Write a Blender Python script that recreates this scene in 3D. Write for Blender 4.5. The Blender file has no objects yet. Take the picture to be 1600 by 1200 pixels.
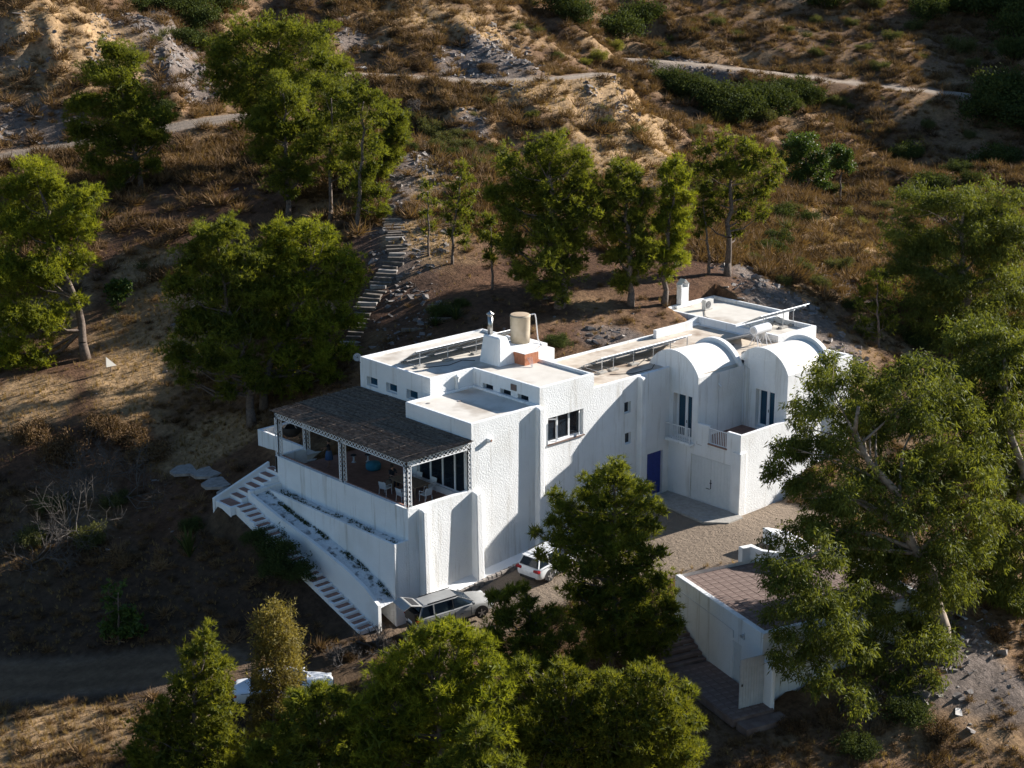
import bpy, math, random
import numpy as np
from mathutils import Vector, Matrix
# ------------------------------------------------ camera, world, sun, exposure
scene = bpy.context.scene
COL = scene.collection
cam_d = bpy.data.cameras.new('camera'); cam = bpy.data.objects.new('camera', cam_d); COL.objects.link(cam)
cam.matrix_world = Matrix(((0.73655951, 0.19394099, -0.64797144, -50.4713), (-0.67635603, 0.20445865, -0.70762927, -63.4896), (-0.00475495, 0.95947045, 0.28176912, 30.8177), (0, 0, 0, 1)))
cam_d.lens = 56.25; cam_d.sensor_width = 36; cam_d.clip_start = 1; cam_d.clip_end = 2000
scene.camera = cam
SUN_EL = math.radians(22.0)
SUN_DIR = Vector((0.9655 * math.cos(SUN_EL), -0.2605 * math.cos(SUN_EL), math.sin(SUN_EL)))   # towards the sun
world = bpy.data.worlds.new("World"); scene.world = world; world.use_nodes = True
wn = world.node_tree; bg = wn.nodes['Background']
sky = wn.nodes.new('ShaderNodeTexSky'); sky.sky_type = 'NISHITA'; sky.sun_disc = False
sky.sun_elevation = SUN_EL; sky.sun_rotation = math.atan2(SUN_DIR.x, SUN_DIR.y)
sky.altitude = 200; sky.air_density = 1.2; sky.dust_density = 0.1; sky.ozone_density = 4.0
wn.links.new(sky.outputs[0], bg.inputs[0]); bg.inputs[1].default_value = 0.056
sun_d = bpy.data.lights.new('sun', 'SUN'); sun_d.energy = 5.0; sun_d.angle = math.radians(0.5); sun_d.color = (1.0, 0.955, 0.89)
sun = bpy.data.objects.new('sun', sun_d); COL.objects.link(sun)
sun.rotation_euler = (-SUN_DIR).to_track_quat('-Z', 'Y').to_euler()
scene.view_settings.view_transform = 'Standard'; scene.view_settings.look = 'None'
scene.view_settings.exposure = 1.22; scene.view_settings.gamma = 1.0; scene.view_settings.use_curve_mapping = False
scene.render.engine = 'CYCLES'
scene.cycles.max_bounces = 6; scene.cycles.diffuse_bounces = 3; scene.cycles.transparent_max_bounces = 8
random.seed(7)
rng = np.random.default_rng(7)
# ------------------------------------------------ small helpers
WPOS = {}
def tag(o, label=None, cat=None, group=None, kind=None):
    if label: o['label'] = label
    if cat: o['category'] = cat
    if group: o['group'] = group
    if kind: o['kind'] = kind
    return o
def link_mesh(name, me, parent=None, loc=(0, 0, 0)):
    o = bpy.data.objects.new(name, me); COL.objects.link(o)
    o.location = loc
    if parent is not None: o.parent = parent
    return o
def empty(name, loc, label, cat, group=None, rz=0.0):
    o = bpy.data.objects.new(name, None); COL.objects.link(o); o.location = loc; o.rotation_euler = (0, 0, rz)
    o.empty_display_size = 0.2
    WPOS[o.name] = Vector(loc)
    return tag(o, label, cat, group)
class MB:
    def __init__(s): s.v = []; s.f = []; s.m = []
    def face(s, pts, mi=0):
        n = len(s.v); s.v += [tuple(p) for p in pts]; s.f.append(tuple(range(n, n + len(pts)))); s.m.append(mi)
    def box(s, x0, y0, z0, x1, y1, z1, mi=0):
        n = len(s.v)
        s.v += [(x0, y0, z0), (x1, y0, z0), (x1, y1, z0), (x0, y1, z0), (x0, y0, z1), (x1, y0, z1), (x1, y1, z1), (x0, y1, z1)]
        for q in ((0, 3, 2, 1), (4, 5, 6, 7), (0, 1, 5, 4), (1, 2, 6, 5), (2, 3, 7, 6), (3, 0, 4, 7)):
            s.f.append(tuple(n + i for i in q)); s.m.append(mi)
    def obox(s, c, U, V, W, mi=0):
        # box from a centre and three half-axis vectors
        c, U, V, W = Vector(c), Vector(U), Vector(V), Vector(W); n = len(s.v)
        for k in ((-1, -1, -1), (1, -1, -1), (1, 1, -1), (-1, 1, -1), (-1, -1, 1), (1, -1, 1), (1, 1, 1), (-1, 1, 1)):
            s.v.append(tuple(c + U * k[0] + V * k[1] + W * k[2]))
        for q in ((0, 3, 2, 1), (4, 5, 6, 7), (0, 1, 5, 4), (1, 2, 6, 5), (2, 3, 7, 6), (3, 0, 4, 7)):
            s.f.append(tuple(n + i for i in q)); s.m.append(mi)
    def prism(s, base, top, mi=0):
        # base and top: matching rings of points
        n = len(s.v); k = len(base)
        s.v += [tuple(p) for p in base] + [tuple(p) for p in top]
        s.f.append(tuple(reversed(range(n, n + k)))); s.f.append(tuple(range(n + k, n + 2 * k))); s.m += [mi, mi]
        for i in range(k):
            j = (i + 1) % k; s.f.append((n + i, n + j, n + k + j, n + k + i)); s.m.append(mi)
    def tube(s, p, q, r0, r1=None, n=8, mi=0, caps=True):
        p, q = Vector(p), Vector(q); r1 = r0 if r1 is None else r1
        d = (q - p).normalized(); a = d.orthogonal().normalized(); b = d.cross(a)
        A = [p + (a * math.cos(2 * math.pi * i / n) + b * math.sin(2 * math.pi * i / n)) * r0 for i in range(n)]
        B = [q + (a * math.cos(2 * math.pi * i / n) + b * math.sin(2 * math.pi * i / n)) * r1 for i in range(n)]
        if caps: s.prism(list(A), list(B), mi)
        else:
            m = len(s.v); s.v += [tuple(x) for x in A + B]
            for i in range(n): j = (i + 1) % n; s.f.append((m + i, m + j, m + n + j, m + n + i)); s.m.append(mi)
    def path(s, pts, r, n=6, mi=0):
        for p, q in zip(pts[:-1], pts[1:]): s.tube(p, q, r, r, n, mi)
    def lathe(s, c, prof, n=24, mi=0):
        m = len(s.v); k = len(prof)
        for i in range(n):
            a = 2 * math.pi * i / n
            for r, z in prof: s.v.append((c[0] + r * math.cos(a), c[1] + r * math.sin(a), c[2] + z))
        for i in range(n):
            j = (i + 1) % n
            for t in range(k - 1): s.f.append((m + i * k + t, m + j * k + t, m + j * k + t + 1, m + i * k + t + 1)); s.m.append(mi)
    def build(s, name, mats, parent=None, smooth=False, bevel=0.0, local=False):
        me = bpy.data.meshes.new(name)
        off = Vector((0, 0, 0)) if (parent is None or local) else WPOS.get(parent.name, Vector((0, 0, 0)))
        me.from_pydata([(x - off.x, y - off.y, z - off.z) for x, y, z in s.v], [], s.f)
        if not isinstance(mats, (list, tuple)): mats = [mats]
        for m in mats: me.materials.append(m)
        if len(mats) > 1: me.polygons.foreach_set('material_index', s.m)
        if smooth: me.polygons.foreach_set('use_smooth', [True] * len(me.polygons))
        me.validate(); me.update()
        o = link_mesh(name, me, parent)
        WPOS[o.name] = off
        if bevel:
            b = o.modifiers.new('bevel', 'BEVEL'); b.width = bevel; b.segments = 2; b.limit_method = 'ANGLE'; b.angle_limit = math.radians(40)
        return o
def panel(mb, O, U, V, W, H, holes=(), depth=0.25, mi=0):
    # a wall face with rectangular openings and their reveals; outward normal is U x V
    O, U, V = Vector(O), Vector(U), Vector(V); N = U.cross(V)
    us = sorted({0, W} | {h[0] for h in holes} | {h[2] for h in holes}); vs = sorted({0, H} | {h[1] for h in holes} | {h[3] for h in holes})
    P = lambda u, v, d=0: O + U * u + V * v - N * d
    for a, b in zip(us[:-1], us[1:]):
        for c, d in zip(vs[:-1], vs[1:]):
            mu, mv = (a + b) / 2, (c + d) / 2
            if any(h[0] < mu < h[2] and h[1] < mv < h[3] for h in holes): continue
            mb.face([P(a, c), P(b, c), P(b, d), P(a, d)], mi)
    for a, c, b, d in holes:
        mb.face([P(a, c), P(a, c, depth), P(b, c, depth), P(b, c)], mi); mb.face([P(a, d), P(b, d), P(b, d, depth), P(a, d, depth)], mi)
        mb.face([P(a, c), P(a, d), P(a, d, depth), P(a, c, depth)], mi); mb.face([P(b, c), P(b, c, depth), P(b, d, depth), P(b, d)], mi)
def inset(poly, d):
    n = len(poly); out = []
    for i in range(n):
        p0, p1, p2 = Vector(poly[i - 1]), Vector(poly[i]), Vector(poly[(i + 1) % n])
        a = (p1 - p0).normalized(); b = (p2 - p1).normalized()
        na = Vector((-a.y, a.x)); nb = Vector((-b.y, b.x))
        m = na + nb; m = m / m.dot(na) if abs(m.dot(na)) > 1e-6 else na
        out.append(tuple(p1 + m * d))
    return out
def block(name, poly, zb, zt, parent, mats, holes={}, skip=(), parw=0.22, parh=0.15, depth=0.25, edge=0.035):
    # walls of a flat-roofed block (counter-clockwise footprint) with a soft-edged parapet, and its roof deck
    mb = MB(); n = len(poly); zt0 = zt - edge
    for i in range(n):
        if i in skip: continue
        p, q = Vector(poly[i]), Vector(poly[(i + 1) % n]); L = (q - p).length; d = (q - p) / L
        panel(mb, (p.x, p.y, zb), (d.x, d.y, 0), (0, 0, 1), L, zt0 - zb, holes.get(i, ()), depth)
    r1, r2, r3 = inset(poly, edge), inset(poly, parw - edge), inset(poly, parw)
    for i in range(n):
        j = (i + 1) % n
        ring = [(poly, zt0), (r1, zt), (r2, zt), (r3, zt0), (r3, zt - parh)]
        for (A, za), (B, zb_) in zip(ring[:-1], ring[1:]):
            mb.face([(*A[i], za), (*A[j], za), (*B[j], zb_), (*B[i], zb_)])
    mb.build('wall', mats[0], parent)
    dk = MB(); dk.face([(x, y, zt - parh) for x, y in r3]); dk.build('roof_deck', mats[1], parent)
# ------------------------------------------------ materials
def mat(name, c1, c2=None, scale=3.0, rough=0.8, bump=0.0, bscale=20.0, metal=0.0, detail=6, spec=0.5, tint=None, coat=0.0, c3=None, s3=0.4, bdist=0.02, streak=0.0):
    m = bpy.data.materials.new(name); m.use_nodes = True; nt = m.node_tree; N = nt.nodes; Lk = nt.links
    b = N['Principled BSDF']; b.inputs['Roughness'].default_value = rough; b.inputs['Metallic'].default_value = metal
    b.inputs['Specular IOR Level'].default_value = spec; b.inputs['Coat Weight'].default_value = coat
    tc = N.new('ShaderNodeTexCoord')
    if c2 is None: b.inputs['Base Color'].default_value = (*c1, 1)
    else:
        nz = N.new('ShaderNodeTexNoise'); nz.inputs['Scale'].default_value = scale; nz.inputs['Detail'].default_value = detail; nz.inputs['Roughness'].default_value = 0.65
        Lk.new(tc.outputs['Object'], nz.inputs['Vector'])
        rp = N.new('ShaderNodeValToRGB'); rp.color_ramp.elements[0].position = 0.35; rp.color_ramp.elements[1].position = 0.65
        rp.color_ramp.elements[0].color = (*c1, 1); rp.color_ramp.elements[1].color = (*c2, 1)
        Lk.new(nz.outputs['Fac'], rp.inputs[0]); last = rp.outputs[0]
        if c3 is not None:
            n3 = N.new('ShaderNodeTexNoise'); n3.inputs['Scale'].default_value = s3; n3.inputs['Detail'].default_value = 8
            Lk.new(tc.outputs['Object'], n3.inputs['Vector'])
            r3 = N.new('ShaderNodeValToRGB'); r3.color_ramp.elements[0].position = 0.52; r3.color_ramp.elements[1].position = 0.68
            Lk.new(n3.outputs['Fac'], r3.inputs[0])
            mx = N.new('ShaderNodeMixRGB'); mx.inputs[2].default_value = (*c3, 1); Lk.new(r3.outputs[0], mx.inputs[0]); Lk.new(last, mx.inputs[1]); last = mx.outputs[0]
        if streak:   # faint rain streaks and grime running down the render
            mp = N.new('ShaderNodeMapping'); mp.inputs['Scale'].default_value = (2.2, 2.2, 0.16); Lk.new(tc.outputs['Object'], mp.inputs['Vector'])
            n4 = N.new('ShaderNodeTexNoise'); n4.inputs['Scale'].default_value = 1.0; n4.inputs['Detail'].default_value = 8; n4.inputs['Roughness'].default_value = 0.7; Lk.new(mp.outputs[0], n4.inputs['Vector'])
            r4 = N.new('ShaderNodeMapRange'); r4.inputs['From Min'].default_value = 0.54; r4.inputs['From Max'].default_value = 0.74; r4.inputs['To Max'].default_value = streak * 2.2; Lk.new(n4.outputs['Fac'], r4.inputs['Value'])
            m4 = N.new('ShaderNodeMixRGB'); m4.inputs[2].default_value = (0.50, 0.46, 0.40, 1); Lk.new(r4.outputs[0], m4.inputs[0]); Lk.new(last, m4.inputs[1]); last = m4.outputs[0]
        Lk.new(last, b.inputs['Base Color'])
    if bump:
        n2 = N.new('ShaderNodeTexNoise'); n2.inputs['Scale'].default_value = bscale; n2.inputs['Detail'].default_value = 4; n2.inputs['Roughness'].default_value = 0.6
        rm = N.new('ShaderNodeMapping'); rm.inputs['Rotation'].default_value = (0.61, 0.47, 0.83); rm.inputs['Location'].default_value = (3.3, 1.7, 0.9)
        Lk.new(tc.outputs['Object'], rm.inputs['Vector']); Lk.new(rm.outputs[0], n2.inputs['Vector'])
        bp = N.new('ShaderNodeBump'); bp.inputs['Strength'].default_value = bump; bp.inputs['Distance'].default_value = bdist
        Lk.new(n2.outputs['Fac'], bp.inputs['Height']); Lk.new(bp.outputs[0], b.inputs['Normal'])
    return m
def leaf_mat(name, dark, light, trans=0.35, rough=0.6, vary=0.0):
    m = bpy.data.materials.new(name); m.use_nodes = True; nt = m.node_tree; N = nt.nodes; Lk = nt.links
    b = N['Principled BSDF']; out = N['Material Output']
    at = N.new('ShaderNodeAttribute'); at.attribute_name = 'tint'
    mx = N.new('ShaderNodeMixRGB'); mx.inputs[1].default_value = (*dark, 1); mx.inputs[2].default_value = (*light, 1)
    if vary:   # every tuft its own tone
        oi = N.new('ShaderNodeObjectInfo'); ma = N.new('ShaderNodeMath'); ma.operation = 'MULTIPLY_ADD'; ma.inputs[1].default_value = vary; ma.inputs[2].default_value = -vary * 0.5
        Lk.new(oi.outputs['Random'], ma.inputs[0]); ad = N.new('ShaderNodeMath'); ad.operation = 'ADD'; ad.use_clamp = True
        Lk.new(at.outputs['Fac'], ad.inputs[0]); Lk.new(ma.outputs[0], ad.inputs[1]); Lk.new(ad.outputs[0], mx.inputs[0])
    else: Lk.new(at.outputs['Fac'], mx.inputs[0])
    Lk.new(mx.outputs[0], b.inputs['Base Color'])
    b.inputs['Roughness'].default_value = rough; b.inputs['Specular IOR Level'].default_value = 0.15
    tr = N.new('ShaderNodeBsdfTranslucent'); br = N.new('ShaderNodeMixRGB'); br.blend_type = 'MULTIPLY'; br.inputs[0].default_value = 1; br.inputs[2].default_value = (1.25, 1.15, 0.5, 1)
    Lk.new(mx.outputs[0], br.inputs[1]); Lk.new(br.outputs[0], tr.inputs['Color'])
    ms = N.new('ShaderNodeMixShader'); ms.inputs[0].default_value = trans
    Lk.new(b.outputs[0], ms.inputs[1]); Lk.new(tr.outputs[0], ms.inputs[2]); Lk.new(ms.outputs[0], out.inputs['Surface'])
    return m
M = {}
M['stucco'] = mat('white_stucco', (0.80, 0.80, 0.79), (0.86, 0.86, 0.85), 0.7, 0.9, 1.0, 12.5, spec=0.1, c3=(0.74, 0.73, 0.70), s3=0.25, bdist=0.03, streak=0.42)
M['smooth'] = mat('smooth_whitewash', (0.80, 0.80, 0.79), (0.84, 0.84, 0.83), 1.2, 0.85, 0.3, 12, spec=0.2, c3=(0.70, 0.68, 0.64), s3=0.5)
M['deck'] = mat('roof_coating', (0.58, 0.53, 0.46), (0.66, 0.61, 0.54), 1.1, 0.85, 0.25, 9, c3=(0.40, 0.34, 0.28), s3=0.45)
M['deck_dirty'] = mat('gravelly_roof', (0.50, 0.42, 0.33), (0.60, 0.52, 0.43), 1.5, 0.9, 0.3, 10, c3=(0.30, 0.22, 0.16), s3=0.6)
M['vault'] = mat('vault_render', (0.74, 0.71, 0.66), (0.80, 0.77, 0.72), 0.9, 0.8, 0.2, 8, c3=(0.68, 0.63, 0.56), s3=0.8)
M['terracotta'] = mat('terracotta_tile', (0.24, 0.12, 0.085), (0.34, 0.18, 0.13), 3.0, 0.75, 0.2, 15)
M['terra2'] = mat('worn_terracotta', (0.135, 0.088, 0.072), (0.21, 0.14, 0.115), 2.0, 0.85, 0.2, 15, c3=(0.25, 0.19, 0.16), s3=0.7)
M['brick'] = mat('red_brick', (0.42, 0.15, 0.075), (0.52, 0.21, 0.11), 6.0, 0.85, 0.2, 30)
M['glass'] = mat('dark_glass', (0.012, 0.02, 0.03), rough=0.06, spec=0.6)
M['blueglass'] = mat('blue_tinted_glass', (0.008, 0.05, 0.09), rough=0.08, spec=0.6)
M['white'] = mat('white_paint', (0.80, 0.80, 0.80), rough=0.4)
M['bluepaint'] = mat('cobalt_blue_paint', (0.008, 0.025, 0.20), (0.012, 0.035, 0.25), 5, 0.4)
M['gatepaint'] = mat('grey_white_gate_paint', (0.42, 0.43, 0.43), (0.50, 0.51, 0.51), 3, 0.6)
M['dish'] = mat('dull_grey_dish', (0.26, 0.28, 0.30), rough=0.7)
M['doorwhite'] = mat('garage_door_paint', (0.66, 0.67, 0.66), (0.72, 0.73, 0.72), 4, 0.5)
M['steel'] = mat('brushed_steel', (0.45, 0.43, 0.40), rough=0.28, metal=1.0)
M['galv'] = mat('galvanised_metal', (0.55, 0.56, 0.57), rough=0.45, metal=0.6)
M['tank'] = mat('fibrecement_tank', (0.36, 0.29, 0.20), (0.44, 0.36, 0.26), 1.5, 0.8, 0.2, 10, c3=(0.50, 0.42, 0.31), s3=1.0)
M['tanktop'] = mat('tank_lid', (0.42, 0.31, 0.20), (0.50, 0.39, 0.27), 3, 0.85)
M['pv'] = mat('solar_cells', (0.012, 0.016, 0.03), rough=0.12, spec=0.8)
M['alu'] = mat('aluminium_frame', (0.70, 0.71, 0.72), rough=0.35, metal=0.5)
M['pvback'] = mat('panel_backsheet', (0.20, 0.205, 0.21), rough=0.6)
M['concrete'] = mat('concrete', (0.30, 0.28, 0.25), (0.42, 0.39, 0.35), 4, 0.9, 0.3, 20)
M['stone'] = mat('grey_stone', (0.22, 0.19, 0.17), (0.38, 0.34, 0.30), 3, 0.9, 0.4, 14)
M['reed'] = mat('weathered_reed', (0.085, 0.064, 0.050), (0.25, 0.195, 0.15), 5, 0.95, spec=0.05)
M['iron'] = mat('black_iron', (0.015, 0.015, 0.017), rough=0.5)
M['rubber'] = mat('black_rubber', (0.012, 0.012, 0.012), rough=0.8)
M['carwhite'] = mat('white_car_paint', (0.74, 0.75, 0.76), rough=0.3, coat=0.6)
M['cargrey'] = mat('dusty_grey_car_paint', (0.30, 0.295, 0.28), (0.36, 0.355, 0.34), 2, 0.42, coat=0.3)
M['trim'] = mat('black_plastic', (0.02, 0.02, 0.022), rough=0.6)
M['redlamp'] = mat('red_lamp', (0.30, 0.01, 0.015), rough=0.15)
M['clearlamp'] = mat('clear_lamp', (0.75, 0.75, 0.74), rough=0.12, coat=0.5)
M['rim'] = mat('alloy_rim', (0.55, 0.55, 0.56), rough=0.35, metal=0.8)
M['wood'] = mat('weathered_wood', (0.20, 0.13, 0.08), (0.30, 0.21, 0.14), 6, 0.8)
M['timber'] = mat('grey_timber', (0.085, 0.068, 0.054), (0.19, 0.155, 0.125), 5, 0.9, 0.2, 30)
M['wicker'] = mat('white_wicker', (0.62, 0.62, 0.60), (0.72, 0.72, 0.70), 40, 0.8)
M['cloth'] = mat('white_canvas', (0.70, 0.66, 0.58), (0.75, 0.72, 0.65), 5, 0.9)
M['skin'] = mat('skin', (0.34, 0.18, 0.12), rough=0.6)
M['darkcloth'] = mat('dark_cloth', (0.02, 0.022, 0.03), rough=0.9)
M['bluecloth'] = mat('blue_denim', (0.05, 0.10, 0.20), rough=0.9)
M['palecloth'] = mat('pale_cloth', (0.55, 0.55, 0.56), rough=0.9)
M['hair'] = mat('dark_hair', (0.02, 0.014, 0.01), rough=0.7)
M['teal'] = mat('teal_fabric', (0.04, 0.22, 0.30), rough=0.9)
M['bark'] = mat('pine_bark', (0.07, 0.05, 0.038), (0.17, 0.125, 0.095), 6, 0.95, 0.6, 12)
M['gumbark'] = mat('gum_tree_bark', (0.16, 0.11, 0.075), (0.38, 0.30, 0.23), 2.5, 0.85, 0.3, 8)
M['twig'] = mat('grey_dead_twigs', (0.055, 0.045, 0.038), (0.125, 0.105, 0.09), 3, 0.9)
M['pine'] = leaf_mat('pine_needles', (0.058, 0.074, 0.014), (0.235, 0.255, 0.036), 0.5)
M['pine_bright'] = leaf_mat('young_pine_needles', (0.075, 0.096, 0.013), (0.30, 0.32, 0.034), 0.5)
M['cypress'] = leaf_mat('cypress_foliage', (0.055, 0.070, 0.012), (0.23, 0.235, 0.030), 0.45)
M['olive'] = leaf_mat('olive_brown_leaves', (0.085, 0.070, 0.022), (0.27, 0.22, 0.065), 0.4)
M['eucalyptus'] = leaf_mat('gum_leaves', (0.040, 0.056, 0.015), (0.165, 0.185, 0.036), 0.42, 0.6)
M['broadleaf'] = leaf_mat('broad_leaves', (0.035, 0.065, 0.018), (0.09, 0.135, 0.03), 0.3, 0.5)
M['shrub_g'] = leaf_mat('dark_shrub_leaves', (0.028, 0.040, 0.014), (0.075, 0.095, 0.026), 0.25, 0.95)
M['shrub_o'] = leaf_mat('olive_shrub_leaves', (0.055, 0.060, 0.024), (0.13, 0.135, 0.05), 0.3, 0.95)
M['shrub_y'] = leaf_mat('yellow_shrub_leaves', (0.085, 0.095, 0.02), (0.24, 0.23, 0.06), 0.35, 0.95)
M['scrub'] = leaf_mat('dry_scrub', (0.055, 0.034, 0.020), (0.22, 0.138, 0.072), 0.2, 0.9, 0.7)
M['straw'] = leaf_mat('dry_grass', (0.15, 0.098, 0.045), (0.36, 0.25, 0.125), 0.35, 0.9, 0.5)
M['shard'] = mat('slate_shards', (0.11, 0.09, 0.08), (0.25, 0.215, 0.19), 0.7, 0.75)
M['flake'] = mat('pale_slate_flakes', (0.34, 0.31, 0.28), (0.55, 0.52, 0.48), 0.9, 0.7)
def terrain_mat():
    m = bpy.data.materials.new('dry_hillside'); m.use_nodes = True; nt = m.node_tree; N = nt.nodes; Lk = nt.links
    b = N['Principled BSDF']; b.inputs['Roughness'].default_value = 0.95; b.inputs['Specular IOR Level'].default_value = 0.1
    at = N.new('ShaderNodeAttribute'); at.attribute_name = 'Col'
    ge = N.new('ShaderNodeNewGeometry')
    def noise(sc, d=6, r=0.65):
        n = N.new('ShaderNodeTexNoise'); n.inputs['Scale'].default_value = sc; n.inputs['Detail'].default_value = d; n.inputs['Roughness'].default_value = r
        Lk.new(ge.outputs['Position'], n.inputs['Vector']); return n
    n1 = noise(2.2, 8, 0.75); r1 = N.new('ShaderNodeMapRange'); r1.inputs['From Min'].default_value = 0.3; r1.inputs['From Max'].default_value = 0.7; r1.inputs['To Min'].default_value = 0.45; r1.inputs['To Max'].default_value = 1.6
    Lk.new(n1.outputs['Fac'], r1.inputs['Value'])
    n2 = noise(0.35, 5, 0.6); r2 = N.new('ShaderNodeMapRange'); r2.inputs['From Min'].default_value = 0.3; r2.inputs['From Max'].default_value = 0.7; r2.inputs['To Min'].default_value = 0.75; r2.inputs['To Max'].default_value = 1.25
    Lk.new(n2.outputs['Fac'], r2.inputs['Value'])
    mu = N.new('ShaderNodeMath'); mu.operation = 'MULTIPLY'; Lk.new(r1.outputs[0], mu.inputs[0]); Lk.new(r2.outputs[0], mu.inputs[1])
    sc = N.new('ShaderNodeMath'); sc.operation = 'MULTIPLY'; sc.inputs[1].default_value = 0.85; Lk.new(at.outputs['Alpha'], sc.inputs[0])
    mf = N.new('ShaderNodeMix'); mf.data_type = 'FLOAT'; mf.inputs[3].default_value = 1.0; Lk.new(sc.outputs[0], mf.inputs[0]); Lk.new(mu.outputs[0], mf.inputs[2])
    vm = N.new('ShaderNodeVectorMath'); vm.operation = 'SCALE'; Lk.new(at.outputs['Color'], vm.inputs[0]); Lk.new(mf.outputs[0], vm.inputs['Scale'])
    Lk.new(vm.outputs[0], b.inputs['Base Color'])
    n3 = noise(3.5, 8, 0.7); bp = N.new('ShaderNodeBump'); bp.inputs['Strength'].default_value = 0.9; bp.inputs['Distance'].default_value = 0.25
    Lk.new(n3.outputs['Fac'], bp.inputs['Height']); Lk.new(bp.outputs[0], b.inputs['Normal'])
    return m
M['terrain'] = terrain_mat()
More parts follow.
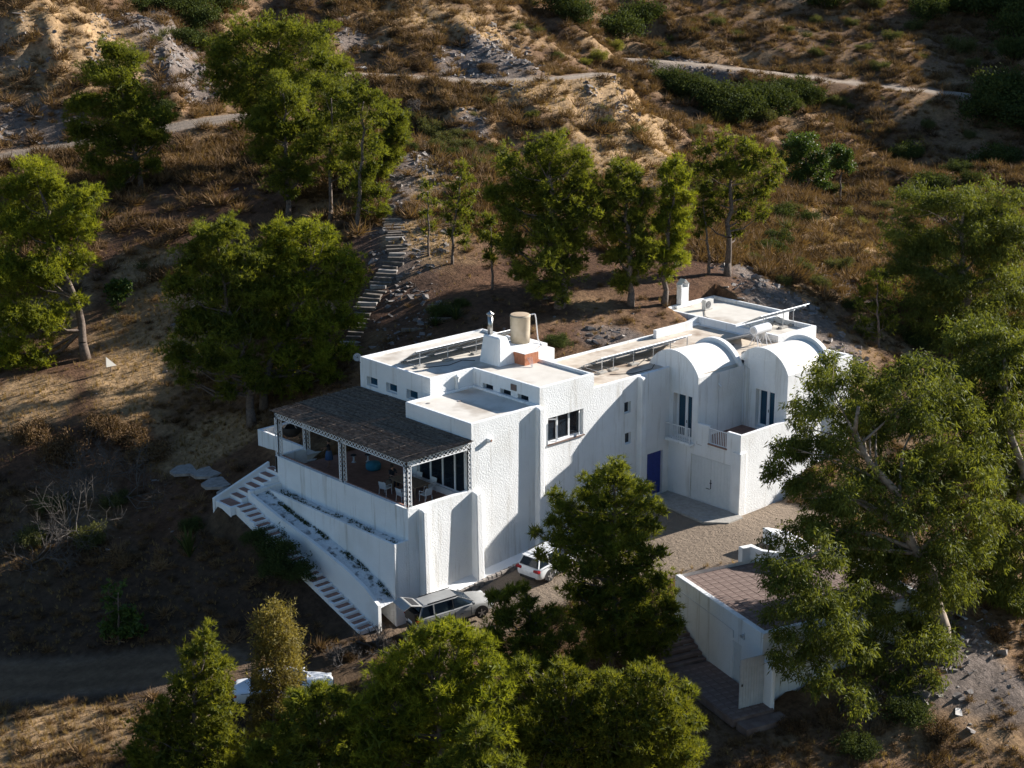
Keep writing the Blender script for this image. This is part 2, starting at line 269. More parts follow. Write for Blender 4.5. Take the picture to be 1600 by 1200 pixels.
CTRL = [(1.6,35.3,0.2),(-0.9,33.5,1.7),(7.5,38.0,2.4),(-5.4,32.2,-0.9),(2.6,26.2,-1.7),(3.6,19.9,-0.7),(-5.7,24.3,-3.7),(-1.3,23.0,-3.1),(-2.1,41.4,0.6),(16.5,55.5,8.4),(18.0,50.1,7.5),(10.5,47.5,5.3),(14.9,70.6,8.8),(12.7,56.3,7.4),(13.3,38.1,5.3),(17.3,77.8,9.6),(24.5,73.9,10.1),(32.1,72.4,11.6),(35.2,72.2,11.6),(21.7,84.7,12.8),(27.3,82.2,13.8),(32.0,77.9,14.3),(23.6,88.3,14.8),(38.5,80.1,13.1),(26.7,93.6,18.8),(32.5,91.0,18.6),(32.0,102.3,21.5),(38.9,87.9,16.4),(40.2,97.6,20.6),(49.4,97.3,15.2),(22.1,42.3,7.8),(22.8,37.6,7.7),(22.6,33.7,7.6),(22.6,29.6,9.2),(27.6,54.8,10.3),(34.4,59.5,12.0),(30.5,38.7,11.2),(33.8,41.0,12.4),(18.4,25.3,6.1),(12.2,20.2,3.0),(20.0,26.5,7.1),(22.1,24.6,7.0),(22.6,22.8,6.7),(22.5,18.8,6.0),(16.6,16.1,4.8),(30.5,27.8,8.1),(33.0,33.6,9.9),(23.4,12.6,4.2),(27.8,9.9,5.3),(30.7,9.9,5.5),(37.1,10.9,5.7),(38.0,10.1,5.5),(39.5,7.3,4.5),(40.0,4.1,2.9),(39.1,-0.5,1.4),(40.1,10.8,5.5),(20.8,8.2,4.2),(23.4,7.2,4.6),(62.3,85.5,13.0),(67.1,81.0,12.7),(71.2,74.5,12.4),(79.6,69.6,12.5),(85.4,69.7,12.5),(58.1,64.8,9.4),(68.3,61.0,9.5),(57.7,54.4,6.6),(68.0,55.8,6.7),(85.4,62.9,8.6),(84.5,57.0,4.9),(51.6,57.2,8.2),(74.8,45.6,3.0),(67.2,45.7,3.9),(58.2,75.6,11.2),(66.1,65.7,10.7),(72.0,92.9,16.4),(77.7,87.6,16.4),(84.7,83.9,15.1),(91.0,83.6,13.1),(82.5,99.5,19.6),(90.4,94.9,17.8),(99.5,97.4,17.3),(98.7,92.8,15.0),(75.8,102.9,18.9),(136.5,120.5,14.6),(138.9,112.9,11.9),(130.1,110.1,10.1),(130.1,104.7,9.4),(135.8,96.8,8.6),(139.7,87.8,7.5),(143.5,78.9,6.7),(147.0,70.2,6.0),(152.3,60.0,5.2),(151.3,124.6,15.9),(163.2,113.7,14.8),(175.1,102.9,14.7),(181.0,87.9,13.0),(192.8,79.8,13.8),(150.1,102.7,11.8),(158.8,90.6,11.0),(164.0,76.4,9.5),(170.7,66.1,7.8),(119.1,82.3,5.8),(104.9,72.2,5.3),(117.7,70.0,4.4),(101.4,61.8,3.5),(124.0,64.2,3.5),(114.2,56.9,1.1),(124.4,54.4,1.1),(130.5,48.8,0.3),(131.5,41.0,-1.4),(104.8,45.2,-0.4),(110.3,40.2,-0.5),(98.4,49.7,2.0),(85.6,35.6,0.3),(84.0,30.4,-0.1),(91.6,30.1,-0.4),(102.5,27.0,-0.7),(77.7,36.1,1.9),(59.0,19.3,2.5),(56.5,12.1,1.8),(59.3,23.1,3.0),(60.9,10.8,1.9),(52.5,2.2,1.1),(49.0,5.5,1.1),(62.4,2.6,0.3),(46.0,-9.4,-0.2),(44.0,-0.9,0.3),(32.9,-11.0,-1.4),(32.5,-17.5,-1.7),(24.4,-10.1,-3.7),(23.1,-15.6,-3.8),(20.2,-19.7,-5.5),(24.7,-21.2,-4.5),(17.5,-25.4,-6.3),(13.4,-24.3,-7.1),(13.1,-28.2,-8.2),(8.7,-22.1,-8.0),(5.5,-19.8,-7.7),(5.5,-22.5,-8.0),(-17.2,7.1,-7.4),(-16.4,13.8,-7.5),(-17.0,10.3,-7.5),(-13.5,5.7,-7.1),(-20.5,4.0,-7.5),(-17.7,2.8,-7.3),(-21.9,1.2,-7.4),(-9.4,14.1,-5.5),(-10.7,22.1,-4.3),(-5.0,14.2,-4.8),(-7.0,7.9,-6.2),(-5.2,4.2,-5.9),(-10.1,9.4,-6.1),(-0.9,-18.1,-6.0),(-7.5,-12.0,-6.0),(-14.7,-6.8,-6.3),(5.0,-1.0,-5.7),(12.0,-1.5,-5.0),(18.0,9.5,4.4),(23.0,9.5,4.6),(10.0,14.5,3.0),(4.0,15.0,-0.9),(0.0,15.0,-1.2),(-1.5,14.0,-1.6),(28.0,9.5,4.4),(20.0,7.5,3.6),(34.0,12.0,4.6),(38.0,6.0,3.2),(38.0,0.0,1.5),(36.0,-5.0,-1.0),(33.0,-9.0,-3.5),(27.0,-9.0,-4.2),(22.0,-8.0,-4.2),(17.0,14.5,4.6),(14.0,13.6,3.6),(-5.0,0.0,-6.9),(-5.0,6.0,-5.2),(-5.0,12.0,-3.2),(-8.0,4.0,-6.2),(-8.0,-3.0,-7.6),(0.0,-8.0,-8.2),(6.0,-9.0,-7.5),(4.0,-14.0,-9.0),(0.0,-20.0,-10.5),(10.0,-23.0,-9.5),(-15.0,-10.0,-9.5),(-12.0,-20.0,-11.0),(15.0,-28.0,-9.5),(25.0,-30.0,-8.5),(30.0,-20.0,-6.0),(-30.0,-5.0,-8.5),(-40.0,-30.0,-11.0),(-10.0,-45.0,-14.0),(20.0,-50.0,-12.0),(45.0,-30.0,-7.0),(60.0,-20.0,-5.0),(50.0,0.0,-3.0),(-15.5,107.9,22.0),(-42.5,78.4,8.0),(33.0,131.3,34.0),(-55.4,49.5,-4.0),(75.4,133.2,30.0),(125.1,128.3,24.0),(172.4,179.9,36.0),(216.7,139.4,34.0),(260.9,98.8,46.0),(206.9,39.8,34.0),(175.2,34.9,12.0),(167.0,-18.5,14.0),(118.5,-41.9,3.0),(76.7,-57.9,-3.0),(49.0,-73.3,-6.0),(29.9,201.9,50.0),(135.5,213.7,50.0),(-23.5,-34.0,-14.0),(-67.7,6.5,-14.0),(20.8,-74.5,-12.0),(253.5,268.4,60.0),(364.1,167.1,60.0),(142.8,369.7,70.0),(-102.2,146.6,25.0),(198.3,-87.9,25.0),(299.6,22.7,40.0)]
ROADS = [([(11.09,78.1,8.82),(17.3,77.84,9.62),(21.59,75.94,10.11),(25.95,73.98,10.74),(32.09,72.43,11.49),(35.25,72.24,11.66),(41.0,72.4,11.67)],4.6),([(61.8,87.25,13.21),(65.06,84.26,13.11),(67.15,81.0,12.9),(71.56,74.92,12.58),(79.95,69.96,12.7),(86.86,71.08,12.66)],3.2),([(129.4,106.02,9.69),(135.74,96.83,9.0),(140.09,88.1,8.14),(143.85,79.23,7.28),(147.39,70.57,6.54),(152.93,59.39,5.88)],4.2),([(-20.94,12.52,-7.58),(-18.22,10.02,-7.49),(-16.49,8.44,-7.43),(-13.9,6.34,-7.18),(-10.78,3.21,-6.74)],3.8)]
TREES = [
('pine',(0.87, 37.02, 0.81),0.3,1.1,'leaning pine with a pale bare trunk at the left edge, beside the wooden sign',[(-0.53,4.29,12.58,1.46),(0.15,5.7,12.35,1.48),(-1.93,5.07,11.52,1.37),(-1.26,6.5,11.27,1.39),(0.35,3.38,11.46,1.56),(1.15,4.99,11.17,1.58),(0.94,0.93,10.57,1.36),(2.47,3.91,9.99,1.4),(2.09,0.85,11.33,0.91),(2.98,2.54,11.02,0.93),(-2.15,4.07,9.42,1.91),(-1.27,5.93,9.05,1.95),(-0.25,2.68,8.91,1.92),(0.41,4.01,8.63,1.95),(1.26,1.36,8.89,1.19),(2.39,3.54,8.43,1.21),(-3.34,3.68,6.47,2.18),(-2.16,6.24,5.89,2.24),(-1.78,1.61,6.1,2.09),(-0.65,3.94,5.56,2.13),(0.24,1.17,6.78,1.28),(1.3,3.27,6.3,1.3),(-3.71,2.65,3.04,2.09),(-2.45,5.36,2.34,2.15),(-2.11,0.55,3.15,1.63),(-1.0,2.84,2.54,1.67),(-4.54,2.9,0.61,2.01),(-3.62,4.93,0.03,2.05),(-3.03,1.15,0.44,1.27),(-2.14,3.01,-0.1,1.3),(-0.03,0.16,4.24,0.82),(0.74,1.68,3.85,0.83)]),
('pine',(17.4, 57.13, 8.2),0.22,1.0,'dense dark pine standing above the dirt track at upper left',[(-0.37,2.14,11.79,1.42),(1.65,5.8,11.47,1.46),(0.87,1.57,10.96,1.31),(2.11,3.79,10.75,1.34),(-1.71,2.99,9.98,1.53),(-0.17,5.87,9.69,1.57),(-0.33,1.27,9.47,1.96),(1.65,4.83,9.09,2.02),(-2.58,3.95,7.58,1.65),(-1.66,5.72,7.37,1.67),(-1.2,1.71,6.85,2.19),(0.16,4.19,6.53,2.23),(1.27,0.68,7.27,1.65),(2.14,2.21,7.08,1.67),(1.98,-1.11,6.29,1.21),(2.86,0.4,6.09,1.22),(-2.97,4.19,5.18,1.44),(-2.25,5.56,4.99,1.45),(-1.8,2.07,4.47,1.87),(-0.66,4.18,4.15,1.9),(0.09,0.03,4.75,1.87),(1.26,2.11,4.44,1.9),(1.3,-1.55,4.79,1.31),(2.45,0.44,4.49,1.34),(-2.82,2.11,2.68,1.32),(-1.92,3.81,2.4,1.34),(-1.38,-0.07,2.22,1.42),(-0.11,2.23,1.83,1.45),(0.71,-1.0,2.48,1.1),(1.95,1.16,2.12,1.12),(-1.9,0.58,0.86,0.99),(-0.67,2.84,0.45,1.01),(0.12,-0.56,5.61,1.64),(1.42,1.74,5.28,1.67)]),
('pine',(29.61, 53.0, 10.52),0.28,1.1,'broad dark pine crown highest in the cluster above the stone steps',[(-1.61,4.46,10.3,1.93),(-0.53,6.11,10.16,1.96),(-3.36,3.92,8.79,1.69),(-1.41,6.97,8.5,1.73),(-0.01,2.37,10.59,1.81),(1.63,4.8,10.39,1.85),(1.77,1.05,10.84,1.59),(3.52,3.56,10.63,1.62),(3.55,-0.22,10.26,1.7),(5.23,2.12,10.06,1.74),(-4.13,3.91,6.94,1.69),(-2.03,7.24,6.57,1.74),(-2.37,2.04,7.76,2.47),(0.47,6.38,7.3,2.56),(0.82,1.34,8.14,2.39),(2.13,3.25,7.95,2.42),(2.02,-2.2,8.29,2.02),(4.88,1.78,7.87,2.09),(3.95,-2.29,7.35,1.59),(5.81,0.23,7.06,1.62),(-3.25,2.42,5.34,2.03),(-0.92,6.03,4.89,2.09),(-0.96,0.94,5.28,2.49),(0.56,3.18,4.99,2.54),(1.2,-1.27,5.56,2.48),(2.79,0.98,5.27,2.53),(3.49,-2.76,4.95,1.7),(5.33,-0.27,4.61,1.74),(-3.01,4.92,9.26,1.42),(-2.1,6.35,9.13,1.43),(-1.87,1.74,3.08,1.7),(-0.76,3.41,2.84,1.73),(1.96,-3.35,3.2,1.46),(3.89,-0.69,2.79,1.5)]),
('pine',(21.51, 41.44, 7.7),0.2,1.0,'rounded pine in front of the tallest cluster with bare lower trunk',[(1.16,2.17,10.46,1.03),(1.8,3.11,10.34,1.04),(1.47,0.5,9.46,1.44),(2.72,2.29,9.22,1.46),(0.49,2.23,8.65,1.45),(1.02,3.02,8.54,1.46),(2.42,0.25,7.39,1.35),(2.87,0.9,7.29,1.36),(-0.61,2.09,6.99,1.45),(0.13,3.2,6.82,1.46),(0.92,1.25,6.67,1.87),(1.66,2.32,6.51,1.88),(1.92,-0.31,5.46,1.24),(2.9,1.08,5.23,1.26),(-0.56,1.89,4.98,1.45),(0.13,2.93,4.8,1.46),(0.17,-0.09,4.35,1.55),(1.3,1.54,4.06,1.57),(0.88,-1.2,3.38,1.13),(2.02,0.44,3.07,1.15),(-0.54,0.77,2.81,1.14),(0.23,1.91,2.59,1.15),(0.32,-0.13,1.8,0.83),(0.99,0.85,1.6,0.84)]),
('pine',(22.29, 36.93, 7.71),0.15,0.8,'slim pine with a long straight bare trunk left of the stone steps',[(1.55,2.3,10.32,1.32),(2.76,1.91,9.52,1.33),(2.02,1.84,7.85,1.43),(2.75,0.72,8.13,1.12),(0.47,1.49,6.53,1.22),(1.59,0.53,6.02,1.32),(0.69,0.67,4.35,1.12),(1.55,-0.24,4.11,0.91)]),
('pine',(21.76, 32.53, 7.88),0.17,0.85,'tall thin-crowned pine rooted at the top of the stone steps',[(1.89,1.94,10.27,1.18),(2.91,1.72,9.48,1.19),(1.22,1.93,8.88,1.38),(2.41,0.35,8.19,1.18),(1.75,1.92,7.15,1.59),(2.16,0.53,6.03,1.29),(1.01,1.86,5.28,1.29),(1.36,0.36,4.43,1.38),(0.88,1.0,2.95,1.29),(1.74,-0.25,2.76,1.19),(1.07,0.12,1.56,1.09),(1.86,-0.83,1.34,0.69)]),
('pine',(27.99, 38.21, 9.98),0.14,1.0,'small pine at the right end of the hilltop cluster beside the grey scree',[(1.48,0.25,5.67,0.94),(1.91,0.81,5.58,0.95),(2.24,-0.41,5.15,0.94),(2.83,0.33,5.04,0.95),(1.4,-0.6,4.22,1.25),(2.29,0.52,4.04,1.27),(0.86,-0.01,3.19,1.15),(1.4,0.68,3.07,1.16),(1.88,-1.06,3.71,0.84),(2.55,-0.21,3.57,0.84),(0.85,-0.81,2.25,1.04),(1.56,0.1,2.08,1.05),(0.29,-0.48,1.25,0.94),(0.92,0.33,1.09,0.95),(1.48,-0.85,2.45,0.73),(2.12,-0.03,2.3,0.74)]),
('pine',(3.59, 20.42, -0.92),0.28,1.1,'bushy pine with a dark leaning trunk behind the far corner of the terrace',[(-0.59,3.05,11.94,1.25),(0.51,4.83,11.54,1.27),(0.42,2.33,12.53,1.08),(2.14,5.05,11.92,1.11),(-1.33,3.89,10.68,1.42),(-0.54,5.21,10.36,1.44),(-0.04,2.16,10.76,1.5),(1.07,3.94,10.32,1.53),(1.4,1.08,10.5,1.25),(2.63,2.97,10.03,1.28),(-1.77,4.56,8.76,1.34),(-1.32,5.31,8.56,1.36),(-0.72,2.43,8.73,1.75),(0.5,4.4,8.21,1.79),(0.77,1.04,8.52,1.67),(2.12,3.14,7.94,1.71),(-1.87,3.48,6.63,1.68),(-1.36,4.33,6.39,1.69),(-0.93,1.22,6.46,1.74),(0.11,2.88,5.97,1.78),(0.66,0.32,6.56,1.42),(1.53,1.67,6.16,1.44),(-3.09,3.24,4.78,1.25),(-2.05,5.02,4.23,1.28),(-1.85,1.44,4.7,1.5),(-0.52,3.62,4.01,1.53),(-0.52,0.21,4.27,1.5),(0.53,1.87,3.73,1.53),(0.23,-0.35,2.96,1.09),(1.05,0.91,2.52,1.1),(-3.17,2.49,3.47,0.75),(-1.97,4.54,2.8,0.77),(-1.23,0.76,2.59,0.92),(-0.18,2.46,2.01,0.94)]),
('pine',(5.07, 21.24, -0.21),0.26,1.1,'wide bright-topped pine between the terrace roof and the lower steps',[(2.84,1.21,10.92,1.19),(3.27,1.84,10.77,1.2),(3.66,-0.53,11.26,1.1),(4.93,1.27,10.84,1.12),(4.39,-1.62,11.31,0.84),(5.93,0.52,10.81,0.86),(2.08,1.3,9.52,1.28),(2.65,2.15,9.31,1.29),(2.78,-0.58,9.71,1.43),(4.13,1.36,9.22,1.47),(4.73,-1.06,9.71,1.28),(5.81,0.44,9.33,1.3),(5.28,-2.72,9.46,1.01),(6.22,-1.46,9.13,1.03),(1.72,0.21,7.63,1.61),(2.61,1.52,7.27,1.63),(2.99,-1.59,7.94,1.69),(4.26,0.22,7.44,1.72),(4.81,-2.23,7.75,1.36),(5.72,-0.97,7.4,1.38),(5.44,-3.15,8.66,0.84),(6.34,-1.96,8.33,0.86),(1.8,-0.22,5.34,1.7),(2.65,1.03,4.96,1.73),(2.78,-2.43,5.79,1.68),(4.26,-0.34,5.14,1.73),(4.62,-3.06,5.8,1.1),(5.81,-1.44,5.29,1.12),(1.13,-1.41,3.54,1.43),(2.07,-0.02,3.09,1.46),(2.5,-3.02,3.6,1.43),(3.74,-1.28,3.02,1.46),(4.29,-3.38,3.77,0.85),(5.39,-1.89,3.27,0.86),(1.6,-2.05,1.86,1.1),(2.89,-0.18,1.2,1.13),(3.24,-2.97,2.16,0.93),(4.42,-1.33,1.58,0.95),(0.76,-0.72,1.75,1.11),(1.3,0.08,1.47,1.12)]),
('pine',(22.09, 24.63, 6.91),0.07,0.32,'young thin pine just right of the stone steps',[(0.95,1.13,5.04,0.62),(0.54,1.1,4.25,0.57),(1.12,0.51,3.78,0.52),(0.6,0.92,3.0,0.62),(0.7,0.41,2.25,0.52),(0.02,0.4,1.87,0.47)]),
('pine',(22.55, 22.59, 6.68),0.09,0.5,'young see-through pine with a straight trunk, left of the big dark pines',[(1.79,0.81,6.69,0.7),(2.02,0.53,5.86,0.7),(1.29,0.96,5.43,0.84),(2.04,0.22,4.74,0.66),(0.81,0.92,4.2,0.84),(1.21,-0.01,3.94,0.94),(0.27,0.81,3.26,0.75),(1.27,0.28,2.64,0.94),(1.57,-0.29,3.23,0.61),(0.5,0.61,1.95,0.75),(1.1,0.12,1.47,0.66)]),
('pine',(22.04, 17.63, 5.75),0.08,0.9,'small dark pine tucked left of the biggest pine behind the house',[(0.81,1.18,4.56,0.64),(0.38,1.18,3.49,0.73),(0.97,0.51,3.28,0.73),(0.21,0.54,2.25,0.64)]),
('pine',(23.48, 12.52, 5.11),0.32,1.1,'biggest pine behind the house, with a drooping pale tuft low on its right',[(0.81,1.07,10.79,1.05),(2.82,3.15,10.39,1.08),(-0.4,1.99,10.31,0.96),(1.43,3.92,9.93,0.99),(-1.54,3.28,9.64,1.05),(0.27,5.27,9.24,1.08),(2.21,0.35,10.0,1.06),(3.67,1.82,9.69,1.08),(0.96,1.84,9.23,1.5),(2.52,3.47,8.89,1.53),(-0.84,2.78,8.33,1.41),(0.68,4.41,7.97,1.44),(-1.94,4.15,7.42,0.97),(-1.43,4.72,7.29,0.98),(2.27,0.39,8.25,1.41),(3.65,1.77,7.94,1.44),(3.04,-0.38,7.6,0.8),(4.11,0.68,7.35,0.81),(0.01,1.47,7.3,1.76),(1.59,3.13,6.9,1.8),(-1.67,2.85,6.24,1.32),(-0.35,4.29,5.88,1.35),(1.59,0.31,6.38,1.59),(2.64,1.36,6.11,1.61),(2.04,-1.08,6.28,0.88),(3.24,0.11,5.98,0.89),(-0.69,0.74,5.3,1.67),(0.92,2.43,4.85,1.7),(-2.05,2.45,4.15,1.24),(-1.25,3.32,3.91,1.25),(1.28,-0.03,4.49,1.5),(2.74,1.45,4.07,1.53),(-0.92,-0.12,3.5,1.49),(1.32,2.2,2.81,1.53),(-2.27,0.95,2.65,1.14),(-0.08,3.3,1.95,1.17),(0.82,-0.51,2.86,1.24),(2.07,0.76,2.48,1.26),(-0.6,-0.41,1.74,1.06),(1.07,1.3,1.19,1.08),(-0.95,-1.28,0.84,0.7),(1.28,1.0,0.08,0.72),(-2.05,-0.07,1.69,0.87),(-0.38,1.7,1.13,0.89)]),
('pine',(27.95, 10.05, 4.9),0.22,1.0,'dark pine between the biggest pine and the wide-topped pine behind the house',[(0.76,1.94,9.25,0.8),(1.84,2.98,9.02,0.81),(1.31,1.13,8.71,0.89),(2.41,2.16,8.47,0.9),(0.1,2.08,8.29,0.89),(0.99,2.94,8.1,0.9),(0.62,1.05,7.48,1.16),(1.73,2.09,7.22,1.17),(1.84,0.39,7.19,0.89),(2.78,1.26,6.97,0.9),(-0.27,2.0,6.8,0.98),(0.51,2.75,6.61,0.99),(1.04,0.81,5.91,1.25),(1.7,1.43,5.74,1.26),(-0.3,1.34,5.13,1.16),(0.88,2.46,4.81,1.18),(0.75,-0.09,4.52,1.16),(1.73,0.82,4.25,1.17),(-0.37,0.93,3.41,1.16),(0.63,1.88,3.13,1.18),(0.72,-0.16,2.75,1.07),(1.4,0.46,2.55,1.08),(-0.19,0.46,1.67,0.99),(0.28,0.91,1.52,0.99),(1.14,-0.34,3.61,0.89),(1.96,0.41,3.38,0.9),(-0.56,2.0,5.73,0.8),(0.13,2.68,5.55,0.81)]),
('pine',(30.26, 9.02, 4.79),0.18,1.0,'yellow-green pine leaning against the wide-topped forked pine',[(1.9,0.98,9.51,0.67),(2.89,1.86,9.31,0.68),(1.65,1.62,8.8,0.72),(2.01,1.94,8.73,0.73),(2.18,0.44,8.66,0.72),(3.27,1.39,8.43,0.73),(1.42,0.79,7.81,0.99),(2.36,1.63,7.61,1.0),(2.4,0.17,7.11,0.72),(2.81,0.52,7.01,0.73),(1.29,0.93,6.48,1.08),(1.77,1.36,6.36,1.09),(1.64,-0.13,5.9,0.9),(2.66,0.77,5.65,0.91),(0.58,0.85,5.46,0.99),(1.17,1.38,5.31,1.0),(1.33,0.13,4.56,1.08),(1.85,0.59,4.43,1.09),(0.14,0.39,3.57,0.99),(0.79,0.98,3.39,1.0),(0.86,-0.45,3.14,0.9),(1.77,0.36,2.89,0.91),(0.12,0.03,2.05,0.72),(0.98,0.8,1.8,0.73)]),
('pine',(38.71, 10.5, 5.24),0.24,0.9,'forked pine with a wide flat crown and bare lower limbs above the back roof',[(0.44,2.63,8.93,0.95),(1.71,2.21,9.32,0.96),(2.3,0.57,9.19,1.05),(3.21,-0.49,8.74,1.05),(3.96,-1.42,7.73,0.86),(-0.08,2.74,7.57,1.05),(0.8,1.37,7.86,1.33),(2.01,-0.04,7.65,1.43),(4.42,-0.22,6.7,1.16),(-0.12,2.04,6.01,1.05),(2.12,1.48,5.81,1.35),(3.15,-0.09,5.64,1.25),(0.7,1.76,4.52,0.96),(1.96,0.37,4.31,1.06),(3.41,-0.26,4.2,0.77),(-0.04,2.34,3.82,0.67),(1.44,0.48,2.93,0.67)]),
('pine',(37.43, 11.13, 5.53),0.1,0.6,'thin dark-trunked pine close to the left of the forked pine',[(0.84,1.56,5.74,0.76),(1.13,1.03,4.83,0.72),(0.43,1.52,4.38,0.67),(0.63,0.86,3.49,0.62),(-0.05,1.17,2.83,0.48)]),
('eucalyptus',(54.62, 0.27, -0.58),0.4,1.3,'large dusty-green gum tree at the right edge beyond the back of the house',[(-1.22,3.68,9.92,1.76),(1.65,5.55,9.32,1.9),(-0.42,2.01,10.52,1.75),(1.93,3.49,10.05,1.88),(1.94,0.72,10.15,1.87),(5.24,2.71,9.49,2.02),(3.44,-0.86,9.67,1.76),(5.64,0.42,9.23,1.89),(-3.34,4.11,8.42,1.55),(-0.35,6.11,7.74,1.67),(-1.63,2.69,7.9,2.27),(0.84,4.27,7.34,2.45),(0.23,0.56,7.95,2.37),(2.42,1.9,7.46,2.54),(1.52,-1.64,7.84,2.15),(4.26,-0.04,7.23,2.32),(3.27,-2.41,8.44,1.54),(5.71,-1.03,7.92,1.66),(-3.25,4.28,5.93,1.66),(-1.12,5.71,5.39,1.78),(-3.02,1.58,5.58,2.36),(0.04,3.54,4.8,2.55),(-0.58,-0.18,5.24,2.47),(2.72,1.82,4.41,2.67),(1.51,-2.15,5.23,2.26),(4.19,-0.6,4.58,2.44),(-4.08,1.79,3.01,1.95),(-0.05,4.41,1.88,2.13),(-2.14,-0.3,2.56,2.36),(2.27,2.41,1.33,2.58),(-0.31,-2.41,2.62,2.25),(3.32,-0.29,1.63,2.45),(2.4,-3.41,3.33,2.06),(5.59,-1.62,2.5,2.23),(-3.63,0.77,0.4,1.75),(-1.23,2.29,-0.34,1.88),(-1.41,-1.7,-0.03,2.16),(2.8,0.82,-1.31,2.36),(1.81,-3.27,-0.07,2.18),(4.32,-1.85,-0.81,2.34),(-3.67,-1.07,-1.46,1.53),(0.4,1.45,-2.78,1.68),(0.4,-2.44,-2.48,1.56),(2.82,-1.03,-3.26,1.67)]),
('pine',(44.75, 1.17, 0.45),0.1,0.55,'small feathery pine just past the right end of the house roof',[(0.66,1.04,4.95,0.8),(0.52,1.6,4.07,0.81),(1.21,0.69,3.97,0.85),(-0.41,1.43,3.16,0.8),(0.83,0.89,2.8,1.04),(1.37,0.06,2.96,0.71),(-0.5,0.99,1.82,0.85),(0.78,0.32,1.48,0.85),(1.43,-0.13,1.93,0.57),(0.07,0.77,0.8,0.66)]),
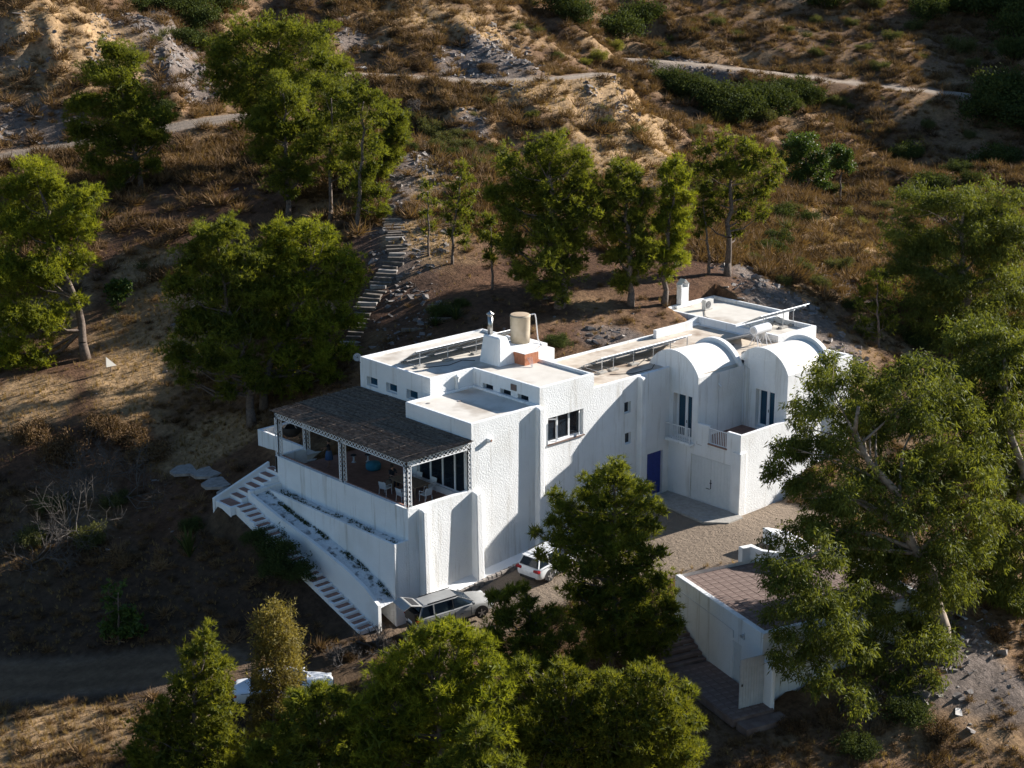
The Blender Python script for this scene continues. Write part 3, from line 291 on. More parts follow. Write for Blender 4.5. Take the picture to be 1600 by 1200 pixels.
('eucalyptus',(17.29, -22.5, -6.32),0.4,1.35,'huge dark gum tree whose boughs hang over the tiled deck and garage corner',[(-3.64,5.57,14.59,1.04),(-0.0,8.21,13.31,1.15),(-2.56,4.76,14.21,1.18),(0.96,7.23,12.97,1.31),(-3.67,6.04,12.8,1.19),(-0.26,8.54,11.51,1.32),(-2.48,5.09,12.42,1.4),(-0.56,6.45,11.69,1.52),(-1.73,3.78,13.91,1.18),(1.74,6.12,12.7,1.3),(-0.04,3.05,14.41,1.19),(3.26,5.2,13.3,1.31),(1.76,2.29,13.86,1.27),(3.61,3.45,13.24,1.37),(-3.68,6.51,10.62,1.2),(-1.44,8.17,9.7,1.31),(-4.04,4.25,10.92,1.45),(-0.16,7.0,9.32,1.62),(-1.01,4.12,11.63,1.55),(2.22,6.3,10.4,1.71),(-0.72,2.06,12.39,1.59),(2.86,4.36,11.07,1.76),(2.38,1.79,12.12,1.49),(4.7,3.21,11.29,1.62),(-5.01,6.72,10.88,0.91),(-2.63,8.53,9.88,0.99),(-4.8,7.43,9.43,0.85),(-3.25,8.63,8.75,0.92),(-4.45,6.63,8.67,0.64),(-2.89,7.8,7.97,0.69),(-4.02,5.72,8.46,1.06),(-2.24,7.02,7.66,1.14),(-3.96,3.4,9.07,1.52),(0.08,6.22,7.29,1.7),(-1.99,2.15,9.94,1.73),(1.25,4.28,8.59,1.91),(0.42,1.48,9.87,1.61),(3.22,3.22,8.75,1.76),(2.7,0.67,9.87,1.63),(4.13,1.52,9.32,1.75),(-4.05,2.45,7.29,1.38),(0.23,5.36,5.29,1.54),(-5.11,4.01,7.13,1.25),(-2.17,6.12,5.72,1.37),(-1.69,1.42,7.64,1.6),(2.14,3.88,5.93,1.78),(0.04,0.31,7.84,1.53),(2.89,2.05,6.61,1.68),(2.69,-0.28,7.67,1.56),(3.58,0.23,7.3,1.66),(-6.2,5.12,6.06,1.18),(-2.95,7.55,4.42,1.31),(-8.34,1.59,7.05,1.32),(-5.62,3.54,5.68,1.45),(-3.41,2.73,4.94,1.4),(-0.4,4.78,3.43,1.54),(-10.48,2.57,6.38,0.85),(-8.42,4.14,5.27,0.93),(-9.73,1.6,5.8,1.12),(-7.51,3.22,4.6,1.22),(-8.53,0.21,5.22,1.31),(-6.48,1.63,4.12,1.42),(-2.26,1.95,4.49,1.19),(-0.07,3.39,3.4,1.3),(-10.75,1.91,5.01,0.65),(-8.67,3.47,3.84,0.71),(-4.01,1.4,3.07,1.18),(-1.31,3.2,1.63,1.29),(-10.26,0.37,4.55,0.65),(-7.46,2.38,2.97,0.71),(-2.15,1.46,2.11,0.85),(-0.42,2.58,1.19,0.91),(-0.7,-0.31,6.14,1.18),(2.86,1.85,4.49,1.3),(-3.3,-0.13,1.61,1.04),(0.3,2.15,-0.38,1.15),(-3.61,1.85,-0.07,1.2),(-1.64,3.17,-1.21,1.3),(-3.74,0.53,-0.98,1.19),(-0.01,2.94,-3.2,1.32),(-8.34,-0.7,0.76,0.93),(-6.49,0.55,-0.37,1.0),(-10.12,-0.41,2.29,0.65),(-7.51,1.43,0.71,0.71),(-10.93,1.33,3.94,0.46),(-8.44,3.18,2.48,0.5),(-10.93,2.22,2.79,0.53),(-8.92,3.75,1.57,0.57),(-4.74,3.97,8.42,1.18),(-2.0,5.92,7.18,1.29),(-1.58,0.19,5.54,1.53),(1.29,1.98,4.17,1.67),(0.6,-0.62,5.87,1.26),(2.51,0.51,4.99,1.36),(-2.1,0.07,3.63,1.39),(0.67,1.81,2.21,1.52),(-3.52,2.01,1.29,1.2),(-1.92,3.09,0.39,1.29),(-2.69,0.1,-0.83,1.19),(-0.39,1.55,-2.16,1.3),(-2.63,-0.81,1.63,0.9),(1.16,1.52,-0.44,1.0),(-2.43,2.32,5.84,1.4),(1.22,4.74,4.09,1.55),(-4.59,5.59,6.88,0.78),(-3.06,6.72,6.15,0.84),(2.29,0.24,12.15,1.19),(5.32,2.02,11.07,1.3),(-4.53,6.34,12.06,0.7),(-1.25,8.8,10.76,0.77),(-9.25,1.4,2.69,0.86),(-6.85,3.14,1.27,0.95),(-9.35,-0.11,3.92,0.98),(-5.97,2.26,2.0,1.09),(-10.91,0.87,2.42,0.52),(-8.73,2.48,1.09,0.57),(-9.92,3.83,6.82,0.6),(-9.02,4.52,6.35,0.64),(-2.1,-0.62,-0.4,1.05),(0.72,1.11,-2.02,1.15),(-0.97,-0.87,1.46,1.19),(1.46,0.59,0.16,1.3),(-5.45,0.81,-1.91,0.83),(-1.56,3.42,-4.35,0.93),(-0.17,-0.89,4.06,1.05),(1.92,0.35,3.03,1.13),(-10.28,2.13,2.26,0.53),(-9.03,3.06,1.5,0.57),(-10.41,3.32,4.6,0.53),(-9.09,4.34,3.86,0.57),(-8.13,-0.02,3.16,1.06),(-5.59,1.73,1.71,1.16),(-8.86,1.07,5.04,0.92),(-6.68,2.63,3.85,1.01),(-9.84,1.95,6.71,0.92),(-6.65,4.31,5.04,1.02),(-10.32,2.75,3.59,0.47),(-9.04,3.73,2.84,0.5),(-10.94,0.06,1.9,0.52),(-8.21,2.04,0.2,0.57)]),
('eucalyptus',(24.18, -23.38, -5.77),0.36,1.5,'bright-topped gum tree rising behind the huge one at the right edge',[(-0.06,5.36,14.36,1.12),(0.55,5.73,14.17,1.18),(0.25,4.03,14.91,1.1),(2.23,5.2,14.34,1.19),(1.13,2.99,14.59,1.25),(2.97,4.04,14.06,1.34),(2.54,2.56,13.34,1.34),(3.27,2.96,13.12,1.42),(0.44,3.2,12.9,1.55),(2.05,4.12,12.39,1.66),(-0.32,4.63,12.39,1.34),(0.58,5.17,12.1,1.42),(1.09,2.24,10.82,1.63),(2.33,2.93,10.4,1.74),(-0.35,3.24,10.17,1.55),(0.75,3.88,9.78,1.65),(1.19,1.65,8.02,1.71),(2.34,2.28,7.59,1.82),(-0.64,2.06,7.63,1.25),(0.98,2.98,6.99,1.34),(0.31,1.27,5.4,1.48),(1.19,1.75,5.03,1.58),(-1.47,1.61,3.93,1.25),(0.39,2.67,3.1,1.35),(-0.17,0.4,3.18,1.48),(1.46,1.28,2.45,1.59),(-1.72,0.83,1.27,1.03),(-0.52,1.5,0.69,1.1),(-0.8,-0.22,0.58,1.11),(0.63,0.55,-0.12,1.19),(-2.88,1.12,-0.53,0.74),(-1.24,2.07,-1.38,0.79),(-0.57,4.33,10.7,1.26),(0.29,4.84,10.4,1.34),(-1.34,-0.72,-1.33,0.96),(-0.13,-0.07,-1.96,1.02),(-2.09,2.23,2.06,0.97),(-1.39,2.65,1.72,1.02),(1.58,2.67,12.43,1.26),(2.74,3.33,12.06,1.34),(0.0,2.56,8.81,1.26),(1.45,3.38,8.27,1.35),(0.81,1.3,6.73,1.11),(1.73,1.81,6.37,1.18),(-1.24,0.38,1.64,1.11),(0.35,1.26,0.88,1.19),(-2.08,1.39,3.43,1.1),(0.15,2.66,2.41,1.19)]),
('cypress',(-18.09, -7.72, -8.09),0.22,1.2,'pointed yellow-green cypress at the bottom left beside the parked white car',[(1.4,1.25,8.42,0.45),(1.99,2.25,7.88,0.52),(1.19,0.83,7.86,0.64),(2.01,2.2,7.1,0.74),(0.71,1.39,7.66,0.52),(1.62,2.96,6.81,0.59),(1.4,0.75,6.88,0.78),(2.01,1.75,6.31,0.89),(0.77,1.33,6.73,0.78),(1.56,2.69,5.96,0.89),(1.29,0.11,6.22,0.64),(2.26,1.72,5.28,0.74),(0.88,0.82,5.79,0.97),(1.59,2.03,5.08,1.11),(-0.01,1.17,6.28,0.71),(0.61,2.25,5.66,0.81),(0.88,-0.17,5.38,0.9),(1.92,1.55,4.34,1.04),(0.3,1.05,4.81,1.04),(1.09,2.43,3.98,1.19),(-0.78,1.34,5.4,0.77),(0.11,2.95,4.46,0.89),(0.56,-0.04,4.2,1.1),(1.23,1.08,3.5,1.25),(-0.4,1.35,3.85,1.1),(0.14,2.32,3.25,1.26),(-1.54,1.8,4.41,0.84),(-0.93,2.95,3.72,0.96),(0.99,-0.37,3.85,0.84),(1.58,0.61,3.24,0.96),(-1.92,2.11,3.32,0.84),(-1.26,3.39,2.54,0.96),(-1.29,0.77,3.16,1.09),(-0.5,2.2,2.25,1.25),(0.13,-0.06,2.79,1.16),(0.62,0.79,2.24,1.32),(1.38,-0.95,2.84,0.84),(2.03,0.11,2.14,0.96),(-0.72,-0.27,1.95,1.28),(0.01,1.01,1.1,1.47),(-1.73,1.3,1.68,1.16),(-1.28,2.13,1.14,1.32),(0.8,-0.95,1.63,1.16),(1.56,0.3,0.78,1.33)]),
('olive',(-13.47, -6.53, -7.28),0.14,1.0,'narrow olive-brown tree standing in front of the parked white car',[(1.1,1.31,6.92,0.61),(1.56,2.02,6.54,0.62),(1.19,0.68,6.78,0.61),(1.83,1.65,6.25,0.62),(0.79,1.44,6.32,0.67),(1.22,2.1,5.96,0.68),(1.17,0.44,6.05,0.79),(1.84,1.45,5.49,0.8),(0.8,1.25,5.57,0.79),(0.97,1.51,5.42,0.8),(1.27,0.41,5.05,0.79),(1.64,0.97,4.73,0.8),(0.42,1.02,4.79,0.85),(0.7,1.45,4.54,0.86),(0.89,0.19,4.28,0.91),(1.4,0.95,3.82,0.92),(0.09,0.87,3.91,0.79),(0.49,1.5,3.54,0.8),(1.04,-0.08,3.67,0.73),(1.5,0.61,3.25,0.74),(0.48,0.47,3.0,0.92),(0.78,0.93,2.72,0.92),(1.22,-0.26,2.85,0.61),(1.42,0.02,2.67,0.61),(-0.26,0.72,2.84,0.67),(0.1,1.28,2.49,0.68),(0.42,-0.06,2.06,0.85),(0.75,0.45,1.74,0.86),(-0.26,0.29,1.68,0.79),(0.06,0.79,1.36,0.8),(0.43,-0.51,1.41,0.67),(0.77,0.0,1.08,0.68)]),
('pine',(-13.31, -18.88, -10.55),0.3,1.2,'rounded bright green pine at the bottom, in front of the grey car',[(1.34,1.8,13.14,0.64),(2.61,3.32,12.22,0.66),(0.81,2.41,12.67,0.65),(2.2,4.12,11.62,0.67),(2.29,1.69,12.59,0.7),(3.23,2.81,11.9,0.72),(2.9,1.19,12.12,0.6),(3.97,2.42,11.34,0.61),(0.3,3.06,11.89,0.7),(1.43,4.5,11.0,0.72),(1.19,2.49,11.5,0.92),(2.28,3.82,10.66,0.95),(2.23,1.65,11.31,0.98),(3.12,2.7,10.63,1.0),(2.91,0.61,11.31,0.7),(3.9,1.73,10.56,0.72),(-0.39,3.5,11.23,0.7),(0.65,4.85,10.38,0.72),(0.44,2.87,10.45,1.03),(1.66,4.4,9.45,1.07),(1.23,1.32,10.46,1.13),(2.67,3.05,9.3,1.18),(2.26,0.29,10.34,0.92),(3.45,1.65,9.4,0.94),(3.35,0.32,10.09,0.55),(3.88,0.91,9.68,0.55),(-0.64,3.66,9.94,0.92),(0.04,4.56,9.36,0.94),(0.29,2.3,9.24,1.14),(1.1,3.32,8.55,1.16),(1.39,0.94,8.93,1.19),(2.37,2.09,8.11,1.22),(2.71,0.22,8.88,0.93),(3.56,1.18,8.18,0.95),(-0.75,3.15,8.55,1.09),(0.29,4.51,7.62,1.12),(-1.38,4.02,9.62,0.65),(-0.73,4.9,9.05,0.66),(-1.53,3.45,8.43,0.81),(-0.82,4.41,7.77,0.83),(0.33,1.98,7.58,1.2),(1.53,3.47,6.49,1.24),(1.95,0.6,7.37,1.2),(2.39,1.1,6.99,1.21),(-1.32,2.47,7.56,1.08),(-0.46,3.6,6.75,1.1),(0.53,0.59,6.89,1.08),(1.81,2.12,5.72,1.12)]),
('pine',(-16.62, -14.49, -9.94),0.25,1.2,'low dark pine filling the bottom between the olive tree and the round pine',[(1.4,1.6,9.19,0.66),(1.98,2.44,8.67,0.67),(0.35,1.52,9.15,0.65),(1.37,3.02,8.21,0.67),(1.96,1.02,8.91,0.61),(2.6,1.92,8.34,0.62),(0.7,1.16,8.27,0.88),(1.57,2.41,7.46,0.9),(1.93,0.82,7.8,0.83),(2.65,1.82,7.14,0.85),(0.16,2.29,7.57,0.77),(0.55,2.88,7.19,0.78),(-0.71,2.99,6.71,0.83),(-0.13,3.9,6.12,0.85),(0.2,1.47,6.83,1.1),(1.11,2.83,5.92,1.13),(1.34,0.31,6.72,1.1),(2.38,1.77,5.72,1.13),(-0.51,1.93,5.86,1.1),(0.1,2.86,5.22,1.12),(0.41,0.47,5.66,1.09),(1.09,1.45,4.97,1.12),(1.91,-0.2,5.65,0.99),(2.59,0.72,4.99,1.01)]),
('cypress',(-8.22, -20.83, -10.01),0.2,1.1,'upright yellow-tipped cypress at the bottom, left of the deck stairs',[(1.32,1.78,9.86,0.5),(2.13,2.6,9.28,0.57),(1.61,1.1,9.55,0.56),(2.51,1.99,8.92,0.64),(0.88,1.72,9.13,0.69),(1.72,2.57,8.52,0.78),(1.75,1.42,8.63,0.75),(2.26,1.93,8.26,0.85),(2.22,0.92,8.51,0.5),(2.55,1.24,8.26,0.57),(0.81,1.83,8.05,0.88),(1.3,2.34,7.68,0.99),(1.51,0.98,7.83,0.88),(2.32,1.78,7.22,1.0),(0.1,1.68,7.15,1.0),(1.1,2.73,6.36,1.15),(1.27,0.93,6.87,1.07),(2.01,1.66,6.29,1.21),(1.92,0.22,7.06,0.63),(2.53,0.81,6.6,0.71),(-0.46,1.89,6.37,0.94),(0.16,2.55,5.85,1.06),(0.36,0.77,6.05,1.25),(1.5,1.93,5.13,1.43),(1.19,0.06,5.72,0.94),(2.15,1.0,4.95,1.07),(-0.45,2.5,7.03,0.56),(0.08,3.07,6.6,0.64)]),
('cypress',(-6.55, -23.71, -10.55),0.2,1.1,'upright yellow-tipped cypress just below the deck stairs',[(1.15,1.94,10.43,0.55),(2.33,3.03,9.62,0.64),(1.73,1.57,10.52,0.56),(2.75,2.49,9.83,0.64),(2.02,0.92,10.36,0.49),(3.0,1.78,9.7,0.56),(0.79,2.52,9.74,0.62),(1.25,2.95,9.42,0.7),(1.09,1.5,9.72,0.8),(2.25,2.57,8.91,0.92),(1.99,0.87,9.49,0.74),(2.82,1.59,8.92,0.84),(0.76,2.28,8.79,0.87),(1.38,2.87,8.34,0.99),(1.2,1.03,8.82,0.98),(2.23,1.96,8.08,1.13),(2.49,0.57,8.98,0.56),(3.19,1.18,8.49,0.63),(-0.01,2.27,8.03,0.86),(0.58,2.85,7.57,0.98),(0.73,1.12,7.91,1.11),(1.55,1.87,7.3,1.26),(1.92,0.39,8.06,0.93),(2.97,1.31,7.29,1.06),(2.73,0.22,8.43,0.37),(3.45,0.85,7.91,0.42),(0.3,1.8,6.74,1.12),(0.8,2.27,6.35,1.26),(1.42,0.63,6.79,1.11),(2.1,1.24,6.27,1.27),(2.37,-0.14,7.2,0.68),(3.12,0.51,6.64,0.77)]),
('pine',(-3.74, -23.57, -9.97),0.12,1.1,'dark young pine right of the cypresses, below the deck stairs',[(1.45,1.45,8.3,0.4),(2.05,1.96,7.89,0.4),(1.08,1.47,7.65,0.51),(1.66,1.97,7.25,0.52),(1.33,0.93,7.0,0.45),(1.94,1.45,6.57,0.46),(0.74,1.31,6.44,0.68),(1.19,1.71,6.12,0.69),(1.23,0.8,5.85,0.51),(1.68,1.19,5.52,0.52),(0.31,1.26,5.23,0.8),(0.86,1.74,4.82,0.8)]),
('pine',(-6.89, -16.62, -8.03),0.2,1.1,'dark pine filling the gap between the round pine and the cypresses',[(0.64,0.66,6.69,0.58),(1.84,1.96,5.82,0.6),(0.37,1.22,5.63,0.76),(1.14,2.07,5.05,0.78),(1.16,0.39,5.51,0.76),(2.11,1.38,4.81,0.78),(1.88,-0.11,5.92,0.53),(2.44,0.47,5.51,0.53),(-0.07,0.33,4.7,0.87),(1.28,1.79,3.65,0.9),(1.04,-0.16,4.33,0.88),(1.69,0.52,3.83,0.89),(-0.53,1.1,4.09,0.7),(0.31,2.04,3.41,0.72),(0.25,0.26,2.86,1.0),(1.19,1.27,2.09,1.02),(0.87,-1.17,3.37,0.81),(2.21,0.21,2.29,0.84),(3.19,-1.65,4.77,0.65),(3.67,-1.19,4.42,0.65),(3.76,-1.49,5.78,0.53),(4.23,-1.03,5.45,0.53),(2.29,-2.38,2.2,0.88),(3.3,-1.4,1.39,0.89)]),
('pine',(-14.94, -22.81, -11.75),0.14,1.1,'dark young pine in the very bottom centre, in front of the round pine',[(1.94,2.41,11.8,0.36),(2.59,3.16,11.26,0.37),(1.72,2.55,11.26,0.47),(2.23,3.14,10.83,0.47),(2.22,1.96,11.16,0.47),(2.53,2.32,10.9,0.47),(1.25,2.6,10.56,0.57),(1.84,3.3,10.05,0.58),(1.93,1.84,10.33,0.62),(2.27,2.23,10.04,0.63),(0.56,2.98,10.1,0.57),(0.95,3.45,9.76,0.58),(2.62,1.09,10.23,0.52),(3.11,1.64,9.81,0.52),(1.31,1.73,9.77,0.77),(2.19,2.73,8.99,0.79)]),
('pine',(4.44, -11.4, -8.04),0.17,1.15,'open-branched pine in front of the house that half hides the white car',[(1.72,1.73,11.54,0.54),(3.25,3.18,10.81,0.63),(1.45,2.14,10.91,0.69),(2.41,3.08,10.43,0.8),(2.02,1.55,10.57,0.69),(3.51,2.95,9.83,0.81),(0.58,2.44,10.69,0.58),(2.14,3.98,9.9,0.67),(2.08,0.25,10.55,0.53),(3.69,1.72,9.75,0.63),(1.99,1.04,9.66,0.85),(2.99,1.97,9.15,0.98),(0.72,1.65,9.82,0.92),(2.16,3.04,9.07,1.07),(0.45,2.78,9.93,0.62),(1.87,4.18,9.19,0.72),(-0.98,3.44,10.12,0.46),(0.56,5.03,9.29,0.54),(-1.06,2.89,9.69,0.53),(0.65,4.63,8.77,0.63),(2.27,-0.05,9.71,0.53),(3.99,1.52,8.83,0.63),(-0.42,2.59,8.98,0.84),(1.19,4.21,8.09,0.99),(-1.52,3.12,8.94,0.53),(-0.38,4.3,8.3,0.62),(-1.7,4.36,8.04,0.39),(-1.33,4.75,7.82,0.44),(0.29,1.67,8.7,1.0),(2.11,3.45,7.7,1.17),(1.35,0.64,8.71,0.99),(3.19,2.36,7.72,1.17),(2.43,0.07,8.58,0.61),(3.68,1.21,7.92,0.72),(3.22,-0.08,9.12,0.31),(4.23,0.82,8.6,0.36),(-1.17,3.24,7.76,0.54),(-0.5,3.92,7.37,0.62),(-0.54,2.22,7.7,0.92),(0.85,3.62,6.91,1.08),(0.04,0.72,7.81,1.06),(1.73,2.35,6.85,1.25),(1.21,-0.18,7.93,0.91),(3.28,1.73,6.79,1.08),(-1.75,3.82,6.93,0.39),(-0.95,4.67,6.44,0.45),(-1.68,2.23,6.96,0.69),(0.25,4.21,5.8,0.81),(-0.72,1.34,6.6,0.99),(0.84,2.87,5.68,1.16),(0.5,0.46,6.52,1.07),(2.2,2.07,5.53,1.26),(1.57,-0.32,6.81,0.84),(2.77,0.78,6.13,0.98),(2.22,-0.82,7.31,0.46),(3.66,0.46,6.51,0.54),(-0.86,2.11,5.16,0.77),(0.01,2.98,4.61,0.89),(0.17,1.04,5.01,1.08),(1.27,2.1,4.33,1.25),(1.32,0.08,5.15,1.08),(2.43,1.11,4.48,1.25),(2.35,-0.75,5.65,0.69),(3.56,0.33,4.95,0.81),(-1.37,0.89,4.28,0.91),(0.04,2.29,3.37,1.07),(-0.38,-0.2,4.16,1.14),(1.49,1.58,2.97,1.35),(1.31,-0.64,3.95,1.15),(2.81,0.73,3.02,1.35),(2.72,-1.12,4.39,0.7),(3.31,-0.6,4.04,0.8),(2.58,-1.72,3.56,0.54),(3.16,-1.21,3.2,0.62),(-0.84,0.25,2.72,0.99),(1.01,2.03,1.48,1.17),(0.42,-0.6,2.6,1.07),(1.92,0.8,1.62,1.26),(1.8,-1.34,2.59,1.0),(3.03,-0.24,1.8,1.17),(0.12,-1.57,1.97,0.76),(1.6,-0.21,0.97,0.89)]),
('pine',(-0.16, -10.58, -7.6),0.14,1.0,'low dark pine below the white car, in the shade',[(-0.56,1.5,5.94,0.52),(0.42,2.57,5.3,0.53),(-0.77,2.47,5.35,0.53),(-0.37,2.91,5.08,0.53),(-0.13,0.8,5.35,0.59),(1.0,2.0,4.6,0.6),(-0.89,1.63,4.61,0.78),(-0.2,2.38,4.14,0.8),(0.26,0.74,4.2,0.79),(0.99,1.52,3.7,0.8),(0.88,-0.0,4.77,0.52),(2.05,1.21,4.01,0.53),(-1.42,2.0,3.6,0.79),(-0.84,2.66,3.19,0.8),(-0.83,0.52,3.58,0.91),(0.5,1.96,2.64,0.93),(0.33,-0.35,3.5,0.78),(1.65,1.02,2.59,0.8),(1.38,-0.64,3.78,0.65),(2.08,0.06,3.32,0.66),(1.58,-0.91,2.4,0.79),(2.19,-0.29,1.98,0.8),(-0.13,-0.37,2.44,0.91),(1.26,1.09,1.44,0.94),(-1.39,0.62,2.33,0.85),(-0.25,1.87,1.48,0.87),(0.06,1.23,6.02,0.33),(1.34,2.6,5.19,0.33),(-1.22,1.76,2.74,0.53),(-0.7,2.34,2.36,0.53)]),
('broadleaf',(98.44, 48.54, 0.66),0.15,1.0,'rounded deep-green leafy tree in the gully beyond the forked pine',[(-0.71,1.28,4.72,1.35),(0.76,2.41,4.47,1.36),(0.13,0.07,4.03,1.5),(1.37,1.0,3.81,1.51),(-1.48,1.5,2.95,1.35),(-0.54,2.22,2.77,1.36),(1.24,-1.0,2.56,1.35),(2.11,-0.35,2.4,1.36),(-0.32,0.05,1.88,1.65),(1.08,1.1,1.61,1.66),(0.48,-1.24,0.46,1.2),(1.43,-0.54,0.27,1.21),(-1.43,0.5,0.84,1.2),(0.03,1.62,0.55,1.21)]),
('broadleaf',(96.96, 42.85, -0.56),0.12,1.0,'dark leafy tree to the right of the rounded one in the gully',[(0.5,1.4,5.8,0.95),(1.01,1.77,5.71,0.95),(1.33,0.22,5.12,1.02),(2.16,0.81,4.97,1.03),(0.58,0.93,4.4,1.02),(1.21,1.39,4.29,1.03),(1.55,-0.14,3.91,0.73),(2.22,0.34,3.79,0.74)]),
('broadleaf',(6.08, 41.47, 2.47),0.06,0.8,'small grey-green sapling on the slope right of the leaning pine',[(0.3,0.31,2.09,0.58),(0.84,0.12,1.7,0.49),(-0.27,0.59,1.65,0.48),(0.3,0.18,1.14,0.58),(-0.2,0.29,0.72,0.39)]),
('broadleaf',(-12.72, 9.33, -7.22),0.06,0.8,'small leafy sapling with sunlit tips on the shaded lower left slope',[(0.21,1.23,3.08,0.25),(0.39,0.93,2.67,0.28),(-0.07,0.71,2.31,0.28),(0.6,0.38,3.34,0.18),(0.4,0.57,1.84,0.43),(-0.08,0.51,1.25,0.5),(0.65,-0.0,1.76,0.49),(0.73,-0.41,0.93,0.49),(0.22,0.05,0.93,0.49),(-0.4,0.7,0.72,0.35),(1.01,-0.36,1.58,0.32)]),
]
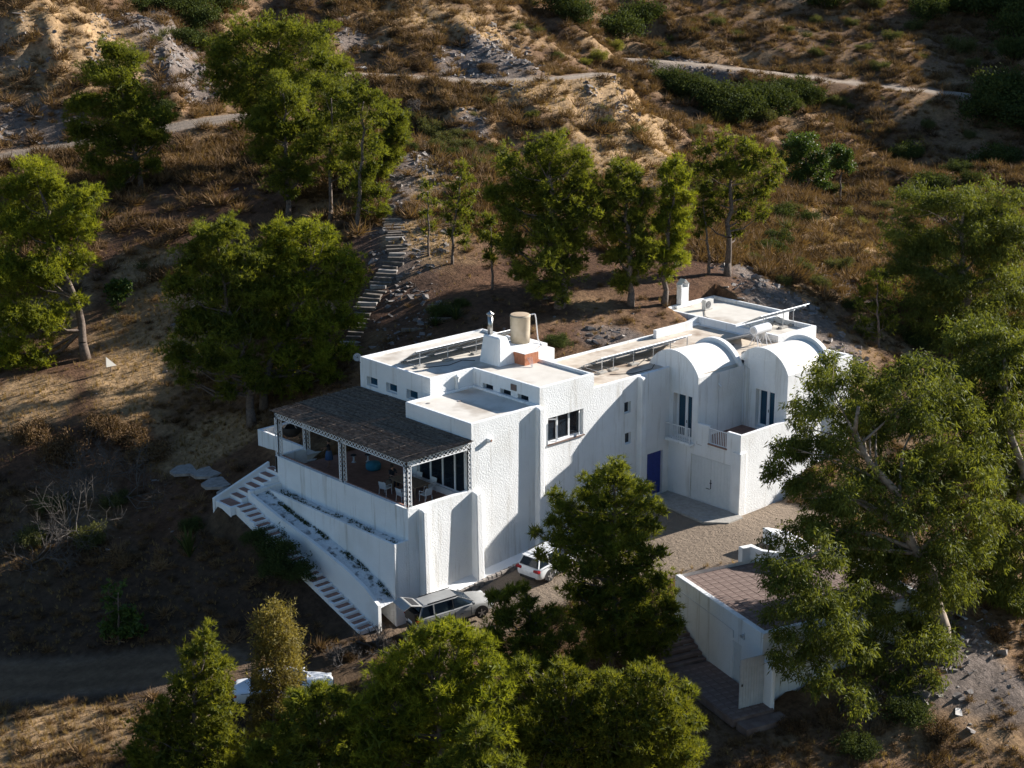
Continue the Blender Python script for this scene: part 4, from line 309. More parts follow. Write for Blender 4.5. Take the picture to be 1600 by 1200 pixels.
BUSHES = [(56.57,63.02,8.06,1.72,1),(55.43,59.19,7.71,1.55,1),(57.15,66.29,8.36,1.61,1),(115.83,74.93,4.15,2.56,0),(117.27,79.57,5.78,2.26,0),(124.65,73.89,4.77,2.62,0),(133.35,75.69,4.79,1.8,0),(118.39,82.88,6.73,2.11,0),(130.25,56.29,-0.5,1.85,0),(110.29,39.32,-0.36,1.93,0),(136.49,46.78,-0.97,2.5,0),(93.45,34.67,0.1,1.37,1),(66.01,29.97,2.93,1.08,1),(77.98,34.74,2.03,1.03,1),(50.16,18.46,4.18,0.73,1),(139.54,59.72,2.55,1.22,1),(161.4,86.34,10.08,1.59,1),(159.21,99.74,12.47,1.44,1),(153.62,109.74,13.3,1.45,1),(170.72,95.71,13.11,1.46,1),(59.44,77.21,10.97,1.13,1),(54.67,75.61,10.45,0.96,1),(67.85,62.46,9.77,0.96,2),(76.84,96.53,15.99,1.12,3),(76.29,79.13,13.21,0.9,3),(69.96,83.84,13.32,0.9,3),(137.51,115.82,11.8,3.46,0),(146.19,119.8,13.2,2.73,0),(116.46,104.72,15.47,2.41,0),(116.77,107.69,16.97,2.8,0),(110.6,94.36,11.27,1.6,2),(175.05,104.22,15.47,2.8,0),(169.41,101.79,12.9,1.69,1),(153.64,89.66,9.57,1.38,1),(184.05,90.01,13.77,2.76,0),(191.3,89.88,15.03,2.37,0),(194.08,82.99,13.82,4.8,0),(187.25,75.15,11.23,3.09,0),(170.41,87.31,11.0,2.25,1),(180.02,89.9,12.1,1.89,1),(174.21,77.32,9.35,2.61,1),(168.02,71.06,8.16,1.56,1),(175.88,68.2,8.81,2.56,0),(154.26,78.24,8.13,1.72,1),(191.77,88.9,14.52,2.59,0),(180.32,98.3,15.68,2.36,1),(116.12,84.96,6.74,2.29,0),(115.73,86.41,7.97,1.76,0),(115.93,82.43,6.09,1.57,1),(116.71,77.38,5.14,2.93,0),(118.33,74.81,4.37,2.92,0),(125.25,76.06,5.42,2.64,0),(133.59,78.18,5.92,2.36,0),(128.35,80.82,5.23,2.16,0),(127.92,73.07,5.01,1.23,1),(137.0,72.89,4.73,1.44,1),(136.31,74.61,5.09,1.27,1),(119.92,72.26,4.03,1.71,1),(138.35,71.66,4.27,1.08,1),(151.77,55.57,4.93,3.74,0),(148.14,56.18,2.98,3.19,0),(148.47,50.46,2.59,3.48,0),(154.27,58.17,5.87,2.71,0),(141.67,54.52,1.54,1.04,1),(124.37,44.86,-0.27,1.43,0),(114.23,36.8,0.61,1.19,0),(103.27,69.61,4.51,1.29,1),(100.86,68.02,4.09,1.11,1),(74.18,33.34,1.73,1.26,0),(53.62,18.54,3.41,1.17,0),(59.93,22.52,3.03,1.01,0),(76.59,31.67,1.64,0.88,0),(47.16,14.69,4.41,0.81,1),(89.73,38.62,0.05,0.96,2),(88.46,35.99,-0.47,1.49,2),(82.03,29.41,0.59,1.15,2),(101.47,46.86,-0.23,1.04,1),(50.77,13.01,3.09,1.33,1),(49.64,10.25,2.68,1.1,1),(57.33,14.06,2.19,1.17,1),(43.75,9.14,4.05,0.77,1),(49.94,3.47,0.29,1.16,1),(50.54,1.84,-0.51,0.96,0),(49.21,6.85,1.81,0.69,0),(40.28,-4.5,-0.1,1.14,1),(38.85,-7.53,-0.94,1.28,0),(45.28,3.4,1.14,0.57,1),(53.01,107.51,19.69,2.6,0),(49.26,105.52,20.3,1.8,0),(53.62,103.69,18.34,1.97,0),(47.2,97.64,16.79,1.74,0),(58.95,109.12,19.76,2.04,0),(46.3,105.51,20.42,1.33,0),(49.59,98.16,16.27,1.32,0),(58.98,70.58,9.49,1.37,1),(57.94,67.74,8.82,1.49,1),(57.12,64.69,8.18,1.33,1),(58.34,63.03,8.56,1.2,1),(37.43,40.42,11.04,0.98,0),(38.43,43.3,11.2,1.0,1),(41.61,41.47,10.23,0.78,0),(58.65,58.41,7.01,1.31,0),(35.03,42.62,11.6,0.65,0),(36.46,36.43,10.5,0.64,1),(74.83,58.24,8.85,1.39,1),(78.29,62.12,9.61,0.86,1),(103.9,90.19,11.52,1.03,2),(131.29,111.21,10.43,1.98,2),(98.83,90.5,12.49,1.01,1),(19.48,8.58,3.92,0.67,0),(16.82,16.99,4.79,0.69,0),(18.56,17.02,5.16,0.52,0),(32.48,77.49,12.14,1.02,0),(22.39,63.41,9.21,0.8,1),(42.78,83.25,12.82,0.81,1),(-9.22,23.48,-4.24,1.18,1),(-9.28,18.65,-4.9,1.29,1),(-11.62,21.34,-5.04,1.14,1),(-6.11,21.17,-3.99,1.02,1),(-1.92,24.39,-2.88,1.24,3),(-1.79,26.98,-2.24,1.09,3),(-6.06,27.63,-2.72,1.23,3),(-6.78,30.46,-1.94,1.0,3),(-2.81,28.45,-1.92,1.01,3),(-1.59,8.9,-3.96,0.74,0),(-1.8,10.18,-3.47,0.6,0),(-2.81,10.01,-3.55,0.52,0),(-1.38,7.62,-4.23,0.52,0),(-2.76,11.05,-3.27,0.37,3),(5.84,-6.04,-5.94,0.42,3),(4.52,-13.51,-8.39,0.33,0),(5.48,-16.56,-8.27,0.45,3),(9.19,1.74,-5.65,0.34,2),(22.32,-19.51,-5.06,0.5,1),(25.72,-19.37,-4.56,0.58,1),(27.35,-20.86,-4.96,0.65,1),(20.92,-23.65,-6.26,0.54,3),(12.71,-23.73,-7.76,0.96,0),(12.87,-25.5,-8.18,0.63,3),(9.89,-21.15,-8.09,0.7,3),(7.83,-20.34,-8.0,0.57,3),(6.44,-19.07,-8.35,0.44,3),(8.87,-23.46,-8.53,0.81,0),(-2.63,-2.08,-6.46,0.41,3),(-4.01,-1.36,-6.63,0.47,3),(-5.24,-1.32,-6.6,0.4,3),(-4.37,-3.2,-6.59,0.47,3),(-2.12,-2.54,-6.28,0.34,3),(-5.4,1.0,-6.63,0.34,3),(-4.42,1.19,-6.64,0.31,3),(-3.65,-0.06,-6.65,0.34,3),(-4.97,14.17,-3.96,0.6,0)]
BARE = [(-9.34,20.88,-4.71,3.08),(-5.41,21.61,-3.87,2.46),(-12.58,19.5,-5.44,2.06),(73.01,59.36,8.91,1.94),(76.46,58.37,9.04,0.98),(-3.63,-1.71,-6.45,1.01),(-5.61,-1.53,-6.77,0.87),(11.73,-21.74,-7.82,0.97),(-6.07,24.39,-3.6,2.42),(59.75,71.5,10.03,1.24)]
PATCHES = [('scree',30.7,37.3,2.0,27.2),('scree',36.0,39.6,1.3,30.0),('scree',21.9,29.6,1.9,4.0),('scree',39.1,6.9,2.7,4.0),('scree',40.2,3.7,2.2,4.4),('scree',40.4,11.1,1.9,3.2),('scree',40.0,1.2,1.7,2.8),('scree',21.5,83.2,5.6,3.2),('scree',24.6,92.3,4.0,3.2),('scree',40.0,93.4,5.0,12.8),('scree',41.8,87.9,3.5,9.6),('scree',82.3,82.3,4.7,16.8),('scree',82.3,65.0,3.3,4.4),('scree',71.2,99.0,2.0,4.8),('scree',131.1,97.8,7.7,8.0),('flake',17.0,-22.7,2.7,3.2),('flake',21.1,-22.7,1.9,3.2),('flake',12.6,-23.1,1.7,2.0),('scree',17.5,-21.6,3.7,4.8),('scree',17.1,-25.0,2.4,3.6),('scree',21.8,-17.4,1.7,3.2),('scree',53.9,9.6,1.5,4.0),('scree',60.6,63.6,1.7,3.6),('scree',53.3,11.8,1.5,5.2),('scree',23.4,7.2,2.4,1.2),('scree',77.0,84.5,3.1,9.2),('soil',14.1,43.9,9.3,14.0),('soil',18.6,17.0,8.5,7.6),('soil',33.0,15.2,7.3,10.0),('soil',-1.6,33.9,6.3,5.6),('soil',15.9,33.6,7.0,7.6),('soil',36.3,10.6,3.6,4.4),('soil',14.1,22.7,2.6,5.2),('soil',-2.4,18.3,7.4,5.2),('soil',-4.4,26.6,7.8,3.6),('straw',6.4,36.3,4.9,8.8),('straw',1.2,31.9,2.5,5.6),('straw',0.9,21.8,3.9,3.2),('straw',-20.3,3.8,4.8,3.2),('straw',-5.3,34.0,3.3,3.6),('straw',76.0,65.9,8.7,7.6),('straw',82.9,60.6,4.4,30.0),('straw',29.0,31.3,2.5,10.8),('straw',23.5,27.7,2.3,2.4),('straw',68.9,53.9,6.7,5.2),('straw',86.2,97.7,10.1,5.2),('straw',26.0,86.1,10.4,1.2),('straw',32.2,92.9,7.5,8.0),('straw',10.6,44.9,2.9,2.8),('straw',74.7,27.5,3.6,16.0)]
STEPS = [(24.37,31.76,8.38),(22.29,28.79,7.75),(20.67,26.48,7.07),(20.06,25.95,6.58),(19.21,25.64,6.28),(18.26,24.89,5.89),(17.49,24.51,5.61),(16.79,24.07,5.24),(16.02,23.69,4.88),(15.32,23.24,4.52),(14.63,22.79,4.17),(13.94,22.34,3.82),(13.04,21.53,3.5),(12.38,21.05,3.08),(11.52,20.21,2.87)]
# ---- terrain height field (shared) ----
def _mq(P, Q, c=7.0):
    d2 = ((P[:, None, :] - Q[None, :, :]) ** 2).sum(2)
    return np.sqrt(d2 + c * c)
def terrain_fit(T):
    T = np.array(T, float); n = len(T)
    A = np.zeros((n + 3, n + 3)); A[:n, :n] = -_mq(T[:, :2], T[:, :2]) - 0.0 * np.eye(n)
    Pm = np.c_[np.ones(n), T[:, :2] / 100.0]; A[:n, n:] = Pm; A[n:, :n] = Pm.T
    A[:n, :n] += 1.2 * np.eye(n)
    w = np.linalg.solve(A, np.r_[T[:, 2], 0, 0, 0])
    return T, w
def _hash(ix, iy, s):
    h = np.sin(ix * 127.1 + iy * 311.7 + s * 74.7) * 43758.5453
    return h - np.floor(h)
def vnoise(x, y, s=0):
    ix, iy = np.floor(x), np.floor(y); fx, fy = x - ix, y - iy
    fx = fx * fx * (3 - 2 * fx); fy = fy * fy * (3 - 2 * fy)
    a, b = _hash(ix, iy, s), _hash(ix + 1, iy, s); c, d = _hash(ix, iy + 1, s), _hash(ix + 1, iy + 1, s)
    return (a + (b - a) * fx) * (1 - fy) + (c + (d - c) * fx) * fy - 0.5
def fbm(x, y, s=0, o=5):
    v = 0; a = 1.0
    for k in range(o):
        v = v + a * vnoise(x, y, s + k * 7); x = x * 2.03 + 3.1; y = y * 2.03 - 1.7; a *= 0.5
    return v
def sstep(a, b, v):
    t = np.clip((v - a) / (b - a), 0, 1); return t * t * (3 - 2 * t)
def rectd(x, y, x0, x1, y0, y1):
    # signed distance outside a rectangle (negative inside)
    dx = np.maximum(x0 - x, x - x1); dy = np.maximum(y0 - y, y - y1)
    return np.where((dx > 0) & (dy > 0), np.hypot(dx, dy), np.maximum(dx, dy))
def segd(x, y, pts):
    d = np.full(np.shape(x), 1e9); zz = np.zeros(np.shape(x))
    for (x0, y0, z0), (x1, y1, z1) in zip(pts[:-1], pts[1:]):
        vx, vy = x1 - x0, y1 - y0
        t = np.clip(((x - x0) * vx + (y - y0) * vy) / (vx * vx + vy * vy), 0, 1)
        dd = np.hypot(x - x0 - t * vx, y - y0 - t * vy)
        m = dd < d; d = np.where(m, dd, d); zz = np.where(m, z0 + t * (z1 - z0), zz)
    return d, zz
class Terrain:
    def __init__(s, ctrl, roads):
        s.T, s.w = terrain_fit(ctrl); s.roads = roads
    def base(s, x, y):
        x = np.asarray(x, float); y = np.asarray(y, float); sh = x.shape
        P = np.c_[x.ravel(), y.ravel()]; out = np.empty(len(P))
        for i in range(0, len(P), 20000):
            Q = P[i:i + 20000]
            out[i:i + 20000] = -_mq(Q, s.T[:, :2]) @ s.w[:-3] + np.c_[np.ones(len(Q)), Q / 100.0] @ s.w[-3:]
        return out.reshape(sh)
    def z(s, x, y, detail=True):
        x = np.asarray(x, float); y = np.asarray(y, float)
        h = s.base(x, y)
        a = (x + 50.47) * 0.6754 + (y + 63.49) * 0.7375
        far = sstep(118, 175, a)
        near = 1 - far
        if detail:
            h = h + near * 0.25 * fbm(x / 5, y / 5, 3) + far * (3.6 * fbm(x / 24, y / 24, 5, 6) + 1.5 * (0.25 - np.abs(fbm(x / 9, y / 13, 9, 4))))
            bb = (x + 50.47) * 0.7375 - (y + 63.49) * 0.6754
            h = h + far * (4.2 * (0.2 - np.abs(fbm(bb / 11 + 0.25 * a / 11, a / 34, 61, 4))) + 1.5 * (0.2 - np.abs(fbm(bb / 4 + 0.3 * a / 9, a / 13, 66, 3))))
            h = h + 0.12 * fbm(x / 1.3, y / 1.3, 21, 3)
        for pts, wd in s.roads:
            d, zz = segd(x, y, pts)
            k = 1 - sstep(wd * 0.5, wd * 0.5 + 1.6 + 3.2 * sstep(120, 150, a), d)
            h = h * (1 - k) + (zz + (0.03 * fbm(x, y, 2, 3) if detail else 0)) * k
        # driveway pad in front of the house: graded plane
        zp = drive_z(x, y)
        d = drive_d(x, y)
        k = 1 - sstep(0.0, 2.2, d)
        h = h * (1 - k) + (zp + (0.03 * fbm(x * 1.5, y * 1.5, 31, 3) if detail else 0)) * k
        # hollow under buildings
        for r in ((0.3, 16.3, 0.3, 12.2), (14.0, 30.6, 0.3, 5.8), (21.2, 31, -5.4, 1.0), (30.9, 36.1, 3.3, 9.4), (30.9, 34.4, -0.4, 3.5)):
            k = 1 - sstep(-0.1, 0.35, rectd(x, y, *r)); h = h * (1 - k) + np.minimum(h, -5.6) * k
        u = (x - 8.58) * 0.959 - (y + 17.64) * 0.284; v = (x - 8.58) * 0.284 + (y + 17.64) * 0.959
        k = 1 - sstep(-0.1, 0.3, rectd(u, v, 0.3, 10.4, 0.3, 8.1)); h = h * (1 - k) + np.minimum(h, -8.3) * k
        k = 1 - sstep(0.0, 0.5, rectd(u, v, -2.6, 0.2, -2.0, 8.0)); h = h * (1 - k) + np.minimum(h, -7.78) * k
        k = 1 - sstep(0.0, 0.7, rectd(x, y, -3.6, 0.3, -0.6, 13.4)); 
        zs = -6.55 + np.clip(y, -0.5, 13) * 0.315
        h = h * (1 - k) + zs * k
        return h
def drive_z(x, y):
    zx = np.interp(x, [-14, -7, -2, 3, 6, 12, 19, 24], [-7.15, -6.75, -6.25, -5.85, -5.4, -4.85, -4.22, -4.2])
    return zx
def drive_d(x, y):
    # distance outside the driveway band: from the left road, along the front of the house, to the garage
    yc = np.interp(x, [-14, -7, -2, 3, 10, 16, 21, 24], [0.5, -1.4, -2.4, -2.2, -3.2, -4.4, -5.0, -7.6])
    hw = np.interp(x, [-14, -9, 3, 10, 16, 21, 24], [1.6, 2.0, 2.7, 4.0, 5.6, 5.6, 2.6])
    dy = np.abs(y - yc) - hw
    dx = np.maximum(-16 - x, x - 25)
    return np.maximum(dy, dx)
# ------------------------------------------------ terrain
TR = Terrain(CTRL, ROADS)
def gz(x, y): return float(TR.z(np.array([x]), np.array([y]))[0])
CX, CY = -50.47, -63.49
def ab(x, y):
    return (x - CX) * 0.6754 + (y - CY) * 0.7375, (x - CX) * 0.7375 - (y - CY) * 0.6754
def graded(lo, hi, c0, c1, step, grow=1.035, mx=7.0):
    xs = list(np.arange(c0, c1, step)); s = step; x = c0
    while x > lo: s = min(s * grow, mx); x -= s; xs.insert(0, x)
    s = step; x = xs[-1]
    while x < hi: s = min(s * grow, mx); x += s; xs.append(x)
    return np.array(xs)
xs = graded(-260, 330, -26, 50, 0.45, 1.018, 5.0); ys = graded(-150, 430, -28, 56, 0.45, 1.018, 5.0)
Xg, Yg = np.meshgrid(xs, ys, indexing='ij'); Zg = TR.z(Xg, Yg)
nx, ny = len(xs), len(ys)
me = bpy.data.meshes.new('hillside')
V = np.stack([Xg, Yg, Zg], -1).reshape(-1, 3)
idx = np.arange(nx * ny).reshape(nx, ny)
F = np.stack([idx[:-1, :-1], idx[1:, :-1], idx[1:, 1:], idx[:-1, 1:]], -1).reshape(-1, 4)
me.vertices.add(len(V)); me.vertices.foreach_set('co', V.ravel())
me.loops.add(F.size); me.loops.foreach_set('vertex_index', F.ravel().astype(np.int32))
me.polygons.add(len(F)); me.polygons.foreach_set('loop_start', (np.arange(len(F)) * 4).astype(np.int32)); me.polygons.foreach_set('loop_total', np.full(len(F), 4, np.int32))
me.update(); me.polygons.foreach_set('use_smooth', [True] * len(F))
# ground colour: what the ground is made of, with shade painted in at the lower left
def ground_colour(x, y):
    A, B = ab(x, y)
    n1 = fbm(x / 7, y / 7, 40, 5); n2 = fbm(x / 2.2, y / 2.2, 50, 4)
    c = np.empty(x.shape + (3,))
    base = np.array([0.150, 0.088, 0.050]); strawc = np.array([0.38, 0.25, 0.132]); soil = np.array([0.100, 0.052, 0.031]); scree = np.array([0.165, 0.132, 0.112]); dirt = np.array([0.265, 0.212, 0.165])
    k = sstep(-0.15, 0.55, n1 + 0.5 * n2)[..., None]
    c[:] = base * (1 - k * 0.55) + strawc * (k * 0.55)
    shade_tone = np.array([0.036, 0.025, 0.018])  # near-black tone that paints shade into the lower left ground
    lowleft_shade = (sstep(95, 88, A) if False else 1 - sstep(86, 97, A))[..., None] * (1 - sstep(-10, 0, B))[..., None]
    c = c * (1 - 0.75 * lowleft_shade) + shade_tone * 0.75 * lowleft_shade
    for t, px, py, rb, ra in PATCHES:
        pa_, pb_ = ab(np.array(px), np.array(py))
        d = np.hypot((B - pb_) / rb, (A - pa_) / max(ra, 1.5)) + 0.45 * n1 + 0.3 * n2
        w = (1 - sstep(0.75, 1.15, d))[..., None] * {'scree': 0.9, 'soil': 0.8, 'straw': 0.75, 'flake': 0.0}[t]
        c = c * (1 - w) + {'scree': scree, 'soil': soil, 'straw': strawc, 'flake': scree}[t] * w
    sm = np.zeros(x.shape)
    for pts, wd in TR.roads:
        d, _ = segd(x, y, pts)
        w = (1 - sstep(wd * 0.5 - 0.3, wd * 0.5 + 0.7, d + 0.4 * n2))[..., None]
        rut = (sstep(.25, .45, np.abs(d - .85)) * .22 + .78)[..., None]
        c = c * (1 - w) + dirt * rut * w; sm = np.maximum(sm, w[..., 0])
    w = (1 - sstep(-0.5, 1.0, drive_d(x, y) + 0.8 * n2))[..., None]
    left_shade = sstep(4, -6, x)[..., None] if False else (1 - sstep(-6, 4, x))[..., None]
    dd_ = dirt * (1 - 0.35 * left_shade) * np.array([1.0, 0.97, 0.93])  # same dirt, its left end darkened in colour as shade
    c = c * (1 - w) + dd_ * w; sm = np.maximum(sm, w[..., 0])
    k = (sm * (1 - sstep(-6, 4, x)) * (1 - sstep(90, 98, A)))[..., None]; c = c * (1 - 0.45 * k * np.array([0.85, 1.08, 1.32])); sm = sm * (1 - 0.45 * k[..., 0])  # lower left tracks: shade put into the colour, warmed against the blue skylight
    k = (sm * sstep(175, 185, A))[..., None]; c = c * (1 + 0.35 * k)
    return np.clip(c, 0.01, 0.6), sm
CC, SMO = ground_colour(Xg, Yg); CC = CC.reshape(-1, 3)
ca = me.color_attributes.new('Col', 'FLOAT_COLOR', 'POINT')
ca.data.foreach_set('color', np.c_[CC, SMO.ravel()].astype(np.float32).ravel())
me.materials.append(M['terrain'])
tag(link_mesh('hillside', me), 'dry scrubby hillside with dirt tracks around the white house', kind='structure')
# ------------------------------------------------ scattering of small ground cover
def tri_mesh(name, P, T, mat_, tint=None, parent=None, loc=(0, 0, 0), kind=None, label=None):
    me = bpy.data.meshes.new(name); n = len(T)
    me.vertices.add(len(P)); me.vertices.foreach_set('co', np.ascontiguousarray(P, np.float32).ravel())
    me.loops.add(n * 3); me.loops.foreach_set('vertex_index', T.astype(np.int32).ravel())
    me.polygons.add(n); me.polygons.foreach_set('loop_start', (np.arange(n) * 3).astype(np.int32)); me.polygons.foreach_set('loop_total', np.full(n, 3, np.int32))
    me.update()
    if tint is not None:
        a = me.attributes.new('tint', 'FLOAT', 'FACE'); a.data.foreach_set('value', tint.astype(np.float32))
    me.materials.append(mat_)
    o = link_mesh(name, me, parent, loc)
    WPOS[o.name] = Vector(loc)
    return tag(o, label, kind=kind) if (kind or label) else o
def blades(C0, D, L, Wd, R):
    # one thin triangle per row: base at C0, direction D (unit), length L, width Wd
    side = np.cross(D, R.normal(size=D.shape)); side /= np.linalg.norm(side, axis=1, keepdims=True) + 1e-9
    a = C0 - side * Wd[:, None] / 2; b = C0 + side * Wd[:, None] / 2; c = C0 + D * L[:, None]
    P = np.stack([a, b, c], 1).reshape(-1, 3); return P, np.arange(len(P)).reshape(-1, 3)
def unit(v): return v / (np.linalg.norm(v, axis=-1, keepdims=True) + 1e-9)
def scatter_points(n, amin, amax, bscale, R, power=1.0):
    A = amin + (amax - amin) * R.random(n) ** power; B = (R.random(n) * 2 - 1) * bscale * A
    return CX + A * 0.6754 + B * 0.7375, CY + A * 0.7375 - B * 0.6754
def keep_off(x, y):
    ok = np.ones(len(x), bool)
    for r in ((-4.2, 16.8, -0.9, 13.4), (13.8, 31.2, -0.3, 6.6), (20.5, 31.6, -6.2, 1.2), (30.5, 36.7, 2.8, 9.9), (0.5, 7, 12, 18.5)):
        ok &= rectd(x, y, *r) > 0.1
    for pts, wd in TR.roads: ok &= segd(x, y, pts)[0] > wd * 0.5 + 0.7
    ok &= drive_d(x, y) > -0.3
    u = (x - 8.58) * 0.959 - (y + 17.64) * 0.284; v = (x - 8.58) * 0.284 + (y + 17.64) * 0.959
    ok &= rectd(u, v, -2.8, 10.8, -2.2, 8.6) > 0.1
    sx = np.array([s[0] for s in STEPS]); sy = np.array([s[1] for s in STEPS])
    ok &= np.min(np.hypot(x[:, None] - sx, y[:, None] - sy), 1) > 1.0
    return ok
def instance_stuff(name, label, P, S, protos, R, tilt=0.15):
    # ground cover nobody could count: copies of a few small meshes on points of the ground
    m = len(P); me = bpy.data.meshes.new(name); me.vertices.add(m); me.vertices.foreach_set('co', P.astype(np.float32).ravel())
    at = me.attributes.new('s', 'FLOAT', 'POINT'); at.data.foreach_set('value', S.astype(np.float32))
    rt = np.stack([R.normal(size=m) * tilt, R.normal(size=m) * tilt, R.random(m) * 6.283], -1)
    at = me.attributes.new('r', 'FLOAT_VECTOR', 'POINT'); at.data.foreach_set('vector', rt.astype(np.float32).ravel())
    at = me.attributes.new('i', 'INT', 'POINT'); at.data.foreach_set('value', R.integers(0, len(protos), m).astype(np.int32))
    me.update(); o = link_mesh(name, me); tag(o, label, kind='stuff')
    g = bpy.data.node_groups.new(name + '_nodes', 'GeometryNodeTree'); g.interface.new_socket('Geometry', in_out='INPUT', socket_type='NodeSocketGeometry'); g.interface.new_socket('Geometry', in_out='OUTPUT', socket_type='NodeSocketGeometry')
    N = g.nodes; L = g.links; gi = N.new('NodeGroupInput'); go_ = N.new('NodeGroupOutput'); ip = N.new('GeometryNodeInstanceOnPoints'); ip.inputs['Pick Instance'].default_value = True
    gt = N.new('GeometryNodeGeometryToInstance')
    for po in reversed(protos):
        oi = N.new('GeometryNodeObjectInfo'); oi.transform_space = 'ORIGINAL'; oi.inputs['Object'].default_value = po; L.new(oi.outputs['Geometry'], gt.inputs[0])
    def attr(nm, ty):
        n = N.new('GeometryNodeInputNamedAttribute'); n.data_type = ty; n.inputs['Name'].default_value = nm; return n.outputs['Attribute']
    L.new(gi.outputs[0], ip.inputs['Points']); L.new(gt.outputs[0], ip.inputs['Instance']); L.new(attr('s', 'FLOAT'), ip.inputs['Scale']); L.new(attr('i', 'INT'), ip.inputs['Instance Index'])
    er = N.new('FunctionNodeEulerToRotation'); L.new(attr('r', 'FLOAT_VECTOR'), er.inputs[0]); L.new(er.outputs[0], ip.inputs['Rotation'])
    L.new(ip.outputs[0], go_.inputs[0])
    o.modifiers.new('scatter', 'NODES').node_group = g
    return o
def tuft_proto(name, label, nb, wid, flat, mat_, R, loc):
    D = R.normal(size=(nb, 3)); D[:, 2] = np.abs(D[:, 2]) * (1.0 if flat else 2.5) + (0.1 if flat else 0.8); D = unit(D)
    C0 = D * (0.55 * R.random((nb, 1)) if flat else 0.05) * np.array([1, 1, 0.7])
    if flat: D = unit(D + 0.6 * R.normal(size=D.shape)); D[:, 2] = np.abs(D[:, 2])
    L = 0.3 + 0.35 * R.random(nb) if flat else 0.5 + 0.5 * R.random(nb)
    P, T = blades(C0, D, L, wid * (0.6 + 0.8 * R.random(nb)), R); P[:, 2] = np.maximum(P[:, 2], -0.06)
    x, y = loc; o = tri_mesh(name, P, T, mat_, np.clip(0.5 * R.random() + 0.6 * R.random(nb), 0, 1), loc=(x, y, gz(x, y)), kind='stuff', label=label); return o
def tufts(name, label, n, amin, amax, smin, smax, protos, R, dens=None, bs=0.36, power=1.0):
    x, y = scatter_points(n, amin, amax, bs, R, power); k = keep_off(x, y)
    if dens is not None: k &= R.random(len(x)) < dens(x, y)
    x, y = x[k], y[k]; z = TR.z(x, y); m = len(x)
    instance_stuff(name, label, np.stack([x, y, z - 0.02], -1), smin + (smax - smin) * R.random(m) ** 2, protos, R)
R1 = np.random.default_rng(11)
def strawness(x, y):
    A, B = ab(x, y); w = np.full(len(x), 0.25)
    for t, px, py, rb, ra in PATCHES:
        pa_, pb_ = ab(np.array(px), np.array(py)); d = np.hypot((B - pb_) / rb, (A - pa_) / max(ra, 1.5))
        if t == 'straw': w = np.maximum(w, 1 - sstep(0.7, 1.3, d))
        else: w = np.where(d < 1, w * 0.3, w)
    return w
def scrubness(x, y):
    A, B = ab(x, y); w = 0.35 + 0.65 * sstep(-0.25, 0.3, fbm(x / 8, y / 8, 77, 4))
    for t, px, py, rb, ra in PATCHES:
        pa_, pb_ = ab(np.array(px), np.array(py)); d = np.hypot((B - pb_) / rb, (A - pa_) / max(ra, 1.5))
        if t == 'scree': w = np.where(d < 1.1, w * 0.35, w)
        if t == 'soil': w = np.where(d < 1.0, w * 0.25, w)
        if t == 'straw': w = np.where(d < 0.9, w * 0.5, w)
    return w
scr = [tuft_proto('scrub_tuft', 'dry scrub tuft on the far slope', 110, 0.045, True, M['scrub'], R1, p) for p in ((60, 95), (64, 99), (70, 96))]
grs = [tuft_proto('grass_tuft', 'dry grass tuft on the far slope', 16, 0.05, False, M['straw'], R1, p) for p in ((62, 97), (66, 94), (72, 99))]
tufts('dry_scrub', 'brown dry scrub covering the far hillsides', 52000, 118, 290, 0.4, 2.0, scr, R1, scrubness, power=1.15)
gsc = [tuft_proto('green_scrub_tuft', 'low olive scrub tuft on the far slope', 130, 0.05, True, M['shrub_o'], R1, p) for p in ((58, 97), (68, 101))]
tufts('green_scrub', 'low olive-green scrub dotted over the far hillsides', 1300, 118, 290, 0.5, 2.0, gsc, R1, scrubness, power=1.1)
tufts('dark_scrub', 'dark low scrub over the shaded ground left of the stairs', 2600, 64, 112, 0.3, 1.2, scr, R1, lambda x, y: scrubness(x, y) * (ab(x, y)[1] < -4))
tufts('low_scrub', 'low brown scrub and litter on the slopes near the house', 20000, 62, 130, 0.15, 0.75, scr, R1, scrubness)
tufts('dry_grass', 'pale dry grass in patches on the slopes', 80000, 62, 150, 0.15, 0.5, grs, R1, strawness)
tufts('far_dry_grass', 'pale dry grass on the far slopes', 48000, 130, 270, 0.35, 0.8, grs, R1, strawness)
